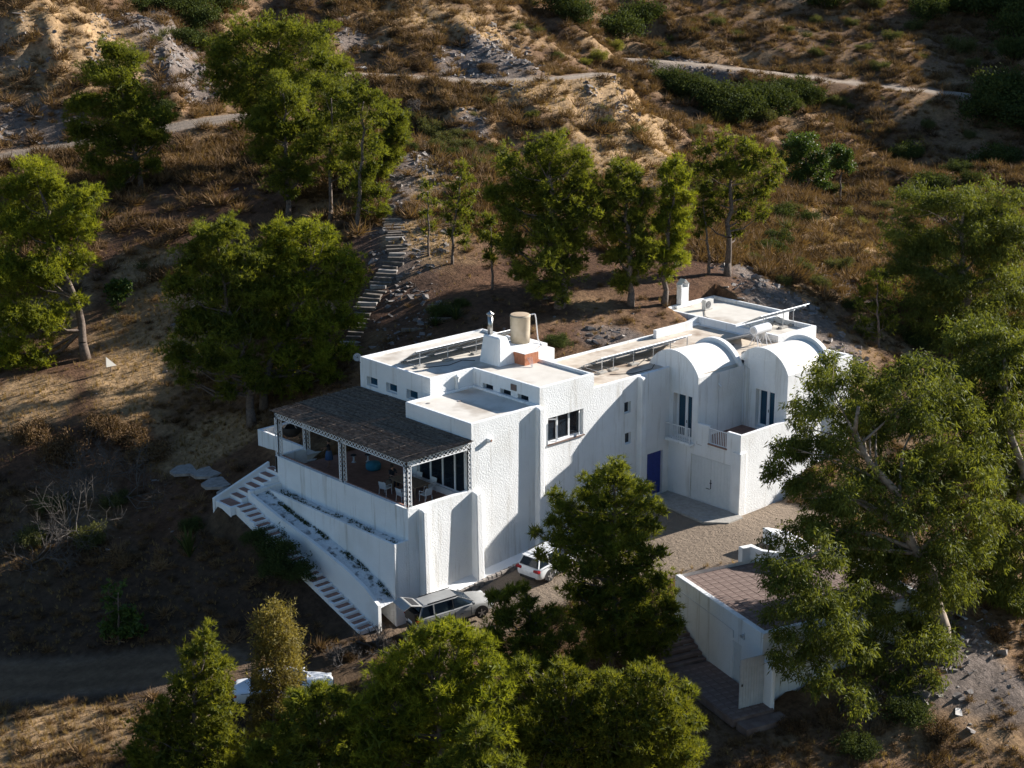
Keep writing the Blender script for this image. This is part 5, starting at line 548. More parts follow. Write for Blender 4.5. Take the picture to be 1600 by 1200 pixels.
# ------------------------------------------------ loose stones and slate shards
def shard_proto(name, mat_, R, loc, flat):
    v = np.array([(-1, -1, -1), (1, -1, -1), (1, 1, -1), (-1, 1, -1), (-1, -1, 1), (1, -1, 1), (1, 1, 1), (-1, 1, 1)], float) / 2 * (1 + 0.9 * (R.random((8, 3)) - 0.5)) * np.array([1.3, 1, flat])
    b = MB(); b.v = [tuple(p) for p in v]; b.f = [(0, 3, 2, 1), (4, 5, 6, 7), (0, 1, 5, 4), (1, 2, 6, 5), (2, 3, 7, 6), (3, 0, 4, 7)]; b.m = [0] * 6
    o = b.build(name, mat_); o.location = (*loc, gz(*loc)); return tag(o, 'loose stone on the slope', kind='stuff')
shd = [shard_proto('loose_stone', M['shard'], R1, p, f) for p, f in (((61, 93), .3), ((65, 95), .5), ((69, 93), .25), ((73, 95), .7))]
def stones(name, label, n, ptype, smin, smax, R, protos=None):
    pts = []
    for t, px, py, rb, ra in PATCHES:
        if t != ptype: continue
        pa_, pb_ = ab(np.array(px), np.array(py)); m = int(n * min(rb * ra, 160) / 100)
        th = R.random(m) * 2 * np.pi; q = np.sqrt(R.random(m)) * 1.15
        A = pa_ + ra * q * np.sin(th); B = pb_ + rb * q * np.cos(th)
        pts.append(np.stack([CX + A * 0.6754 + B * 0.7375, CY + A * 0.7375 - B * 0.6754], -1))
    P0 = np.concatenate(pts); P0 = P0[keep_off(P0[:, 0], P0[:, 1])]
    P0 = P0[R.random(len(P0)) < sstep(-.35, .25, fbm(P0[:, 0] / 2.5, P0[:, 1] / 2.5, 90, 3)) * .9 + .1]
    m = len(P0); z = TR.z(P0[:, 0], P0[:, 1]); A_, _ = ab(P0[:, 0], P0[:, 1])
    s = (smin + (smax - smin) * R.random(m) ** 7) * np.where(A_ > 130, 1.25, 1.0)
    instance_stuff(name, label, np.stack([P0[:, 0], P0[:, 1], z - s * 0.12], -1), s, protos or shd, R, 0.35)
stones('scree', 'grey slate scree and rubble on bare slopes', 4200, 'scree', 0.05, 0.5, R1)
stones('boulders', 'bigger slabs of slate lying in the scree', 40, 'scree', 0.2, 0.6, R1)
stones('pebbles', 'small stones strewn over the needle-covered soil', 160, 'soil', 0.06, 0.30, R1)
flk = [shard_proto('pale_flake', M['flake'], R1, p, f) for p, f in (((63, 91), .15), ((67, 91), .2))]
stones('slate_flakes', 'pale slate flakes glinting on the rubble slope at the lower right', 900, 'flake', 0.06, 0.5, R1, flk)
# ------------------------------------------------ the white house
X0, XC, XD, XE, XW, XU, XA, XB, Y1, YB, YV, YG = 0.0, 4.6, 9.81, 14.22, 20.92, 25.23, 6.48, 16.54, 5.76, 12.5, -2.31, -5.76
ZA, ZL, ZM, ZV, ZG, ZB = 4.87, 3.86, 3.97, 3.72, 0.82, -8.0
house = empty('white_house', (10, 3, -5.5), 'long white stuccoed hillside house with flat roofs and two barrel vaults', 'house')
WM = (M['stucco'], M['deck'])
# tall hall block: windows looking over the reed roof and over the lower flat roof
def zh(z): return z - ZB
hallpoly = [(XA, Y1), (XD, Y1), (XD, 0), (XE, 0), (XE, Y1), (XB, Y1), (XB, YB), (XA, YB)]
clere = [(11.85, 10.8), (9.95, 8.9), (8.0, 6.95)]
clere2 = [(4.92, 4.0), (3.37, 2.45), (1.86, 0.94)]
holesA = {7: [(YB - a, zh(3.2), YB - b, zh(3.78)) for a, b in clere],
          1: [(Y1 - a, zh(3.74), Y1 - b, zh(4.14)) for a, b in clere2],
          2: [(10.47 - XD, zh(1.32), 13.36 - XD, zh(2.89))]}
# split the hall walls so the part below the lower roof is left out
block('hall', hallpoly, ZB, ZA, house, WM, holesA, depth=0.32)
block('lower', [(XC, 0), (XD - 0.002, 0), (XD - 0.002, Y1 - 0.002), (XA, Y1 - 0.002), (XC, Y1 - 0.002)], ZB, ZL, house, WM,
      {4: [(0.9, zh(-0.55), 5.2, zh(2.05))]}, skip=(1, 2), parh=0.12, depth=0.22)
# middle range
mb = MB()
panel(mb, (XE + 0.002, 0.0, ZB), (1, 0, 0), (0, 0, 1), XW - XE - 0.002, zh(ZM - 0.03), [(16.85 - XE, zh(1.78), 17.42 - XE, zh(2.50)), (16.95 - XE, zh(-0.20), 17.48 - XE, zh(0.52)), (18.98 - XE, zh(-4.15), 20.42 - XE, zh(-1.3))], 0.25)
mb.face([(XE, 0, ZM - .03), (XW, 0, ZM - .03), (XW, 0.04, ZM), (XE, 0.04, ZM)]); mb.face([(XE, 0.04, ZM), (XW, 0.04, ZM), (XW, 0.22, ZM), (XE, 0.22, ZM)]); mb.face([(XE, 0.22, ZM), (XW, 0.22, ZM), (XW, 0.22, ZM - .12), (XE, 0.22, ZM - .12)])
mb.box(XE, 6.0, ZB, 30.6, 6.2, 3.95); mb.box(25.6, 5.45, 3.86, 29.2, 5.72, 4.42); mb.box(30.4, 2.0, ZB, 30.69, 5.99, 3.86)
mb.build('wall', M['stucco'], house)
mb = MB(); mb.face([(XE, 0.22, 3.85), (XW, 0.22, 3.85), (XW, 6.0, 3.85), (XE, 6.0, 3.85)]); mb.face([(XW, -2.2, 3.851), (30.7, -2.2, 3.851), (30.7, 6.0, 3.851), (XW, 6.0, 3.851)])
mb.build('roof_deck', M['deck_dirty'], house)
# garage wing: lower wall with the garage door, wall under the first vault, balcony parapets
mb = MB()
def xwall(mb, x, ya, yb, za, zb, holes=(), depth=0.25):      # wall facing -X from ya (higher y) to yb (lower y); holes as (y_hi, z_lo, y_lo, z_hi)
    panel(mb, (x, ya, za), (0, -1, 0), (0, 0, 1), ya - yb, zb - za, [(ya - h[0], h[1] - za, ya - h[2], h[3] - za) for h in holes], depth)
def ywall(mb, y, xa, xb, za, zb, holes=(), depth=0.25):
    panel(mb, (xa, y, za), (1, 0, 0), (0, 0, 1), xb - xa, zb - za, [(h[0] - xa, h[1] - za, h[2] - xa, h[3] - za) for h in holes], depth)
xwall(mb, XW, 0, YG, ZB, -0.5, [(-1.86, -4.12, -5.05, -1.2)], 0.16)
xwall(mb, XW, 0, YV, -0.5, ZV, [(-0.32, -0.48, -1.86, 2.40)], 0.5)
ywall(mb, YG, XW, XU, ZB, ZG); ywall(mb, YV, XW, 27.0, -0.3, ZV)
mb.build('wall', M['stucco'], house)
pm = MB()
pm.box(XW, -3.25, -0.499, XW + 0.24, YV, 0.86); pm.box(XW - .002, YG + .002, -0.499, XW + 0.24, -4.68, 0.86); pm.box(XW, -4.679, -0.499, XW + 0.24, -3.251, -0.22)
pm.box(XW + 0.241, YG + 0.001, -0.3, XU, YG + 0.24, ZG)
pm.build('parapet', M['stucco'], house, bevel=0.03)
bf = MB(); bf.box(XW + 0.2, YG + 0.2, -0.4, XU + 0.3, YV, -0.2); bf.build('balcony_floor', M['terracotta'], house)
# low step in the front corner of the garage wing
cb = MB(); cb.box(XW - 0.10, YG - 0.10, ZB, XW + 0.5, YG + 0.55, -0.28); cb.build('corner_buttress', M['stucco'], house, bevel=0.03)
def arch(yc, w, zf, za, n=20, t=0.0):
    rise = za - zf; R = (w * w + rise * rise) / (2 * rise); zc = za - R; a0 = math.asin(min(1, w / R))
    return [(yc + (R + t) * math.sin(a0 - 2 * a0 * i / n), zc + (R + t) * math.cos(a0 - 2 * a0 * i / n)) for i in range(n + 1)]   # from +y foot to -y foot
def vault(x0, x1, yc, w, zf, za, y_lo):
    mb = MB(); A = arch(yc, w, zf, za)
    mb.face([(x0, y, z) for y, z in reversed(A)])                                                       # gable above the springing line
    B = arch(yc, w, zf, za, t=-0.06)
    for i in range(len(A) - 1):                                                                         # front lip
        mb.face([(x0, *A[i]), (x0, *A[i + 1]), (x0 + .16, *A[i + 1]), (x0 + .16, *A[i])]); mb.face([(x0 + .16, *A[i]), (x0 + .16, *A[i + 1]), (x0 + .17, *B[i + 1]), (x0 + .17, *B[i])])
    mb.build('gable_wall', M['stucco'], house, smooth=False)
    vs = MB()
    Bq = arch(yc, w, zf, za, t=-0.20)
    for i in range(len(B) - 1): vs.face([(x0 + .16, *B[i]), (x0 + .16, *B[i + 1]), (x1, *Bq[i + 1]), (x1, *Bq[i])])
    vs.build('vault_roof', M['vault'], house, smooth=True)
    rl = MB(); O = arch(yc, w + 0.02, zf - 0.02, za + 0.06); n = len(O)                                 # raised rear rim
    I = arch(yc, w - 0.36, zf - 0.4, za - 0.4, n=20)
    for i in range(n - 1):
        rl.face([(x1, *O[i]), (x1, *O[i + 1]), (x1 + .34, *O[i + 1]), (x1 + .34, *O[i])])
        rl.face([(x1, *O[i + 1]), (x1, *O[i]), (x1, *I[i]), (x1, *I[i + 1])]); rl.face([(x1 + .34, *O[i]), (x1 + .34, *O[i + 1]), (x1 + .34, *I[i + 1]), (x1 + .34, *I[i])])
    rl.build('arch_rim', M['smooth'], house)
vault(XW, 24.75, -0.24, 2.07, ZV, 5.10, YV)
vault(XU, 29.35, -3.72, 2.04, ZV, 5.10, YG)
mb = MB()
xwall(mb, XU, YV - 0.001, YG, -0.3, ZV, [(-3.32, -0.05, -4.80, 2.42)], 0.45)
xwall(mb, XU, -1.68, YV, 3.85, 4.02)
ywall(mb, YG, XU + 0.001, 29.7, ZB, ZV); ywall(mb, YG - 0.25, 29.72, 31.4, ZB, 3.93)
mb.face([(29.72, YG, ZB), (29.72, YG - .25, ZB), (29.72, YG - .25, 3.93), (29.72, YG, 3.93)])
mb.build('wall', M['stucco'], house)
mb = MB(); mb.box(29.72, YG - .02, 3.5, 31.4, YG + .0, 3.94); mb.box(31.401, YG - .25, ZB, 31.42, -2.0, 3.93); mb.box(31.18, YG - .02, 3.0, 31.40, -2.0, 3.95); mb.box(29.7, -2.6, 3.86, 31.17, -2.4, 3.95); mb.box(29.73, YG - .249, 3.7, 31.17, YG - .03, 3.95)
mb.build('parapet', M['smooth'], house)
mb = MB(); mb.face([(29.6, YG, 3.72), (31.2, YG, 3.72), (31.2, -2.3, 3.72), (29.6, -2.3, 3.72)]); mb.build('roof_deck', M['deck'], house)
# rear block and the small block beside it
block('rear', [(30.7, 2.95), (36.4, 2.95), (36.4, 9.75), (30.7, 9.75)], ZB, 4.35, house, WM, parh=0.22, parw=0.25)
block('rear_small', [(30.7, -0.65), (34.75, -0.65), (34.75, 2.948), (30.7, 2.948)], ZB, 4.28, house, WM, skip=(2,), parh=0.30, parw=0.25)
# sloping spur wall and step at the rear block
mb = MB(); mb.prism([(27.9, 6.25, 3.0), (30.69, 6.25, 3.0), (30.69, 6.45, 3.0), (27.9, 6.45, 3.0)], [(27.9, 6.25, 3.85), (30.69, 6.25, 4.34), (30.69, 6.45, 4.34), (27.9, 6.45, 3.85)]); mb.build('spur_wall', M['stucco'], house)
# buttresses along the front
for x0, x1, zt, d in ((0.72, 1.08, -0.12, 0.42), (4.55, 5.02, -0.08, 0.42), (9.45, 9.87, 3.82, 0.36), (17.98, 18.45, 3.93, 0.38)):
    b = MB(); f = 0.16 if zt < 3 else 0.05
    b.prism([(x0 - .03, 0.05, -8), (x0 - .03, -d - f, -8), (x1 + .05, -d - f, -8), (x1 + .05, 0.05, -8)], [(x0, 0.05, zt), (x0, -d, zt - .08), (x1, -d, zt - .08), (x1, 0.05, zt)])
    b.build('buttress', M['stucco'], house, bevel=0.07)
# ------------------------------------------------ windows and doors
def window(O, U, V, w, h, sashes, pane_m, frame_m=None, bar=0.05, parent=None, label=None, name='window', sill=None, tilt=0):
    # frame (the part) with one pane per sash (sub-parts); O is the lower corner on the recessed plane
    frame_m = frame_m or M['white']; O, U, V = Vector(O), Vector(U), Vector(V); N = U.cross(V)
    mb = MB(); c = lambda u, v, d=0: O + U * u + V * v + N * d
    for u in (0, w - bar): mb.obox(c(u + bar / 2, h / 2, .03), U * bar / 2, V * h / 2, N * .03)
    for v in (0, h - bar): mb.obox(c(w / 2, v + bar / 2, .03), U * (w / 2 - bar - .001), V * bar / 2, N * .03)
    sw = w / sashes
    for i in range(1, sashes): mb.obox(c(sw * i, h / 2, .035), U * bar * .8, V * (h / 2 - bar - .001), N * .03)
    fr = mb.build(name, frame_m, parent or house)
    if label: fr['label'] = label
    for i in range(sashes):
        p = MB(); p.obox(c(sw * (i + .5), h / 2, .012), U * (sw / 2 - .01), V * (h / 2 - .01), N * .006); p.build('pane', pane_m, fr)
    if sill: p = MB(); p.obox(c(w / 2, -.03, .16), U * (w / 2 + .03), V * .03, N * .22); p.build('sill', sill, fr)
    return fr
for a, b in clere:
    window((XA + .3, a, 3.2), (0, -1, 0), (0, 0, 1), a - b, .58, 1, M['blueglass'], bar=.045)
for a, b in clere2:
    window((XD + .28, a, 3.74), (0, -1, 0), (0, 0, 1), a - b, .40, 1, M['glass'], bar=.04)
w = window((10.47, .30, 1.32), (1, 0, 0), (0, 0, 1), 2.89, 1.57, 3, M['glass'], bar=.07, label='large white framed window with two sashes swung open')
b = MB(); b.box(10.42, -.09, 1.24, 13.41, .29, 1.315); b.build('sill', M['terra2'], w)
for xh, sg in ((10.52, 1), (13.30, -1)):                                                                 # the two open sashes
    sg_len = 0.62; a = math.radians(62); U = Vector((math.cos(a) * sg, -math.sin(a) * .45, 0)).normalized(); O = Vector((xh, .24, 1.40)); Vv = Vector((0, 0, 1)); N = U.cross(Vv)
    mb = MB()
    for u in (0.02, sg_len - .02): mb.obox(O + U * u + Vv * .70, U * .025, Vv * .70, N * .02)
    for v in (0.03, 1.37): mb.obox(O + U * sg_len / 2 + Vv * v, U * (sg_len / 2 - .05), Vv * .03, N * .02)
    sh = mb.build('open_sash', M['white'], w)
for x, z in ((16.85, 1.78), (16.95, -0.20)): window((x, .2, z), (1, 0, 0), (0, 0, 1), .55, .72, 1, M['glass'], bar=.05)
# balcony French windows with blue glass
for x, y, z, wd, ht in ((XW + .45, -0.32, -0.48, 1.54, 2.86), (XU + .40, -3.32, -0.05, 1.48, 2.45)):
    f = window((x, y, z), (0, -1, 0), (0, 0, 1), wd, ht, 2, M['blueglass'], bar=.13, name='french_window')
    h = MB(); h.box(x - .10, y - wd / 2 - .07, z + 1.0, x - .07, y - wd / 2 - .03, z + 1.18); h.build('handle', M['iron'], f)
# blue front door
d = MB(); d.box(19.02, .16, -4.14, 20.38, .22, -1.34); d.build('door', M['bluepaint'], house)['label'] = 'cobalt blue front door in the shade'
dd = bpy.data.objects['door']
for z in (-3.6, -2.6, -1.75):
    for xq in (19.15, 19.76): k = MB(); k.box(xq, .145, z - .32, xq + .48, .162, z + .32); k.build('moulding', M['bluepaint'], dd)
k = MB(); k.box(19.08, .09, -2.85, 19.14, .162, -2.65); k.build('handle', M['iron'], dd)
# garage door: two leaves of boards, black bolt and latch
gd = MB(); gd.box(XW + .10, -5.05, -4.12, XW + .15, -1.86, -1.20); go = gd.build('garage_door', M['doorwhite'], house); go['label'] = 'white two-leaved garage door with a black bolt'
for i in range(12):
    y = -1.90 - i * .2625; p = MB(); p.box(XW + .075, y - .255 + (.02 if i == 5 else 0), -4.08, XW + .102, y, -1.26); p.build('board', M['doorwhite'], go, bevel=.006)
p = MB(); p.box(XW + .05, -3.50, -3.15, XW + .08, -3.45, -2.55); p.box(XW + .05, -3.55, -2.80, XW + .08, -3.38, -2.76); p.build('bolt', M['iron'], go)
p = MB(); p.box(XW + .05, -3.40, -3.20, XW + .08, -3.10, -3.16); p.build('latch', M['iron'], go)
# railings
def railing(x, ya, yb, z0, z1, n):
    r = MB(); r.box(x, yb, z1 - .05, x + .05, ya, z1); r.box(x, yb, z0, x + .05, ya, z0 + .04)
    for y in (ya - .04, yb): r.box(x + .001, y, z0 + .041, x + .049, y + .04, z1 - .051)
    ro = r.build('railing', M['white'], house)
    for i in range(n):
        y = yb + (ya - yb) * (i + 1) / (n + 1); b = MB(); b.box(x + .01, y - .015, z0 + .04, x + .04, y + .015, z1 - .05); b.build('baluster', M['white'], ro)
bl = MB(); bl.box(XW - .42, -2.12, -.68, XW - .001, 0.25 - .3, -.50); bl.build('balcony_slab', M['stucco'], house, bevel=.02)
railing(XW - .38, -0.07, -2.05, -.50, .52, 13); railing(XW + .05, -3.27, -4.66, -.21, .76, 9)
ts = MB(); ts.box(XW - .06, -4.72, -.30, XW + .02, -3.22, -.215); ts.build('sill', M['terracotta'], house)
# small fittings
def lampb(x, y, z): b = MB(); b.box(x, y - .24, z - .12, x + .28, y, z + .12); o = b.build('wall_lamp_niche', M['smooth'], house, bevel=.02); c = MB(); c.tube((x + .14, y - .255, z), (x + .14, y - .235, z), .07, n=12); c.build('lens', M['terracotta'], o)
lampb(5.72, 0, 2.66)
b = MB(); b.path([(XW + .10, YV - .05, -.15), (XW + .10 + 4.1, YV - .05, -.15)], .001); 
b = MB(); b.path([(XU - .06, -2.36, 0.0), (XU - .06, -2.36, 3.3), (XU - .1, -2.30, 3.75)], .045, 8); b.build('drainpipe', M['white'], house)
for cp in ([(XU - .02, -2.75, -.1), (XU - .02, -2.75, 3.55), (XU - .02, -1.9, 3.9)], [(XD - .03, 5.5, 3.8), (XD - .03, 5.5, 4.7)], [(XW + 1.9, YV - .02, -.2), (XW + 1.9, YV - .02, 3.6)]): b = MB(); b.path(cp, .013, 5); b.build('cable', M['galv'], house)
b = MB(); b.lathe((8.45, Y1 - .10, 3.76), [(.12, 0), (.12, .7), (.17, .9), (.05, .98)], 12); b.build('downpipe', M['smooth'], house)
b = MB(); b.box(XD - .06, 1.95, 4.26, XD - .001, 2.4, 4.62); b.build('meter_box', M['terra2'], house)
for rx, ry in ((7.2, 4.0), (5.6, 4.9)): b = MB(); b.lathe((rx, ry, 3.742), [(.0, .03), (.12, .03), (.14, 0)], 10); b.build('roof_drain', M['stone'], house)
sec = MB(); sec.tube((22.8, YV - .02, 3.0), (22.8, YV - .25, 2.85), .05, n=8); sec.build('security_camera', M['white'], house)
for cp in ([(8.0, 8.2, 4.74), (9.5, 7.6, 4.74), (10.8, 7.9, 4.74), (11.3, 7.3, 4.74)], [(17.2, 1.6, 3.87), (18.4, .8, 3.87), (20.0, .7, 3.87), (20.8, 1.2, 3.9)], [(19.9, 1.8, 3.87), (21.5, 2.6, 3.87), (24.0, 2.7, 3.87), (26.5, 1.6, 3.87), (28.2, 1.0, 3.87)], [(33.0, 7.7, 4.17), (31.6, 6.4, 4.17), (31.1, 4.2, 4.17)]):
    b = MB(); b.path(cp, .022, 5); b.build('roof_cable', M['rubber'], house)
# chimney with steel flue on the hall roof, tank plinth
ch = MB(); ch.prism([(11.42, 5.25, 4.6), (13.0, 5.25, 4.6), (13.0, 7.1, 4.6), (11.42, 7.1, 4.6)], [(11.62, 5.45, 6.42), (12.28, 5.45, 6.42), (12.28, 6.9, 6.42), (11.62, 6.9, 6.42)])
co = ch.build('chimney', M['stucco'], house, bevel=.10)
fl = MB(); fl.tube((11.95, 6.6, 6.3), (11.95, 6.6, 7.55), .16, n=16); fl.lathe((11.95, 6.6, 7.60), [(.16, -.05), (.17, .05), (.25, .06), (.26, .10), (.06, .20), (.05, .26), (0, .27)], 16); fl.build('flue', M['steel'], co, smooth=True)
pl = MB(); pl.box(12.75, 5.40, 4.6, 15.6, 7.6, 5.42); pl.build('plinth', M['stucco'], house, bevel=.04)
rc = MB(); rc.prism([(32.35, 9.3, 3.9), (33.15, 9.3, 3.9), (33.15, 9.75, 3.9), (32.35, 9.75, 3.9)], [(32.35, 9.3, 5.55), (33.15, 9.3, 5.55), (33.15, 9.75, 5.55), (32.35, 9.75, 5.55)])
rco = rc.build('chimney', M['stucco'], house, bevel=.03)
hd = MB(); 
for x in (32.35, 33.05): hd.box(x, 9.3, 5.552, x + .1, 9.75, 5.78)
hd.face([(32.30, 9.28, 5.78), (32.75, 9.28, 6.16), (32.75, 9.77, 6.16), (32.30, 9.77, 5.78)]); hd.face([(32.75, 9.28, 6.16), (33.20, 9.28, 5.78), (33.20, 9.77, 5.78), (32.75, 9.77, 6.16)]); hd.face([(32.40, 9.75, 5.55), (33.10, 9.75, 5.55), (33.10, 9.75, 5.8), (32.75, 9.75, 6.1), (32.40, 9.75, 5.8)])
hd.build('chimney_hood', M['smooth'], rco)
# stone foundation course along the front
fs = MB(); R2 = random.Random(3)
for i in range(34):
    x = 1.3 + i * .33; z = drive_z(np.array([x]), 0)[0] if False else float(np.interp(x, [-2, 3, 6, 12], [-6.0, -5.72, -5.42, -5.0]))
    for j in range(2): fs.obox((x + R2.uniform(-.05, .05), -.62 - R2.uniform(0, .06), z + .02 + .18 * j), (R2.uniform(.12, .17), 0, 0), (0, .11, R2.uniform(-.02, .02)), (0, 0, R2.uniform(.06, .09)))
fs.build('footing_stones', M['stone'], house)['kind'] = 'stuff'
fb = MB(); fb.prism([(1.1, -.55, -8), (12.4, -.55, -8), (12.4, .0, -8), (1.1, .0, -8)], [(1.1, -.55, -5.6), (12.4, -.55, -4.85), (12.4, .0, -4.55), (1.1, .0, -5.3)]); fb.build('footing', M['smooth'], house)
# ------------------------------------------------ terrace
ter = empty('terrace', (2, 6, -1), 'white walled terrace with terracotta floor at the left end of the house', 'terrace')
mb = MB()
xwall(mb, X0, 12.5, 0, ZB, -.03); mb.face([(0, 12.5, -.03), (0, 0, -.03), (.03, .03, 0), (.03, 12.5, 0)]); mb.face([(.03, 12.5, 0), (.03, .03, 0), (.24, .24, 0), (.24, 12.5, 0)]); mb.face([(.24, 12.5, 0), (.24, .24, 0), (.24, .24, -.9), (.24, 12.5, -.9)])
ywall(mb, 0, 0, XC, ZB, -.03); mb.face([(0, 0, -.03), (XC, 0, -.03), (XC, .03, 0), (.03, .03, 0)]); mb.face([(.03, .03, 0), (XC, .03, 0), (XC, .24, 0), (.24, .24, 0)]); mb.face([(.24, .24, 0), (XC, .24, 0), (XC, .24, -.9), (.24, .24, -.9)])
mb.build('wall', M['stucco'], ter)
mb = MB(); mb.box(.0, 12.30, ZB, 2.15, 12.52, -.001); mb.box(.0 + .001, 12.521, ZB, 6.4, 12.7, -.92); mb.build('wall', M['stucco'], ter, bevel=.02)
mb = MB(); mb.box(.242, .3, .0, .34, 12.29, .035); mb.build('coping', M['terracotta'], ter)
tf = MB(); tf.box(.24, .24, -1.1, XC, Y1, -.91); tf.box(.24, Y1 + .001, -1.1, XA, 12.30, -.91); tfo = tf.build('floor', M['terracotta'], ter)
# raised end of the terrace in the sun
mb = MB(); mb.box(2.15, 17.4, -3.5, 7.0, 17.6, -.05); mb.box(2.15, 12.72, -3.5, 2.35, 17.39, -.05); mb.build('wall', M['stucco'], ter, bevel=.02)
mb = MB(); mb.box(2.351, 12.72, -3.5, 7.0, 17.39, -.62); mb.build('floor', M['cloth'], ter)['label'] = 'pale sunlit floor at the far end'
# sliding glass door under the pergola
w = window((XC + .2, 4.86, -.55), (0, -1, 0), (0, 0, 1), 4.30, 2.60, 4, M['glass'], bar=.07, name='sliding_door')
b = MB(); b.box(XC - .02, .56, -.9, XC + .18, 4.88, -.56); b.build('threshold', M['smooth'], house)
# ------------------------------------------------ pergola of white lattice with a reed roof
per = empty('pergola', (2, 6, -.9), 'white metal lattice pergola roofed with dark reeds over the terrace', 'pergola')
def lattice(mb, O, U, V, w, h, cell, t=.045, r=.045):
    O, U, V = Vector(O), Vector(U).normalized(), Vector(V).normalized(); N = U.cross(V)
    for v in (0, h): mb.obox(O + U * w / 2 + V * v, U * w / 2, V * r / 2, N * r / 2)
    for u in (0, w): mb.obox(O + U * u + V * h / 2, U * r / 2, V * (h / 2 - r), N * r / 2)
    along = w > h; L, Wd = (w, h) if along else (h, w); A, B = (U, V) if along else (V, U)
    n = max(1, round(L / cell)); step = L / n
    for i in range(-1, n + 1):
        for sgn, off in ((1, 0.0), (-1, .004)):
            # diagonal crossing the strip width over one and a half cells
            x0 = i * step + step / 2; x1 = x0 + step * 1.3
            a0, a1 = max(0, x0), min(L, x1)
            if a1 - a0 < .02: continue
            f0, f1 = (a0 - x0) / (x1 - x0), (a1 - x0) / (x1 - x0)
            if sgn < 0: f0, f1 = 1 - f0, 1 - f1
            P = O + A * a0 + B * (f0 * Wd) + N * off; Q = O + A * a1 + B * (f1 * Wd) + N * off
            d = (Q - P); mb.obox((P + Q) / 2, d / 2, N.cross(d).normalized() * t / 2, N * .004)
def post(x, y, z0, z1, w=.27, side=1):
    mb = MB()
    lattice(mb, (x, y, z0), (1, 0, 0), (0, 0, 1), w, z1 - z0, .28); lattice(mb, (x, y + w * side, z0), (0, -side, 0), (0, 0, 1), w, z1 - z0, .28)
    mb.box(x + w - .015, y + w * side - .015, z0, x + w + .015, y + w * side + .015, z1)
    mb.build('post', M['white'], per)
for x, y in ((.02, .02), (.02, 5.85), (.02, 12.15), (4.32, .02)): post(x, y, .002, 2.42)
post(1.9, 12.0, .002, 2.42)
for O, U, L in (((.02, 12.42, 2.42), (0, -1, 0), 12.4), ((.02, .02, 2.42), (1, 0, 0), 4.56), ((.02, 12.42, 2.42), (1, 0, 0), 6.4)):
    mb = MB(); lattice(mb, O, U, (0, 0, 1), L, .33, .29); mb.build('beam', M['white'], per)
jm = None
for i in range(7):
    y = 1.2 + i * 1.75; mb = MB(); mb.box(.1, y, 2.66, (XC - .01) if y < Y1 else XA - .01, y + .05, 2.755); mb.build('rafter', M['white'], per)
# reeds: thousands of thin canes laid side by side along the slope
def reed_mat():
    R = np.random.default_rng(5); P = []; F = []
    for x in np.arange(-.14, XA - .03, .036):
        y0 = -.12 if x < XC - .02 else Y1 + .02
        segs = max(2, round((12.6 - y0) / 2.4)); cuts = [y0 - R.random() * .12] + sorted(y0 + (12.6 - y0) * (i + R.uniform(.3, .9)) / segs for i in range(segs - 1)) + [12.6 + R.random() * .12]
        for a, b in zip(cuts[:-1], cuts[1:]):
            lift = R.uniform(-.006, .018) if R.random() < .9 else R.uniform(.02, .05); z0 = 2.80 + .024 * x + lift; z1 = z0 + R.uniform(-.02, .02); dx = R.uniform(-.05, .05); r = R.uniform(.012, .026)
            m = len(P)
            for (yy, zz, xx) in ((a, z0, x), (b, z1, min(x + dx, (XC if a < Y1 else XA) - .03))):
                for q in range(4): P.append((xx + r * math.cos(q * math.pi / 2), yy, zz + r * math.sin(q * math.pi / 2)))
            for q in range(4): F.append((m + q, m + 4 + q, m + 4 + (q + 1) % 4, m + (q + 1) % 4))
    mb = MB(); mb.v = P; mb.f = F; mb.m = [0] * len(F)
    o = mb.build('reed_roof', M['reed'], per); o['kind'] = 'stuff'
    mb = MB(); mb.face([(-.1, -.1, 2.775), (XC - .03, -.1, 2.85), (XC - .03, Y1, 2.85), (-.1, Y1, 2.775)]); mb.face([(-.1, Y1, 2.775), (XA - .03, Y1, 2.86), (XA - .03, 12.58, 2.86), (-.1, 12.58, 2.775)]); mb.build('under_mat', M['reed'], per)
    R3 = random.Random(8)
    for i in range(9):     # binding canes across the reeds
        y = .5 + i * 1.45; xe = (XC if y < Y1 else XA) - .05; mb = MB(); mb.tube((-.1, y, 2.818), (xe, y + R3.uniform(-.1, .1), 2.818 + .024 * xe), .011, n=4); mb.build('binding_cane', M['reed'], per)
reed_mat()
# ------------------------------------------------ side stairs and planters below the terrace
sst = empty('terrace_stairs', (-2.7, 6, -4.5), 'whitewashed stairs with terracotta treads going down beside the terrace wall', 'stairs')
mb = MB(); n = 25
ysl = np.linspace(12.0, .3, n + 1); zsl = np.linspace(-2.25, -6.35, n + 1)
for i in range(n): mb.box(-3.25, ysl[i + 1], -8, -2.22, ysl[i] - .001, zsl[i] - .03)
for i in range(6): mb.box(-2.62 + .52 * i, 12.3, -5, -2.62 + .52 * (i + 1) - .001, 13.6, -2.22 + .2 * (i + 1) - .03)
mb.box(-3.6, 12.01, -5, -2.63, 13.6, -2.25)
mb.build('stair_body', M['smooth'], sst, bevel=.02)
RS = random.Random(31)
for i in range(n): b = MB(); b.box(-3.14 + RS.uniform(-.05, .06), ysl[i + 1] + .15 + RS.uniform(-.03, .04), zsl[i] - .03, -2.33 + RS.uniform(-.05, .05), ysl[i] - .03, zsl[i] + RS.uniform(-.005, .005)); b.build('tread', M['terracotta'] if RS.random() < .75 else M['terra2'], sst)
for i in range(6): b = MB(); b.box(-2.60 + .52 * i, 12.45, -2.22 + .2 * (i + 1) - .03, -2.22 + .52 * i, 13.45, -2.22 + .2 * (i + 1)); b.build('tread', M['terracotta'], sst)
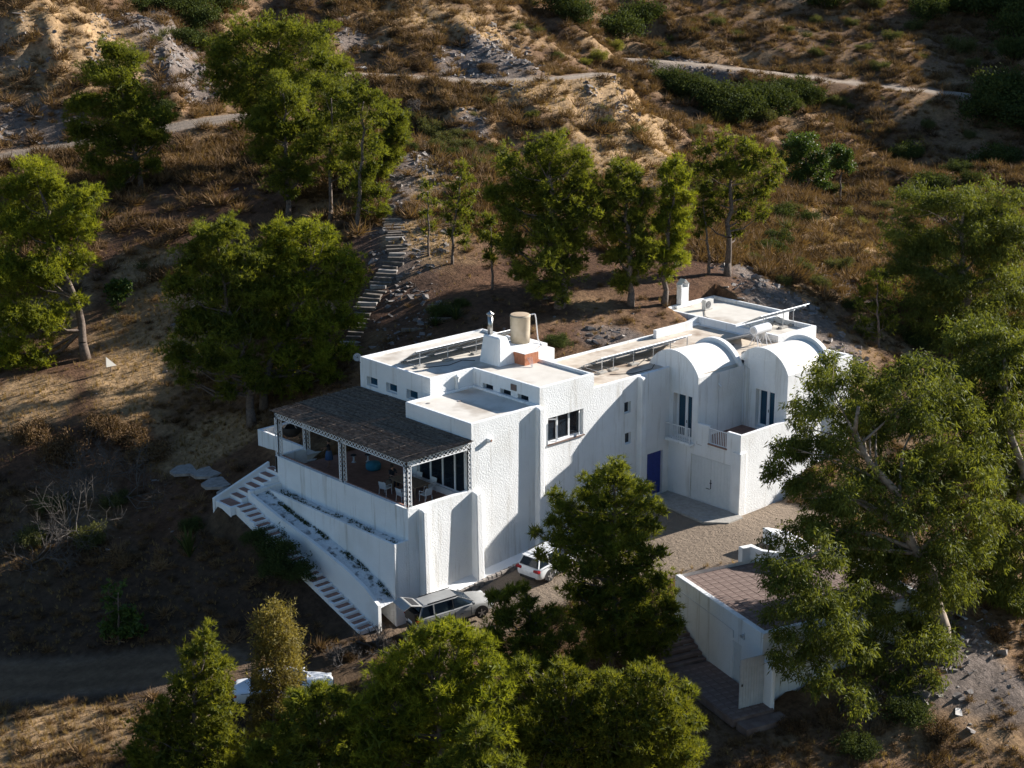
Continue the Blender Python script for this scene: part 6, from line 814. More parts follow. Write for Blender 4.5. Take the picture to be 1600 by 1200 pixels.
b = MB(); b.box(-3.45, 12.2, -2.25, -2.75, 13.4, -2.225); b.build('tread', M['terracotta'], sst)
# low side wall of the upper flight
b = MB(); b.prism([(-3.7, 13.6, -5), (.3, 13.6, -5), (.3, 13.8, -5), (-3.7, 13.8, -5)], [(-3.7, 13.6, -2.1), (.3, 13.6, -.75), (.3, 13.8, -.75), (-3.7, 13.8, -2.1)]); b.build('side_wall', M['smooth'], sst, bevel=.03)
pln = empty('whitewashed_planters', (-1.2, 6, -3), 'two long stepped planters of whitewashed masonry below the terrace wall', 'planter')
ya = [12.0, 9, 6, 3, 1.2, .0]; zb = [-1.76, -2.45, -2.98, -3.65, -4.25, -4.95]
mb = MB()
for i in range(5):
    y0, y1, z0, z1 = ya[i], ya[i + 1], zb[i], zb[i + 1]; 
    for xa_, xb_, dz in ((-2.21, -2.0, 0), ):
        mb.prism([(xa_, y1, -8), (xb_, y1, -8), (xb_, y0, -8), (xa_, y0, -8)], [(xa_, y1, z1), (xb_, y1, z1), (xb_, y0, z0), (xa_, y0, z0)])
mb.build('outer_wall', M['smooth'], pln)
mb = MB(); mb.box(-1.0, .001, -8, -.82, 12.3, -1.75); mb.box(-.82, .001, -8, -.001, .18, -1.75); mb.box(-2.21, 12.0, -6, -.001, 12.29, -1.6); mb.build('inner_wall', M['stucco'], pln, bevel=.03)
mb = MB(); mb.face([(-.82, .15, -1.98), (0, .15, -1.98), (0, 12.1, -1.98), (-.82, 12.1, -1.98)])
for i in range(5): mb.face([(-2.0, ya[i + 1], zb[i + 1] - .18), (-1.0, ya[i + 1], zb[i + 1] - .05), (-1.0, ya[i], zb[i] - .05), (-2.0, ya[i], zb[i] - .18)])
mb.build('soil_bed', mat('white_pebble_bed', (0.62, 0.63, 0.63), (0.74, 0.75, 0.75), 6, 0.9, 0.8, 9, c3=(0.10, 0.10, 0.09), s3=2.5, bdist=.08), pln)
R4 = np.random.default_rng(9); m = 900
xx = np.where(R4.random(m) < .4, R4.uniform(-.75, -.05, m), R4.uniform(-1.3, -1.02, m)); yy = R4.uniform(.3, 11.8, m)
zz = np.where(xx > -.9, -1.98, np.interp(yy, ya[::-1], zb[::-1]) - .07)
nb = 8; D = unit(R4.normal(size=(m, nb, 3)) + np.array([0, 0, .8])); P, T = blades(np.repeat(np.stack([xx, yy, zz], -1)[:, None], nb, 1).reshape(-1, 3), D.reshape(-1, 3), R4.uniform(.05, .20, m * nb), R4.uniform(.015, .04, m * nb), R4)
keep = (fbm(xx * 1.5, yy * 1.1, 3, 3) > -.05); kk = np.repeat(keep, nb)
P = P.reshape(-1, 3, 3)[kk].reshape(-1, 3); tri_mesh('trailing_plants', P, np.arange(len(P)).reshape(-1, 3), M['shrub_g'], R4.random(kk.sum()), kind='stuff', label='dark trailing plants along the whitewashed planters')
# flagstones beyond the terrace corner
fsn = empty('flagstone_path', (-1.5, 18, -1), 'grey flagstones set in the ground beyond the far terrace corner', 'path'); R5 = random.Random(2)
for i, (x, y, a, b_) in enumerate([(-1.1, 20.2, 1.5, 1.0), (-.9, 18.2, 1.5, 1.0), (-1.3, 16.3, 1.4, .9), (-1.6, 14.7, 1.2, .7)]):
    z = gz(x, y); mb = MB(); pts = [(x + a * (1 + R5.uniform(-.15, .15)) * math.cos(t), y + b_ * (1 + R5.uniform(-.15, .15)) * math.sin(t)) for t in np.arange(.3, 6.3, .78)]
    mb.prism([(p[0], p[1], z - .12) for p in pts], [(p[0], p[1], z + .05) for p in pts]); mb.build('flagstone', M['stone'], fsn)
# ------------------------------------------------ annex with tiled deck, lower path and steps
ang = -.2880; AO = Vector((8.58, -17.64, 0)); AU = Vector((.9588, -.284, 0)); AW = Vector((.284, .9588, 0))
annex = empty('white_annex', (13, -15, -8), 'low white outbuilding with a terracotta tiled deck as its roof, at the lower right', 'outbuilding')
def AP(u, v, z): p = AO + AU * u + AW * v; return (p.x, p.y, z)
mb = MB(); LU, LW = 10.5, 8.4
d_holes = [(8.4 - 2.85 - 4.0 + 0, 0, 0, 0)]
panel(mb, AP(0, LW, -8.5), -AW, (0, 0, 1), LW, 4.47, [(5.75, .72, 6.55, 3.05)], .12)
panel(mb, AP(0, 0, -8.5), AU, (0, 0, 1), LU, 4.474, [], .12)
panel(mb, AP(LU, 0, -8.5), AW, (0, 0, 1), LW, 4.47); panel(mb, AP(LU, LW, -8.5), -AU, (0, 0, 1), LU, 4.47)
def rim(mb, a, b, inw, zt=-4.0, w=.3):
    a, b, inw = Vector(a), Vector(b), Vector(inw); q = lambda p, d, z: (p.x + inw.x * d, p.y + inw.y * d, z)
    mb.face([q(a, 0, zt - .03), q(b, 0, zt - .03), q(b, .04, zt), q(a, .04, zt)]); mb.face([q(a, .04, zt), q(b, .04, zt), q(b, w, zt), q(a, w, zt)]); mb.face([q(a, w, zt), q(b, w, zt), q(b, w, zt - .25), q(a, w, zt - .25)])
rim(mb, AP(0, LW, 0), AP(0, 0, 0), AU); rim(mb, AP(0, 0, 0), AP(LU, 0, 0), AW, -3.996); rim(mb, AP(LU, 0, 0), AP(LU, LW, 0), -AU)
mb.build('wall', M['stucco'], annex)
mb = MB(); mb.face([AP(.3, .3, -4.24), AP(LU - .3, .3, -4.24), AP(LU - .3, LW, -4.24), AP(.3, LW, -4.24)]); mb.build('deck_bed', M['terra2'], annex)
tm = bpy.data.meshes.new('tile'); tb = MB(); tb.box(-.235, -.235, 0, .235, .235, .03); tm.from_pydata(tb.v, [], tb.f); tm.materials.append(M['terra2'])
off = WPOS[annex.name]; R6 = random.Random(6)
for i in range(16):
    for j in range(16):
        p = Vector(AP(.56 + .5 * i, .58 + .5 * j, -4.238 + R6.uniform(0, .006))) - off
        o = link_mesh('tile', tm, annex, p); o.rotation_euler = (R6.uniform(-.008, .008), R6.uniform(-.008, .008), ang + R6.uniform(-.01, .01))
# side door, cable and lamp on the long wall, iron gate door at the corner, steps
d = MB(); d.obox(AP(.10, LW - 6.15, -6.62), AU * .02, AW * .40, (0, 0, 1.16)); do = d.build('door', M['doorwhite'], annex)
h = MB(); h.obox(AP(.05, LW - 6.45, -6.7), AU * .02, AW * .03, (0, 0, .08)); h.build('handle', M['iron'], do)
c = MB(); c.path([AP(-.02, 8.0, -4.75), AP(-.02, 3.6, -4.85), AP(-.02, 2.6, -4.9), AP(-.02, 2.6, -5.3)], .02, 5); c.path([AP(-.02, 1.6, -4.6), AP(-.02, 1.6, -5.0), AP(-.02, 2.0, -5.0)], .02, 5); c.build('cable', M['galv'], annex)
l = MB(); l.tube(AP(-.02, 1.65, -4.75), AP(-.2, 1.65, -4.78), .06, .09, 10); l.build('wall_lamp', M['galv'], annex)
g = MB(); g.obox(AP(-.85, -.35, -6.35), AU * .72, AW * .02, (0, 0, 1.42)); go2 = g.build('gate', M['gatepaint'], annex); go2['label'] = 'tall white sheet metal gate standing across the lower path'
for i in range(9): g = MB(); g.obox(AP(-1.5 + i * .162, -.38, -6.35), AU * .03, AW * .012, (0, 0, 1.40)); g.build('slat', M['gatepaint'], go2)
g = MB(); g.obox(AP(-1.45, -.41, -6.35), AU * .03, AW * .02, (0, 0, .06)); g.build('latch', M['iron'], go2)
g = MB(); g.obox(AP(.0, -.55, -6.9), AU * .12, AW * .5, (0, 0, 1.55)); g.build('gate_pier', M['stucco'], annex, bevel=.05)
dp = MB(); dp.tube(AP(5.6, -.07, -8.2), AP(5.6, -.07, -4.6), .05, n=8); dp.build('downpipe', M['white'], annex)
lp = empty('lower_path', AP(-1.3, 3, -7.7), 'terracotta paved path with steps along the outbuilding wall', 'path')
mb = MB(); mb.obox(AP(-1.25, 1.9, -7.86), AU * 1.24, AW * 3.1, (0, 0, .2)); mb.obox(AP(-1.0, -1.7, -7.98), AU * 1.3, AW * .45, (0, 0, .2)); mb.build('bed', M['terra2'], lp)
off = WPOS[lp.name]
for i in range(5):
    for j in range(12):
        p = Vector(AP(-.25 - .49 * i, -.93 + .5 * j, -7.655 + R6.uniform(0, .006))) - off; o = link_mesh('tile', tm, lp, p); o.rotation_euler = (0, 0, ang + R6.uniform(-.01, .01))
for i in range(6): b = MB(); b.obox(AP(-1.25 + .0 * i, 5.2 + .42 * i, -7.80 + .19 * (i + 1)), AU * 1.2, AW * .19, (0, 0, .09)); b.build('step', M['terra2'], lp)
# low white walls by the deck entrance
for nm, lab, pts, z0, z1 in (('low_wall', 'short L-shaped white wall at the back edge of the tiled deck', [(15.55, -10.2), (15.5, -10.55), (16.0, -10.7), (15.95, -11.5), (17.0, -13.6), (17.25, -13.5), (16.25, -11.4), (16.4, -10.45)], -5.2, [-3.42] * 8),
                            ('ramp_wall', 'tapering white wall with a grey sloping top beside the garage yard', [(18.66, -9.43), (18.18, -12.5), (19.4, -12.6), (19.61, -10.57), (18.95, -9.6)], -5.2, [-3.33, -3.6, -3.72, -3.48, -3.35])):
    mb = MB(); mb.prism([(x, y, z0) for x, y in pts], [(x, y, z1[i]) for i, (x, y) in enumerate(pts)]); o = mb.build(nm, M['stucco'] if nm == 'low_wall' else M['smooth'], None, bevel=.04); tag(o, lab, 'wall')
# concrete apron in front of the garage
mb = MB(); ap = [(20.9, -.05), (18.9, -.3), (18.4, -5.2), (19.4, -6.3), (20.7, -6.3), (20.9, -5.7)]; mb.prism([(x, y, -4.6) for x, y in ap], [(x, y, -4.13) for x, y in ap]); o = mb.build('garage_apron', M['concrete']); tag(o, 'grey concrete apron in front of the garage door', kind='structure')
# ------------------------------------------------ stone steps up the hillside
hs = empty('hillside_steps', STEPS[7], 'long flight of grey stone steps climbing the slope behind the house', 'steps')
SP = np.array(STEPS); dl = np.r_[0, np.cumsum(np.hypot(*np.diff(SP[:, :2], axis=0).T))]; ns = 34
off = WPOS[hs.name]; R7 = random.Random(12)
for i in range(ns):
    t = dl[-1] * (i + .5) / ns; x, y = np.interp(t, dl, SP[:, 0]), np.interp(t, dl, SP[:, 1]); x2, y2 = np.interp(t + .3, dl, SP[:, 0]), np.interp(t + .3, dl, SP[:, 1])
    d = Vector((x2 - x, y2 - y, 0)).normalized() if t + .3 < dl[-1] else Vector((-.77, -.64, 0)); s = Vector((-d.y, d.x, 0)); z = gz(x, y) + R7.uniform(-.04, .06)
    mb = MB(); mb.obox((x, y, z), s * R7.uniform(.5, .85) + d * R7.uniform(-.1, .1), d * R7.uniform(.12, .22), (R7.uniform(-.01, .01), R7.uniform(-.01, .01), .14)); mb.build('step', M['timber'] if i % 4 else M['stone'], hs, bevel=.02)
# ------------------------------------------------ things on the roofs
def solar_row(name, label, x0, n, pw, y_lo, z_lo, y_hi, z_hi, legs, zdeck, foot=True):
    r = empty(name, (x0, y_hi, zdeck), label, 'solar panels', 'rows of solar panels on the roofs')
    O = Vector((x0, y_lo, z_lo)); U = Vector((1, 0, 0)); S = Vector((0, y_hi - y_lo, z_hi - z_lo)); H = S.length; S.normalize(); N = S.cross(U); N = -N if N.z < 0 else N
    for i in range(n):
        c = O + U * (pw * (i + .5)) + S * H / 2
        m = MB(); m.obox(c, U * (pw / 2 - .012), S * (H / 2 - .01), N * .004); p = m.build('backsheet', M['pvback'], r)
        m = MB(); m.obox(c + N * .014, U * (pw / 2 - .03), S * (H / 2 - .03), N * .004); m.build('cells', M['pv'], p)
        f = MB()
        for s in (-1, 1):
            f.obox(c + U * s * (pw / 2 - .02), U * .018, S * H / 2, N * .022); f.obox(c + S * s * (H / 2 - .018), U * (pw / 2 - .04), S * .018, N * .022)
        f.build('frame', M['alu'], p)
    rl = MB()
    for t in (.22, .80): rl.obox(O + U * pw * n / 2 + S * H * t - N * .045, U * pw * n / 2, S * .02, N * .02)
    rl.build('rail', M['alu'], r)
    for lx in legs:
        l = MB(); t = O + U * (lx - x0) + S * H * .93 - N * .06; l.tube((lx, t.y, zdeck), t, .032, n=6); l.tube((lx, t.y, zdeck + .05), (lx, y_lo, z_lo - .05), .02, n=5); lo = l.build('leg', M['galv'], r)
        if foot: b = MB(); b.obox((lx, t.y, zdeck + .06), (.34, 0, 0), (0, .17, 0), (0, 0, .06)); b.build('ballast_block', M['concrete'], lo, bevel=.02)
        if foot: b = MB(); b.obox((lx, y_lo - .02, zdeck + .03), (.20, 0, 0), (0, .12, 0), (0, 0, .03)); b.build('ballast_block', M['concrete'], lo)
    return r
solar_row('solar_panel_row', 'tilted solar panel row on the left hall roof behind the chimney', 7.55, 8, 1.04, 10.0, 4.80, 8.35, 5.78, (7.9, 10.1, 12.4, 14.8), 4.72)
solar_row('solar_panel_row', 'longest tilted solar panel row, along the middle flat roof', 16.95, 8, 1.03, 3.85, 3.97, 2.05, 4.86, (17.1, 18.1, 19.9, 21.7, 23.3, 24.9), 3.85)
solar_row('solar_panel_row', 'short solar panel row on the small rear roof beside the water heater tank', 31.0, 5, 1.04, 2.7, 4.45, 1.1, 5.25, (31.4, 33.5, 34.6), 3.99)
wt = MB(); wt.lathe((14.55, 6.75, 5.42), [(0, 0), (.60, 0), (.615, .6), (.625, 1.6), (.64, 1.62), (.64, 1.72), (.60, 1.73)], 40)
tk = wt.build('water_tank', M['tank'], None, smooth=False); tag(tk, 'round tan water tank standing beside the white chimney', 'water tank')
for p in tk.data.polygons: p.use_smooth = True
WPOS[tk.name] = Vector((0, 0, 0)); lid = MB(); lid.lathe((14.55, 6.75, 7.15), [(.605, -.01), (.59, .04), (.3, .06), (0, .06)], 32); lid.build('lid', M['tanktop'], tk)
pp = MB(); pp.path([(15.1, 6.5, 7.1), (15.42, 6.35, 7.12), (15.45, 6.3, 6.9), (15.35, 6.0, 5.6), (15.0, 5.2, 5.35)], .035, 8); pp.build('pipe', M['white'], tk)
bb = empty('brick_box', (13.1, 4.75, 4.72), 'open red brick box at the foot of the water tank', 'brick box')
R8 = random.Random(4)
for k in range(7):      # courses of bricks on four sides
    z = 4.72 + .1 * k
    for (ox, oy, dx, dy, L) in ((12.7, 4.35, 1, 0, 1.15), (12.7, 5.25, 1, 0, 1.15), (12.7, 4.47, 0, 1, .78), (13.73, 4.47, 0, 1, .78)):
        nbk = 4 if dx else 3; l = L / nbk
        for i in range(nbk):
            a = i * l; m = MB()
            if dx: m.box(ox + a + .006, oy, z + .004, ox + a + l - .006, oy + .115, z + .094)
            else: m.box(ox, oy + a + .006, z + .004, ox + .115, oy + a + l - .006, z + .094)
            m.build('brick', M['brick'], bb)
m = MB(); m.box(12.72, 4.37, 5.425, 13.83, 5.35, 5.45); m.build('lid', M['smooth'], bb)
m = MB()
for i in range(4): m.path([(12.9 + .12 * i, 4.33, 5.2), (12.85 + .08 * i, 4.05, 4.95), (12.75 + .03 * i, 3.8, 4.74)], .012, 4)
o = m.build('pipes', M['galv'], bb); o['kind'] = 'stuff'
ac = MB(); ac.box(33.0, 7.6, 4.16, 33.85, 7.95, 4.86); a = ac.build('air_conditioner', mat('aged_white_metal', (0.60, 0.58, 0.53), (0.66, 0.64, 0.60), 4, 0.5), None, bevel=.02); tag(a, 'weathered air conditioning unit on the rear flat roof', 'air conditioner'); WPOS[a.name] = Vector((0, 0, 0))
m = MB(); m.tube((33.3, 7.6, 4.52), (33.3, 7.575, 4.52), .26, n=20); g = m.build('fan_grille', M['trim'], a)
for i in range(7): m = MB(); m.box(33.08, 7.562, 4.30 + .07 * i, 33.52, 7.572, 4.31 + .07 * i); m.build('grille_bar', M['alu'], g)
m = MB(); m.box(33.05, 7.62, 4.13, 33.15, 7.9, 4.16); m.box(33.7, 7.62, 4.13, 33.8, 7.9, 4.16); m.build('foot', M['concrete'], a)
dt = MB(); dt.box(31.9, 9.25, 4.15, 33.6, 9.45, 4.33); o = dt.build('pipe_duct', M['smooth'], house, bevel=.02)
wh = empty('solar_water_heater', (29, 0, 3.85), 'white cylinder solar water heater on splayed legs between the vaults', 'water heater')
m = MB(); m.tube((28.5, -.30, 4.95), (30.05, -.30, 4.95), .31, n=24); t = m.build('tank', M['white'], wh, bevel=.04)
m = MB(); m.tube((28.47, -.30, 4.95), (28.50, -.30, 4.95), .20, n=20); m.tube((28.45, -.30, 4.95), (28.47, -.30, 4.95), .08, n=16); m.build('end_cap', M['galv'], t)
for x in (28.8, 29.7):
    for dx, dy in ((-.25, -.45), (.25, -.45), (-.25, .35), (.25, .35)):
        m = MB(); m.tube((x, -.3, 4.72), (x + dx, -.3 + dy, 3.85), .025, n=6); m.build('leg', M['white'], wh)
for k, x in enumerate((28.35, 29.35)):
    m = MB(); a_, b_ = Vector((x + .45, -.15, 4.72)), Vector((x + .45, 1.85, 4.0)); d = (b_ - a_); m.obox((a_ + b_) / 2, (.46, 0, 0), d / 2, Vector((0, .34, .94)) * .04); c = m.build('collector', M['alu'], wh)
    m = MB(); m.obox((a_ + b_) / 2 + Vector((0, .34, .94)) * .043, (.42, 0, 0), d * .48, Vector((0, .34, .94)) * .004); m.build('collector_glass', M['pv'], c)
    m = MB(); m.obox((a_ + b_) / 2 - Vector((0, .34, .94)) * .06 + Vector((-.43, 0, 0)), (.03, 0, 0), d * .5, (0, 0, .05)); m.obox((a_ + b_) / 2 - Vector((0, .34, .94)) * .06 + Vector((.1, 0, 0)), (.03, 0, 0), d * .5, (0, 0, .05)); m.build('rail', M['concrete'], wh)
m = MB(); m.path([(28.9, -.7, 3.88), (27.9, -1.0, 3.88), (27.2, -.6, 3.88), (26.2, -1.5, 3.9)], .03, 6); m.build('hose', M['rubber'], wh)
sd = empty('satellite_dish', (6.4, 12.75, 4.6), 'small round satellite dish at the far left corner of the hall roof', 'satellite dish')
m = MB(); c = Vector((6.42, 12.68, 4.80)); n_ = Vector((-.55, -.75, .25)).normalized(); u = n_.orthogonal().normalized(); v = n_.cross(u); nn = 22
rings = [[c + (u * math.cos(2 * math.pi * i / nn) + v * math.sin(2 * math.pi * i / nn)) * r + n_ * (r * r * .5) for i in range(nn)] for r in (.001, .09, .17, .25)]
for A_, B_ in zip(rings[:-1], rings[1:]):
    for i in range(nn): j = (i + 1) % nn; m.face([A_[i], A_[j], B_[j], B_[i]])
m.build('dish', M['dish'], sd, smooth=True)
m = MB(); m.tube(c - v * .2, c + n_ * .28, .015, n=5); m.build('feed_arm', M['alu'], sd); m = MB(); m.path([tuple(c - n_ * .02), (6.45, 12.6, 4.55), (6.47, 12.45, 4.5)], .025, 6); m.build('bracket', M['iron'], sd)
m = MB(); m.tube(c + n_ * .28, c + n_ * .34, .035, n=8); m.build('receiver', M['trim'], sd)
# ------------------------------------------------ terrace furniture
tb_ = empty('dining_table', (3.3, 3.9, -.9), 'rectangular wooden dining table on the terrace behind the corner post', 'table')
for i in range(8): m = MB(); m.box(2.72 + .145 * i, 2.75, -.18, 2.72 + .145 * i + .135, 5.05, -.15); m.build('board', M['wood'], tb_)
m = MB(); m.box(2.8, 2.85, -.26, 3.8, 4.95, -.185); m.build('apron', M['wood'], tb_)
for x in (2.82, 3.72):
    for y in (2.87, 4.87): m = MB(); m.box(x, y, -.905, x + .07, y + .07, -.262); m.build('leg', M['wood'], tb_)
def chair(loc, rz, label):
    r = empty('patio_chair', (0, 0, 0), label, 'chair', 'white wicker chairs around the terrace table')
    m = MB(); m.box(-.24, -.24, .40, .24, .24, .45); m.build('seat', M['wicker'], r, bevel=.015, local=True)
    m = MB(); m.obox((-.26, 0, .64), (.02, 0, 0), (0, .25, 0), (-.04, 0, .21)); m.build('backrest', M['wicker'], r, bevel=.012, local=True)
    for x, y in ((-.24, -.24), (-.24, .24), (.24, -.24), (.24, .24)): m = MB(); m.tube((x, y, .40), (x * 1.12, y * 1.08, 0), .02, n=6); m.build('leg', M['white'], r, local=True)
    for y in (-.27, .27): m = MB(); m.path([(.24, y, .42), (.24, y, .63), (-.26, y, .66)], .018, 6); m.build('armrest', M['wicker'], r, local=True)
    r.location = loc; r.rotation_euler = (0, 0, rz); return r
chair((3.1, 2.25, -.905), math.pi / 2, 'white wicker chair at the near end of the table, nearest the corner of the terrace')
chair((2.1, 3.1, -.905), 0, 'white wicker chair half hidden by the corner lattice post')
chair((2.1, 4.65, -.905), .25, 'white wicker chair pulled out on the parapet side, farthest from the corner post')
chair((4.22, 3.2, -.905), math.pi, 'white wicker chair between the table and the glass doors, nearer the front corner')
chair((4.22, 4.5, -.905), math.pi, 'white wicker chair between the table and the glass doors, farther from the front corner')
m = MB(); m.lathe((4.3, 8.6, -.905), [(0, 0), (.40, 0), (.46, .1), (.46, .32), (.40, .42), (0, .44)], 20); o = m.build('pouf', M['teal'], None, smooth=True); tag(o, 'round teal pouf on the shaded terrace', 'pouf')
for i, (x, y) in enumerate(((4.9, 9.9), (4.2, 10.4))):
    r = empty('garden_stool', (x, y, -.905), ['white pedestal stool against the shaded terrace wall', 'white pedestal stool standing out from the shaded terrace wall'][i], 'stool', 'stools on the terrace')
    m = MB(); m.lathe((x, y, -.905), [(0, 0), (.15, 0), (.06, .1), (.05, .36), (.16, .42)], 14); m.build('base', M['white'], r, smooth=True); m = MB(); m.lathe((x, y, -.48), [(.16, 0), (.19, .02), (.17, .06), (0, .07)], 14); m.build('seat', M['darkcloth'], r, smooth=True)
# hanging egg chair on its curved stand, in the sun
eg = empty('hanging_chair', (3.6, 15.2, -.62), 'dark hanging basket chair on a curved wooden stand at the sunny end of the terrace', 'hanging chair')
m = MB(); m.path([(3.2 + .75 * math.cos(t), 15.3 + .6 * math.sin(t), -.56) for t in np.linspace(0, 2 * math.pi, 15)], .05, 6); m.build('base_ring', M['wood'], eg)
m = MB(); m.path([(3.75, 14.9, -.55), (3.55, 14.75, .0), (3.2, 14.5, .9), (2.9, 14.35, 1.45), (2.6, 14.5, 1.7)], .05, 6); m.build('stand_arm', M['wood'], eg)
m = MB(); m.path([(3.9, 15.5, -.55), (3.5, 15.0, -.15), (3.3, 14.6, .45)], .045, 6); m.build('brace', M['wood'], eg)
m = MB(); prof = [(.05, -.42), (.35, -.38), (.55, -.2), (.62, 0), (.55, .22)]; m.lathe((2.75, 14.75, .45), prof, 20); m.build('basket', M['hair'], eg, smooth=True)
m = MB(); m.tube((2.65, 14.55, 1.68), (2.75, 14.75, 1.15), .012, n=5)
for t in range(4): m.tube((2.75, 14.75, 1.15), (2.75 + .55 * math.cos(t * 1.57), 14.75 + .55 * math.sin(t * 1.57), .67), .01, n=4)
o = m.build('ropes', M['cloth'], eg); o['kind'] = 'stuff'
# ------------------------------------------------ people
def skin_body(name, J, E, mat_, parent, sub=1):
    keys = list(J); me = bpy.data.meshes.new(name); me.from_pydata([J[k][:3] for k in keys], [(keys.index(a), keys.index(b)) for a, b in E], [])
    o = link_mesh(name, me, parent); me.materials.append(mat_)
    sk = o.modifiers.new('skin', 'SKIN'); sk.use_smooth_shade = True
    if not me.skin_vertices: me.attributes.new
    return o, keys
def person(loc, rz, label, pose, top, bottom, skirt=False):
    r = empty('person', (0, 0, 0), label, 'person')
    sit = pose == 'sit'; hz = .50 if sit else .93
    J = {'pel': (0, 0, hz, .115), 'wai': (0, 0, hz + .20, .10), 'che': (.0, 0, hz + .42, .12), 'nek': (0, 0, hz + .58, .05), 'hd0': (.01, 0, hz + .66, .075), 'hd1': (.015, 0, hz + .76, .082)}
    E = [('pel', 'wai'), ('wai', 'che'), ('che', 'nek'), ('nek', 'hd0'), ('hd0', 'hd1')]
    for s, n in ((1, 'l'), (-1, 'r')):
        J['sh' + n] = (0, .17 * s, hz + .52, .05)
        if sit: J['el' + n] = (.12, .24 * s, hz + .28, .036); J['wr' + n] = (.36, .18 * s, hz + .28, .026); fd = Vector((1, 0, 0))
        elif s == 1: J['el' + n] = (.18, .34, hz + .42, .036); J['wr' + n] = (.38, .42, hz + .44, .026); fd = Vector((.8, .5, 0))
        else: J['el' + n] = (.05, -.26, hz + .26, .036); J['wr' + n] = (.22, -.28, hz + .12, .026); fd = Vector((.7, 0, -.6))
        fd.normalize(); w = Vector(J['wr' + n][:3]); sd_ = fd.cross(Vector((0, 0, 1))).normalized()
        J['pa' + n] = (*(w + fd * .07), .024)
        E += [('che', 'sh' + n), ('sh' + n, 'el' + n), ('el' + n, 'wr' + n), ('wr' + n, 'pa' + n)]
        for i, (o_, L) in enumerate(((-.03, .06), (-.01, .08), (.01, .075), (.03, .06))):
            a = w + fd * .10 + sd_ * o_; J['f%d%s' % (i, n)] = (*a, .009); J['g%d%s' % (i, n)] = (*(a + fd * L * .8 + Vector((0, 0, -.02))), .007)
            E += [('pa' + n, 'f%d%s' % (i, n)), ('f%d%s' % (i, n), 'g%d%s' % (i, n))]
        J['th' + n] = (*(w + fd * .05 + sd_ * -.045), .010); J['ti' + n] = (*(w + fd * .09 + sd_ * -.06), .008); E += [('wr' + n, 'th' + n), ('th' + n, 'ti' + n)]
        J['hi' + n] = (.0, .09 * s, hz - .02, .085)
        if sit: J['kn' + n] = (.42, .12 * s, hz - .0, .06); J['an' + n] = (.42, .12 * s, .09, .038); J['to' + n] = (.58, .13 * s, .04, .03)
        else: J['kn' + n] = (.03 * s, .10 * s, .50, .058); J['an' + n] = (-.02 + .05 * s, .10 * s, .09, .036); J['to' + n] = (.14 + .05 * s, .11 * s, .035, .03)
        E += [('pel', 'hi' + n), ('hi' + n, 'kn' + n), ('kn' + n, 'an' + n), ('an' + n, 'to' + n)]
    def grow(name, JJ, EE, m_, sub, root):
        keys = list(JJ); me = bpy.data.meshes.new(name); me.from_pydata([JJ[k][:3] for k in keys], [(keys.index(a), keys.index(b)) for a, b in EE], [])
        o = link_mesh(name, me, r); me.materials.append(m_); sk = o.modifiers.new('skin', 'SKIN'); sk.use_smooth_shade = True
        # a Skin modifier needs its vertex layer: add it through bmesh
        import bmesh
        bm = bmesh.new(); bm.from_mesh(me); lay = bm.verts.layers.skin.verify(); bm.verts.ensure_lookup_table()
        for k, v in zip(keys, bm.verts): v[lay].radius = (JJ[k][3], JJ[k][3]); v[lay].use_root = (k == root)
        bm.to_mesh(me); bm.free(); o.modifiers.new('sub', 'SUBSURF').levels = sub; o.modifiers['sub'].render_levels = sub
        return o
    grow('body', J, E, M['skin'], 1, 'pel')
    tk_ = [k for k in J if k in ('pel', 'wai', 'che', 'shl', 'shr', 'ell', 'elr')]; JT = {k: (*J[k][:3], J[k][3] + .022) for k in tk_}
    grow('shirt', JT, [e for e in E if e[0] in JT and e[1] in JT], top, 1, 'pel')
    if skirt: m = MB(); m.lathe((0, 0, 0), [(.16, hz + .12), (.20, hz - .05), (.25, .50), (.24, .49)], 18); m.build('skirt', bottom, r, smooth=True, local=True)
    else:
        bk = ('pel', 'hil', 'hir', 'knl', 'knr', 'anl', 'anr'); JT = {k: (*J[k][:3], J[k][3] + .018) for k in bk}; grow('trousers', JT, [e for e in E if e[0] in JT and e[1] in JT], bottom, 1, 'pel')
    m = MB(); m.lathe((0, 0, hz + .72), [(.0, .17), (.07, .155), (.10, .09), (.103, .02), (.095, -.06)], 14); h = m.build('hair', M['hair'], r, smooth=True, local=True); h.location.x = -.025
    m = MB(); m.obox((.108, 0, hz + .71), (.012, 0, 0), (0, .011, 0), (0, 0, .02)); m.build('nose', M['skin'], r, bevel=.004, local=True)
    m = MB()
    for s in (-1, 1): m.obox((.094, .03 * s, hz + .745), (.006, 0, 0), (0, .012, 0), (0, 0, .006)); 
    e = m.build('eyes', M['hair'], r, local=True); e['kind'] = 'stuff'
    m = MB(); m.obox((.096, 0, hz + .675), (.005, 0, 0), (0, .02, 0), (0, 0, .005)); m.build('mouth', M['redlamp'], r, local=True)
    r.location = loc; r.rotation_euler = (0, 0, rz); return r
person((2.6, 10.7, -.905), math.radians(150), 'person in dark top and blue skirt standing on the shaded terrace, one arm out', 'stand', M['darkcloth'], M['bluecloth'], True)
person((3.25, 5.45, -.905), math.radians(-95), 'person in black seated at the far end of the terrace table', 'sit', M['darkcloth'], M['darkcloth'])
st_ = MB(); st_.box(3.0, 5.3, -.905, 3.5, 5.75, -.50); o = st_.build('bench_seat', M['wood'], None, bevel=.02); tag(o, 'small wooden bench under the seated person in black', 'bench')
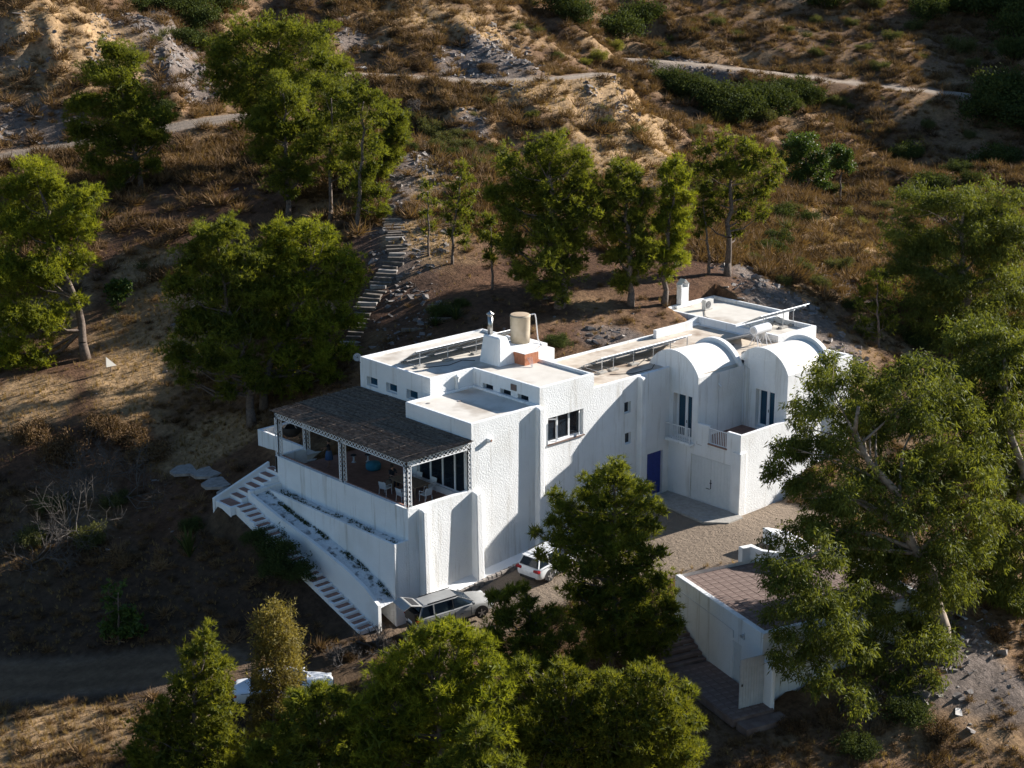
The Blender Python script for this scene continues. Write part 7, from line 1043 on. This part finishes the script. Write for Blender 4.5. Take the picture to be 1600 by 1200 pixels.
# ------------------------------------------------ cars
def car(loc, rz, label, paint, style='suv', tailgate=False, L=4.5):
    r = empty('parked_car', (0, 0, 0), label, 'car', 'cars parked below the house')
    k = L / 4.6; hb = 1.0 if style == 'suv' else .90; zr = 1.56 if style == 'suv' else 1.42
    S = [(-2.30, .46, .70, .60, .74), (-2.24, .30, .84, .72, .90), (-2.0, .24, .90, .78, hb), (-1.4, .22, .92, .79, hb), (-.3, .22, .92, .79, hb), (.9, .22, .92, .79, hb), (1.2, .22, .91, .78, hb - .01), (1.8, .24, .88, .72, hb - .09), (2.15, .30, .80, .62, hb - .20), (2.30, .44, .62, .48, hb - .34)]
    rings = []
    for x, zb_, w, wt_, zt in S:
        zm = zb_ + (zt - zb_) * .55
        half = [(w * .88, zb_), (w, zb_ + .10), (w * 1.01, zm), (w * .97, zt - .10), (wt_ * 1.05, zt - .015), (wt_ * .6, zt + .02)]
        rings.append([(x * k, y, z) for y, z in half] + [(x * k, 0, zt + .028)] + [(x * k, -y, z) for y, z in reversed(half)])
    m = MB(); n = len(rings[0])
    for A_, B_ in zip(rings[:-1], rings[1:]):
        for i in range(n): j = (i + 1) % n; m.face([A_[i], B_[i], B_[j], A_[j]])
    m.face(list(rings[0])); m.face(list(reversed(rings[-1])))
    b = m.build('body', paint, r, smooth=True, local=True)
    b.modifiers.new('weld', 'WELD').merge_threshold = .001; b.modifiers.new('sub', 'SUBSURF').levels = 2; b.modifiers['sub'].render_levels = 2
    xr0, xr1 = (-2.12, -1.80) if style == 'suv' else (-1.55, -.95); xf1, xf0 = .25, 1.18
    bot = [(xr0 * k, .74), (xr0 * k + .1, .77), (0, .79), (xf0 * k - .35, .77), (xf0 * k, .62)]; top = [(xr1 * k, .56), (xr1 * k + .1, .60), (0, .64), (xf1 * k - .2, .63), (xf1 * k, .56)]
    g = MB(); BR = [(x, y, hb - .03) for x, y in bot] + [(x, -y, hb - .03) for x, y in reversed(bot)]; TRr = [(x, y, zr - .05) for x, y in top] + [(x, -y, zr - .05) for x, y in reversed(top)]
    g.prism(list(reversed(BR)), list(reversed(TRr))); g.build('windows', M['glass'], r, local=True)
    rf = MB(); r0 = [(x * 1.01 - (.04 if x < 0 else 0), y * 1.03, zr - .05) for x, y, z in TRr]; r1 = [(x * .93, y * .82, zr + .012) for x, y, z in TRr]
    rf.prism(list(reversed(r0)), list(reversed(r1))); rf.build('roof', paint, r, bevel=.02, local=True)
    for sx, (pb, pt) in enumerate(((bot[0], top[0]), (bot[4], top[4]), ((-.15 * k, .795), (-.12 * k, .65)), ((-1.25 * k, .785), (-1.2 * k, .625)) if style == 'suv' else ((-1.0 * k, .785), (-.92 * k, .63)))):
        for s in (-1, 1):
            q = MB(); a_, b_ = Vector((pb[0], pb[1] * s, hb - .03)), Vector((pt[0], pt[1] * s, zr - .05)); wd = (.09 if sx in (0, 1) else .04) * (1.9 if sx == 3 and style == 'suv' else 1)
            q.obox((a_ + b_) / 2, (wd / 2, 0, 0), (0, .018, 0), (b_ - a_) / 2); q.build('pillar', paint if sx != 2 else M['trim'], r, local=True)
    for x in (-1.36 * k, 1.38 * k):
        for s in (-1, 1):
            w = MB(); w.tube((x, .70 * s, .335), (x, .925 * s, .335), .335, n=28); t = w.build('wheel', M['rubber'], r, local=True, bevel=.03)
            w = MB(); w.tube((x, .915 * s, .335), (x, .932 * s, .335), .235, n=24); w.build('rim', M['trim'], t, local=True)
            w = MB(); w.tube((x, .93 * s, .335), (x, .95 * s, .335), .05, n=10)
            for a in range(5): th = a * 2 * math.pi / 5 + .3; w.obox((x + .12 * math.cos(th), .94 * s, .335 + .12 * math.sin(th)), Vector((math.cos(th), 0, math.sin(th))) * .11, (0, .008, 0), Vector((-math.sin(th), 0, math.cos(th))) * .032)
            w.build('hubcap', M['rim'], t, local=True)
            w = MB(); pts = [(x + .42 * math.cos(a), .335 + .42 * math.sin(a)) for a in np.linspace(-.25, math.pi + .25, 14)]
            w.prism([(p[0], .80 * s, p[1]) for p in pts], [(p[0], .923 * s, p[1]) for p in pts]); w.build('wheel_arch', M['trim'], r, local=True)
    for s in (-1, 1):
        q = MB(); q.obox((.95 * k, .93 * s, hb + .06), (.06, 0, 0), (0, .09, 0), (0, 0, .065)); q.build('mirror', paint, r, bevel=.02, local=True)
        q = MB(); q.obox((2.10 * k, .66 * s, hb - .30), (.12, 0, 0), (0, .14, 0), (0, 0, .07)); q.build('headlight', M['clearlamp'], r, bevel=.02, local=True)
        q = MB(); q.obox((-2.20 * k, .66 * s, hb - .17), (.10, 0, 0), (0, .20, 0), (0, 0, .07)); q.build('tail_light', M['redlamp'], r, bevel=.02, local=True)
        q = MB(); q.box(-1.0 * k, .925 * s - .01, .62, -.82 * k, .925 * s + .02, .65); q.box(.15 * k, .925 * s - .01, .62, .33 * k, .925 * s + .02, .65); q.build('door_handle', M['trim'], r, local=True)['kind'] = 'stuff'
        q = MB(); q.box(-1.0 * k, .885 * s - .04, .22, 1.0 * k, .885 * s + .04, .30); q.build('side_sill', M['trim'], r, local=True)
        if style == 'suv': q = MB(); q.obox((-.6 * k, .56 * s, zr + .03), (.9 * k, 0, 0), (0, .02, 0), (0, 0, .02)); q.build('roof_rail', M['trim'], r, local=True)
    for s in (-1, 1):
        for xd in (-.98, -.14, .80):
            q = MB(); q.box(xd * k - .012, .925 * s - .014, .34, xd * k + .012, .925 * s + .006, hb - .10); q.build('door_seam', M['trim'], r, local=True)
        q = MB(); q.box(-1.9 * k, .905 * s - .03, hb - .055, 1.0 * k, .905 * s - .015, hb - .035); q.build('belt_trim', M['trim'], r, local=True)
    q = MB(); q.box(2.22 * k, -.45, .40, 2.31 * k, .45, .56); q.build('grille', M['trim'], r, local=True)
    q = MB(); q.box(-2.33 * k, -.55, .28, -2.2 * k, .55, .42); q.build('bumper_trim', M['trim'], r, local=True)
    q = MB(); q.box(-2.335 * k, -.26, .60, -2.28 * k, .26, .71); q.build('number_plate', M['white'], r, local=True)
    if tailgate:
        q = MB(); q.obox((-2.2 * k, 0, .93), (.13, 0, 0), (0, .66, 0), (0, 0, .33)); q.build('boot_opening', M['iron'], r, local=True)
        q = MB(); q.prism([(-1.80 * k, -.60, zr - .02), (-1.80 * k, .60, zr - .02), (-2.50 * k, .68, zr + .22), (-2.50 * k, -.68, zr + .22)], [(-1.80 * k, -.60, zr + .04), (-1.80 * k, .60, zr + .04), (-2.48 * k, .68, zr + .30), (-2.48 * k, -.68, zr + .30)])
        q.prism([(-2.50 * k, -.68, zr + .22), (-2.50 * k, .68, zr + .22), (-2.88 * k, .70, zr + .06), (-2.88 * k, -.70, zr + .06)], [(-2.48 * k, -.68, zr + .30), (-2.48 * k, .68, zr + .30), (-2.92 * k, .70, zr + .13), (-2.92 * k, -.70, zr + .13)])
        tg = q.build('tailgate', paint, r, bevel=.03, local=True); tg['label'] = 'raised tailgate'
        q = MB(); q.prism([(-1.92 * k, -.5, zr + .075), (-1.92 * k, .5, zr + .075), (-2.36 * k, .56, zr + .245), (-2.36 * k, -.56, zr + .245)], [(-1.92 * k, -.5, zr + .09), (-1.92 * k, .5, zr + .09), (-2.36 * k, .56, zr + .26), (-2.36 * k, -.56, zr + .26)]); q.build('rear_window', M['trim'], tg, local=True)
    elif style == 'suv':
        q = MB(); q.prism([(-2.10 * k, -.60, hb + .02), (-2.10 * k, .60, hb + .02), (-1.86 * k, .50, zr - .08), (-1.86 * k, -.50, zr - .08)], [(-2.16 * k, -.62, hb + .01), (-2.16 * k, .62, hb + .01), (-1.90 * k, .50, zr - .07), (-1.90 * k, -.50, zr - .07)]); q.build('rear_window', M['glass'], r, local=True)
        q = MB(); q.obox((-1.95 * k, 0, zr - .02), (.14, 0, 0), (0, .54, 0), (0, 0, .02)); q.build('spoiler', paint, r, bevel=.015, local=True)
    for x, z in ((2.0, hb - .1),): pass
    r.location = loc; r.rotation_euler = rz; return r
car((.95, -2.35, -5.93), (0, math.radians(-4.5), math.radians(-14)), 'dusty grey estate car with its tailgate raised, beside the foot of the terrace stairs', M['cargrey'], 'suv', True, 4.75)
car((8.6, -2.45, -5.16), (0, math.radians(-4.3), math.radians(4)), 'white hatchback parked against the front wall, half hidden by the open-branched pine', M['carwhite'], 'suv', False, 4.4)
car((-9.7, -1.9, -6.98), (0, math.radians(-3.5), math.radians(-36)), 'white saloon on the lower track behind the narrow olive-brown tree', M['carwhite'], 'sedan', False, 5.0)
# ------------------------------------------------ small things on the slopes
z = gz(.9, 33.6); sg = empty('wooden_sign', (.9, 33.6, z), 'small pale triangular wooden sign on a post in the sunlit clearing', 'sign')
m = MB(); m.box(.86, 33.56, z, .94, 33.64, z + .55); m.build('post', M['wood'], sg)
m = MB(); m.prism([(.55, 33.54, z + .42), (1.30, 33.50, z + .42), (.62, 33.62, z + 1.12)], [(.55, 33.60, z + .42), (1.30, 33.56, z + .42), (.62, 33.68, z + 1.12)]); m.build('board', M['cloth'], sg)
for i, (x, y, l) in enumerate(((16.4, 16.6, 'upper'), (14.6, 17.4, 'lower'), (17.8, 18.5, 'top'))):
    z = gz(x, y); m = MB(); m.obox((x, y, z + .08), (.55, -.5, 0), (.06, .07, 0), (0, 0, .12)); o = m.build('terrace_log', M['timber'], None, bevel=.02); tag(o, l + ' of the three short timber edgings on the slope right of the stone steps', 'timber edging', 'timber edgings on the slope')
def spiky(name, label, cat, x, y, n, L, w, m_, up=1.2, zoff=0):
    R = np.random.default_rng(int(abs(x * 10)) + 3); z = gz(x, y); D = R.normal(size=(n, 3)); D[:, 2] = np.abs(D[:, 2]) + up; D = unit(D)
    Ls = L * R.uniform(.6, 1.1, n); P, T = blades(np.zeros((n, 3)), D, Ls * .55, np.full(n, w), R); side = np.cross(D, np.array([0, 0, 1.0])); side = unit(side) * w / 2
    a = D * (Ls * .5)[:, None]; tip = D * Ls[:, None] - np.array([0, 0, 1]) * (Ls * .18)[:, None]
    P = np.stack([-side * .6, side * .6, a + side, -side * .6, a + side, a - side, a - side, a + side, tip], 1).reshape(-1, 3); P[:, 2] += zoff
    o = tri_mesh(name, P, np.arange(len(P)).reshape(-1, 3), m_, np.repeat(R.random(n), 3), loc=(x, y, z), label=label); o['category'] = cat; return o
spiky('yucca', 'dark spiky yucca plant right of the upper timber edging behind the hall', 'yucca', 16.9, 15.6, 70, 1.5, .07, M['shrub_g'], .7)
spiky('agave', 'dark agave-like plant above the roof panels, left of the yucca', 'agave', 15.7, 16.3, 60, 1.1, .09, M['shrub_g'], .5)
spiky('cactus', 'tall dark cactus clump standing alone on the shaded slope left of the stairs', 'cactus', -6.4, 12.2, 26, 2.3, .14, M['shrub_g'], 3.2)
spiky('tall_reeds', 'pale upright reeds beside the far track at the head of the gully', 'reeds', 112.0, 74.0, 160, 3.2, .10, M['shrub_o'], 2.2)
# ------------------------------------------------ trees and shrubs
def fol_points(lobes, n, R, sub=16, shell=.3, rsub=.37, flat=.78):
    # clump centres spread over every lobe, and foliage points gathered round the clumps in ragged, flattish layers
    L = np.array(lobes, float); vol = L[:, 3] ** 2.1; cnt = np.maximum(1, (n * vol / vol.sum() * R.uniform(.6, 1.3, len(L))).astype(int))
    P = []; O = []; K = []
    for (x, y, z, r), c in zip(L, cnt):
        r = r * R.uniform(.85, 1.15)
        d = unit(R.normal(size=(sub, 3))); d[:, 2] = d[:, 2] * .9 + .1
        cc = np.array([x, y, z]) + d * r * R.uniform(.25, 1.05, (sub, 1)); rs = r * rsub * R.uniform(.5, 1.3, sub)
        w = rs ** 2; k = R.choice(sub, c, p=w / w.sum()); e = unit(R.normal(size=(c, 3))); q = cc[k] + e * (rs[k] * (shell + (1 - shell) * R.random(c)))[:, None] * np.array([1.15, 1.15, flat])
        P.append(q); O.append(unit((q - cc[k]) * .8 + (q - np.array([x, y, z])) * .5 + np.array([0, 0, .4 * r]))); K.append(R.random(sub)[k] * .6)
    return np.concatenate(P), np.concatenate(O), np.concatenate(K)
def needle_crown(lobes, n, R, L=.30, W=.05, k=8, spread=.75):
    P, O, K = fol_points(lobes, n, R); m = len(P)
    D = unit(O[:, None, :] + spread * R.normal(size=(m, k, 3)))
    C0 = np.repeat(P[:, None, :], k, 1); Ls = L * R.uniform(.6, 1.2, (m, k)); Ws = W * R.uniform(.7, 1.4, (m, k))
    Pv, T = blades(C0.reshape(-1, 3), D.reshape(-1, 3), Ls.ravel(), Ws.ravel(), R)
    t = np.clip(K[:, None] + .25 * R.random((m, 1)) + .25 * R.random((m, k)), 0, 1)
    # wide needles inside the clumps, tinted dark and set to block light
    P2, O2, K2 = fol_points([(x, y, z, r * .72) for x, y, z, r in lobes], n // 3, R, shell=.0, rsub=.5); q = len(P2); D2 = unit(R.normal(size=(q, 4, 3))); C2 = np.repeat(P2[:, None], 4, 1)
    Pw, T2 = blades(C2.reshape(-1, 3), D2.reshape(-1, 3), L * 1.3 * R.uniform(.7, 1.2, q * 4), W * 4.0 * R.uniform(.7, 1.2, q * 4), R)
    return np.concatenate([Pv, Pw]), np.concatenate([T, T2 + len(Pv)]), np.concatenate([t.ravel(), .35 * R.random(q * 4)])
def leaf_crown(lobes, n, R, L=.2, W=.05, k=6, droop=.8, spread=.8):
    P, O, K = fol_points(lobes, n, R, sub=10, shell=.1, rsub=.46, flat=.8); m = len(P)
    D = unit(O[:, None, :] * .5 + spread * R.normal(size=(m, k, 3)) + np.array([0, 0, -droop]))
    C0 = P[:, None, :] + R.normal(size=(m, k, 3)) * .10; C0 = C0.reshape(-1, 3); D = D.reshape(-1, 3)
    q = len(C0); Ls = L * R.uniform(.6, 1.3, q)[:, None]; Ws = W * R.uniform(.7, 1.3, q)[:, None]
    s = unit(np.cross(D, R.normal(size=(q, 3)))); a = C0; b = C0 + D * Ls * .5 + s * Ws / 2; c = C0 + D * Ls; d = C0 + D * Ls * .5 - s * Ws / 2
    Pv = np.stack([a, b, c, a, c, d], 1).reshape(-1, 3); t = np.clip(K[:, None] + .2 * R.random((m, 1)) + .4 * R.random((m, k)), 0, 1).ravel()
    return Pv, np.arange(len(Pv)).reshape(-1, 3), np.repeat(t, 2)
def trunk_mb(lobes, tr, R, kind):
    L = np.array(lobes, float); top = L[np.argmax(L[:, 2])]; zt = top[2]; mb = MB(); n = 9
    cen = L[:, :3].mean(0); lean = np.array([0.0, 0.0])
    pts = []
    for i in range(n + 1):
        f = i / n; g = f * f * (3 - 2 * f); xy = np.array([cen[0] * .75 * g + top[0] * .25 * g * f, cen[1] * .75 * g + top[1] * .25 * g * f]) + R.normal(size=2) * tr * .5 * (0 < i < n)
        pts.append(Vector((xy[0], xy[1], f * zt * .92 - (.3 if i == 0 else 0))))
    rad = [tr * (1.35 if i == 0 else 1) * (1 - .82 * (i / n)) + .02 for i in range(n + 1)]
    for i in range(n): mb.tube(pts[i], pts[i + 1], rad[i], rad[i + 1], 9, caps=(i in (0, n - 1)))
    for li, (x, y, z, r) in enumerate(lobes):
        if kind == 'eucalyptus' and (li % 3 or z < .42 * zt): continue
        f = min(.85, max(.42 if kind == 'eucalyptus' else .18, (z - r * .6 - .25 * math.hypot(x - cen[0], y - cen[1])) / (zt * .92))); k = f * n; i = min(n - 1, int(k)); p = pts[i].lerp(pts[i + 1], k - i); rr = max(.025, rad[i] * .45)
        q = Vector((x, y, z)); mid = p.lerp(q, .5) + Vector((R.normal() * .15, R.normal() * .15, -.12 * (q - p).length * (1 if kind != 'eucalyptus' else -.6)))
        mb.tube(p, mid, rr, rr * .6, 6, caps=False); mb.tube(mid, q, rr * .6, .012, 5, caps=False)
        for _ in range(3): e = unit(R.normal(size=3)); mb.tube(mid.lerp(q, R.uniform(.3, 1)), q + Vector(e) * r * .8, rr * .28 + .006, .006, 4, caps=False)
    return mb
NT = []
KIND = {'pine': ('pine_tree', 'pine tree', 'bark', 'pine'), 'eucalyptus': ('gum_tree', 'gum tree', 'gumbark', 'eucalyptus'), 'cypress': ('cypress_tree', 'cypress', 'bark', 'cypress'), 'olive': ('narrow_tree', 'tree', 'bark', 'olive'), 'broadleaf': ('leafy_tree', 'tree', 'bark', 'broadleaf')}
for ti, (kind, base, tr, dens, label, lobes) in enumerate(TREES):
    R = np.random.default_rng(100 + ti); nm, cat, bk, lf = KIND[kind]
    t = empty(nm, base, label, cat)
    area = sum(l[3] ** 2 for l in lobes)
    if kind in ('pine', 'cypress'):
        lf2 = 'pine_bright' if (kind == 'pine' and ('bright' in label or 'leaning pine with' in label or 'yellow-green' in label)) else lf
        n = int(min(11500, 262 * area ** .86) * dens); NT.append(n); P, T, tint = needle_crown(lobes, n, R, L=.30 if kind == 'pine' else .25, W=.034, k=9, spread=.75 if kind == 'pine' else .6)
    elif kind == 'eucalyptus':
        lf2 = lf; n = int(min(24000, 175 * area ** .92) * dens); P, T, tint = leaf_crown(lobes, n, R, L=.30, W=.065, k=5, droop=1.0, spread=.6)
    elif kind == 'olive': lf2 = lf; P, T, tint = leaf_crown(lobes, int(170 * area), R, L=.20, W=.05, k=7, droop=.5)
    else: lf2 = lf; P, T, tint = leaf_crown(lobes, int(70 * area * dens) + 150, R, L=.26, W=.16, k=6, droop=.1)
    mb = trunk_mb(lobes, tr, R, kind); mb.build('trunk', M[bk], t, smooth=True, local=True)
    c = tri_mesh('crown', P, T, M[lf2], tint, parent=t)
# shrubs: a few prototypes, copied with shared meshes
def shrub_mesh(i, mname):
    R = np.random.default_rng(500 + i); lobes = [(0, 0, .42, .55)] + [(.55 * math.cos(a), .5 * math.sin(a), R.uniform(.25, .55), R.uniform(.3, .48)) for a in np.arange(0, 6.2, 1.1) + R.random() * 2]
    P, T, tint = leaf_crown(lobes, 1100, R, L=.10, W=.042, k=5, droop=-.2); P[:, 2] = np.maximum(P[:, 2], -.05)
    o = tri_mesh('shrub_foliage', P, T, M[mname], tint); me = o.data; bpy.data.objects.remove(o)
    b = MB()
    for l in lobes: b.tube((0, 0, -.1), l[:3], .03, .01, 5, caps=False)
    s = b.build('shrub_stems', M['twig']); sm = s.data; bpy.data.objects.remove(s)
    return me, sm
SH = [[shrub_mesh(4 * k + j, mn) for j in range(3)] for k, mn in enumerate(('shrub_g', 'shrub_o', 'shrub_y', 'scrub'))]
TONE = ('dark green', 'olive green', 'yellow-green', 'dry brown')
R = random.Random(21)
def where(x, y):
    A, B = ab(x, y)
    if A > 238: s = 'above the far track'
    elif A > 200: s = ('below the left half of the far track' if B < 42 else 'below the right half of the far track') if B > 10 else 'on the rocky slope at the top'
    elif A > 150: s = ('in the gully behind the spur' if B > 18 else 'on the spur with the dirt track' if B > -22 else 'above the track at upper left')
    elif A > 110: s = 'on the slope right of the house' if B > 12 else 'on the slope behind the house'
    elif A > 84: s = 'on the open slope left of the terrace' if B < 0 else 'between the house and the right edge'
    else: s = 'on the dark lower left slope' if B < -8 else 'below the terrace stairs' if B < 2 else 'around the outbuilding'
    f = B / A
    h = 'far left' if f < -.2 else 'left of centre' if f < -.06 else 'centre' if f < .06 else 'right of centre' if f < .2 else 'far right'
    return s, h
ORD = ['leftmost', 'second from left', 'third from left', 'fourth from left', 'fifth from left', 'sixth from left', 'seventh from left', 'eighth from left', 'ninth from left', 'tenth from left', 'eleventh from left', 'twelfth from left', 'thirteenth from left', 'fourteenth from left'] + ['number %d from left' % k for k in range(15, 40)]
LAB = {}; BY = {}
for i, (x, y, z, w, k) in enumerate(BUSHES): s, h = where(x, y); BY.setdefault((k, s), []).append((ab(x, y)[1] / ab(x, y)[0], i))
for (k, s), v in BY.items():
    for n_, (_, i) in enumerate(sorted(v)): LAB[i] = ('%s of the %s shrubs %s' % (ORD[n_], TONE[k], s)) if len(v) > 1 else '%s shrub %s' % (TONE[k], s)
for i, (x, y, z, w, k) in enumerate(BUSHES):
    s, h = where(x, y); size = 'large' if w > 3.2 else 'middling' if w > 1.8 else 'small'
    lab = LAB[i]; grp = '%s shrubs %s' % (TONE[k], s)
    t = empty('shrub', (x, y, z - .1), lab, 'shrub', grp); sc = w * (1.45, 1.0, 1.0, 1.5)[k]; hs_ = R.uniform(.75, 1.15); fm, sm = SH[k][i % 3]
    for nm_, me_ in (('foliage', fm), ('stems', sm)):
        o = link_mesh(nm_, me_, t); o.scale = (sc, sc, sc * hs_); o.rotation_euler = (0, 0, R.uniform(0, 6.28))
# bare grey shrubs
BL = ['largest tangled leafless grey bush on the shaded left slope', 'leafless grey bush right above the largest one on the left slope', 'leafless grey bush nearest the left edge', 'bare dark little tree on the far spur', 'leafless bush beside the bare tree on the far spur', 'bare thorny bush at the foot of the terrace stairs', 'bare thorny bush right of the parked white saloon', 'fallen bare branches under the gum tree at lower right', 'pale dead bush up the left slope', 'leafless bush in the hollow right of the hilltop pines']
def bare(R, w):
    mb = MB()
    def grow(p, d, L, r, dep):
        q = p + d * L; mb.tube(p, q, r, r * .65, 4 if dep > 1 else 5, caps=False)
        if dep >= 4: return
        for _ in range(3 if dep else 3):
            e = Vector(unit(R.normal(size=3))); nd = (d * .75 + e * .75 + Vector((0, 0, .12))).normalized(); grow(q, nd, L * R.uniform(.6, .85), r * .62, dep + 1)
    for _ in range(7): e = Vector(unit(R.normal(size=3) * np.array([1, 1, .5]))); e.z = abs(e.z) + .25; grow(Vector((0, 0, -.05)), e.normalized(), w * .58, .045, 0)
    return mb
for i, (x, y, z, w) in enumerate(BARE):
    o = bare(np.random.default_rng(40 + i), w).build('bare_bush', M['twig'], None, local=True); o.location = (x, y, z); tag(o, BL[i], 'bare bush')

# bushes growing over the middle of the terrace stairs
for i, (x, y, w, lab) in enumerate(((-3.9, 9.0, .75, 'small dark bush at the upper end of the bushes crowding the terrace stairs'), (-3.7, 7.3, 1.15, 'big dark bush spilling over the middle of the terrace stairs'), (-3.5, 5.7, .95, 'dark bush crowding the terrace stairs just below the biggest one'), (-4.6, 6.3, .9, 'dark bush on the slope side of the bushes by the terrace stairs'))):
    z = gz(x, y); z = max(z, -6.5 + y * .33)
    t = empty('shrub', (x, y, z), lab, 'shrub', 'dark bushes beside the terrace stairs'); fm, sm = SH[0][i % 3]
    for nm_, me_ in (('foliage', fm), ('stems', sm)):
        o = link_mesh(nm_, me_, t); o.scale = (w * 1.3, w * 1.3, w * 1.1); o.rotation_euler = (0, 0, i * 1.3)
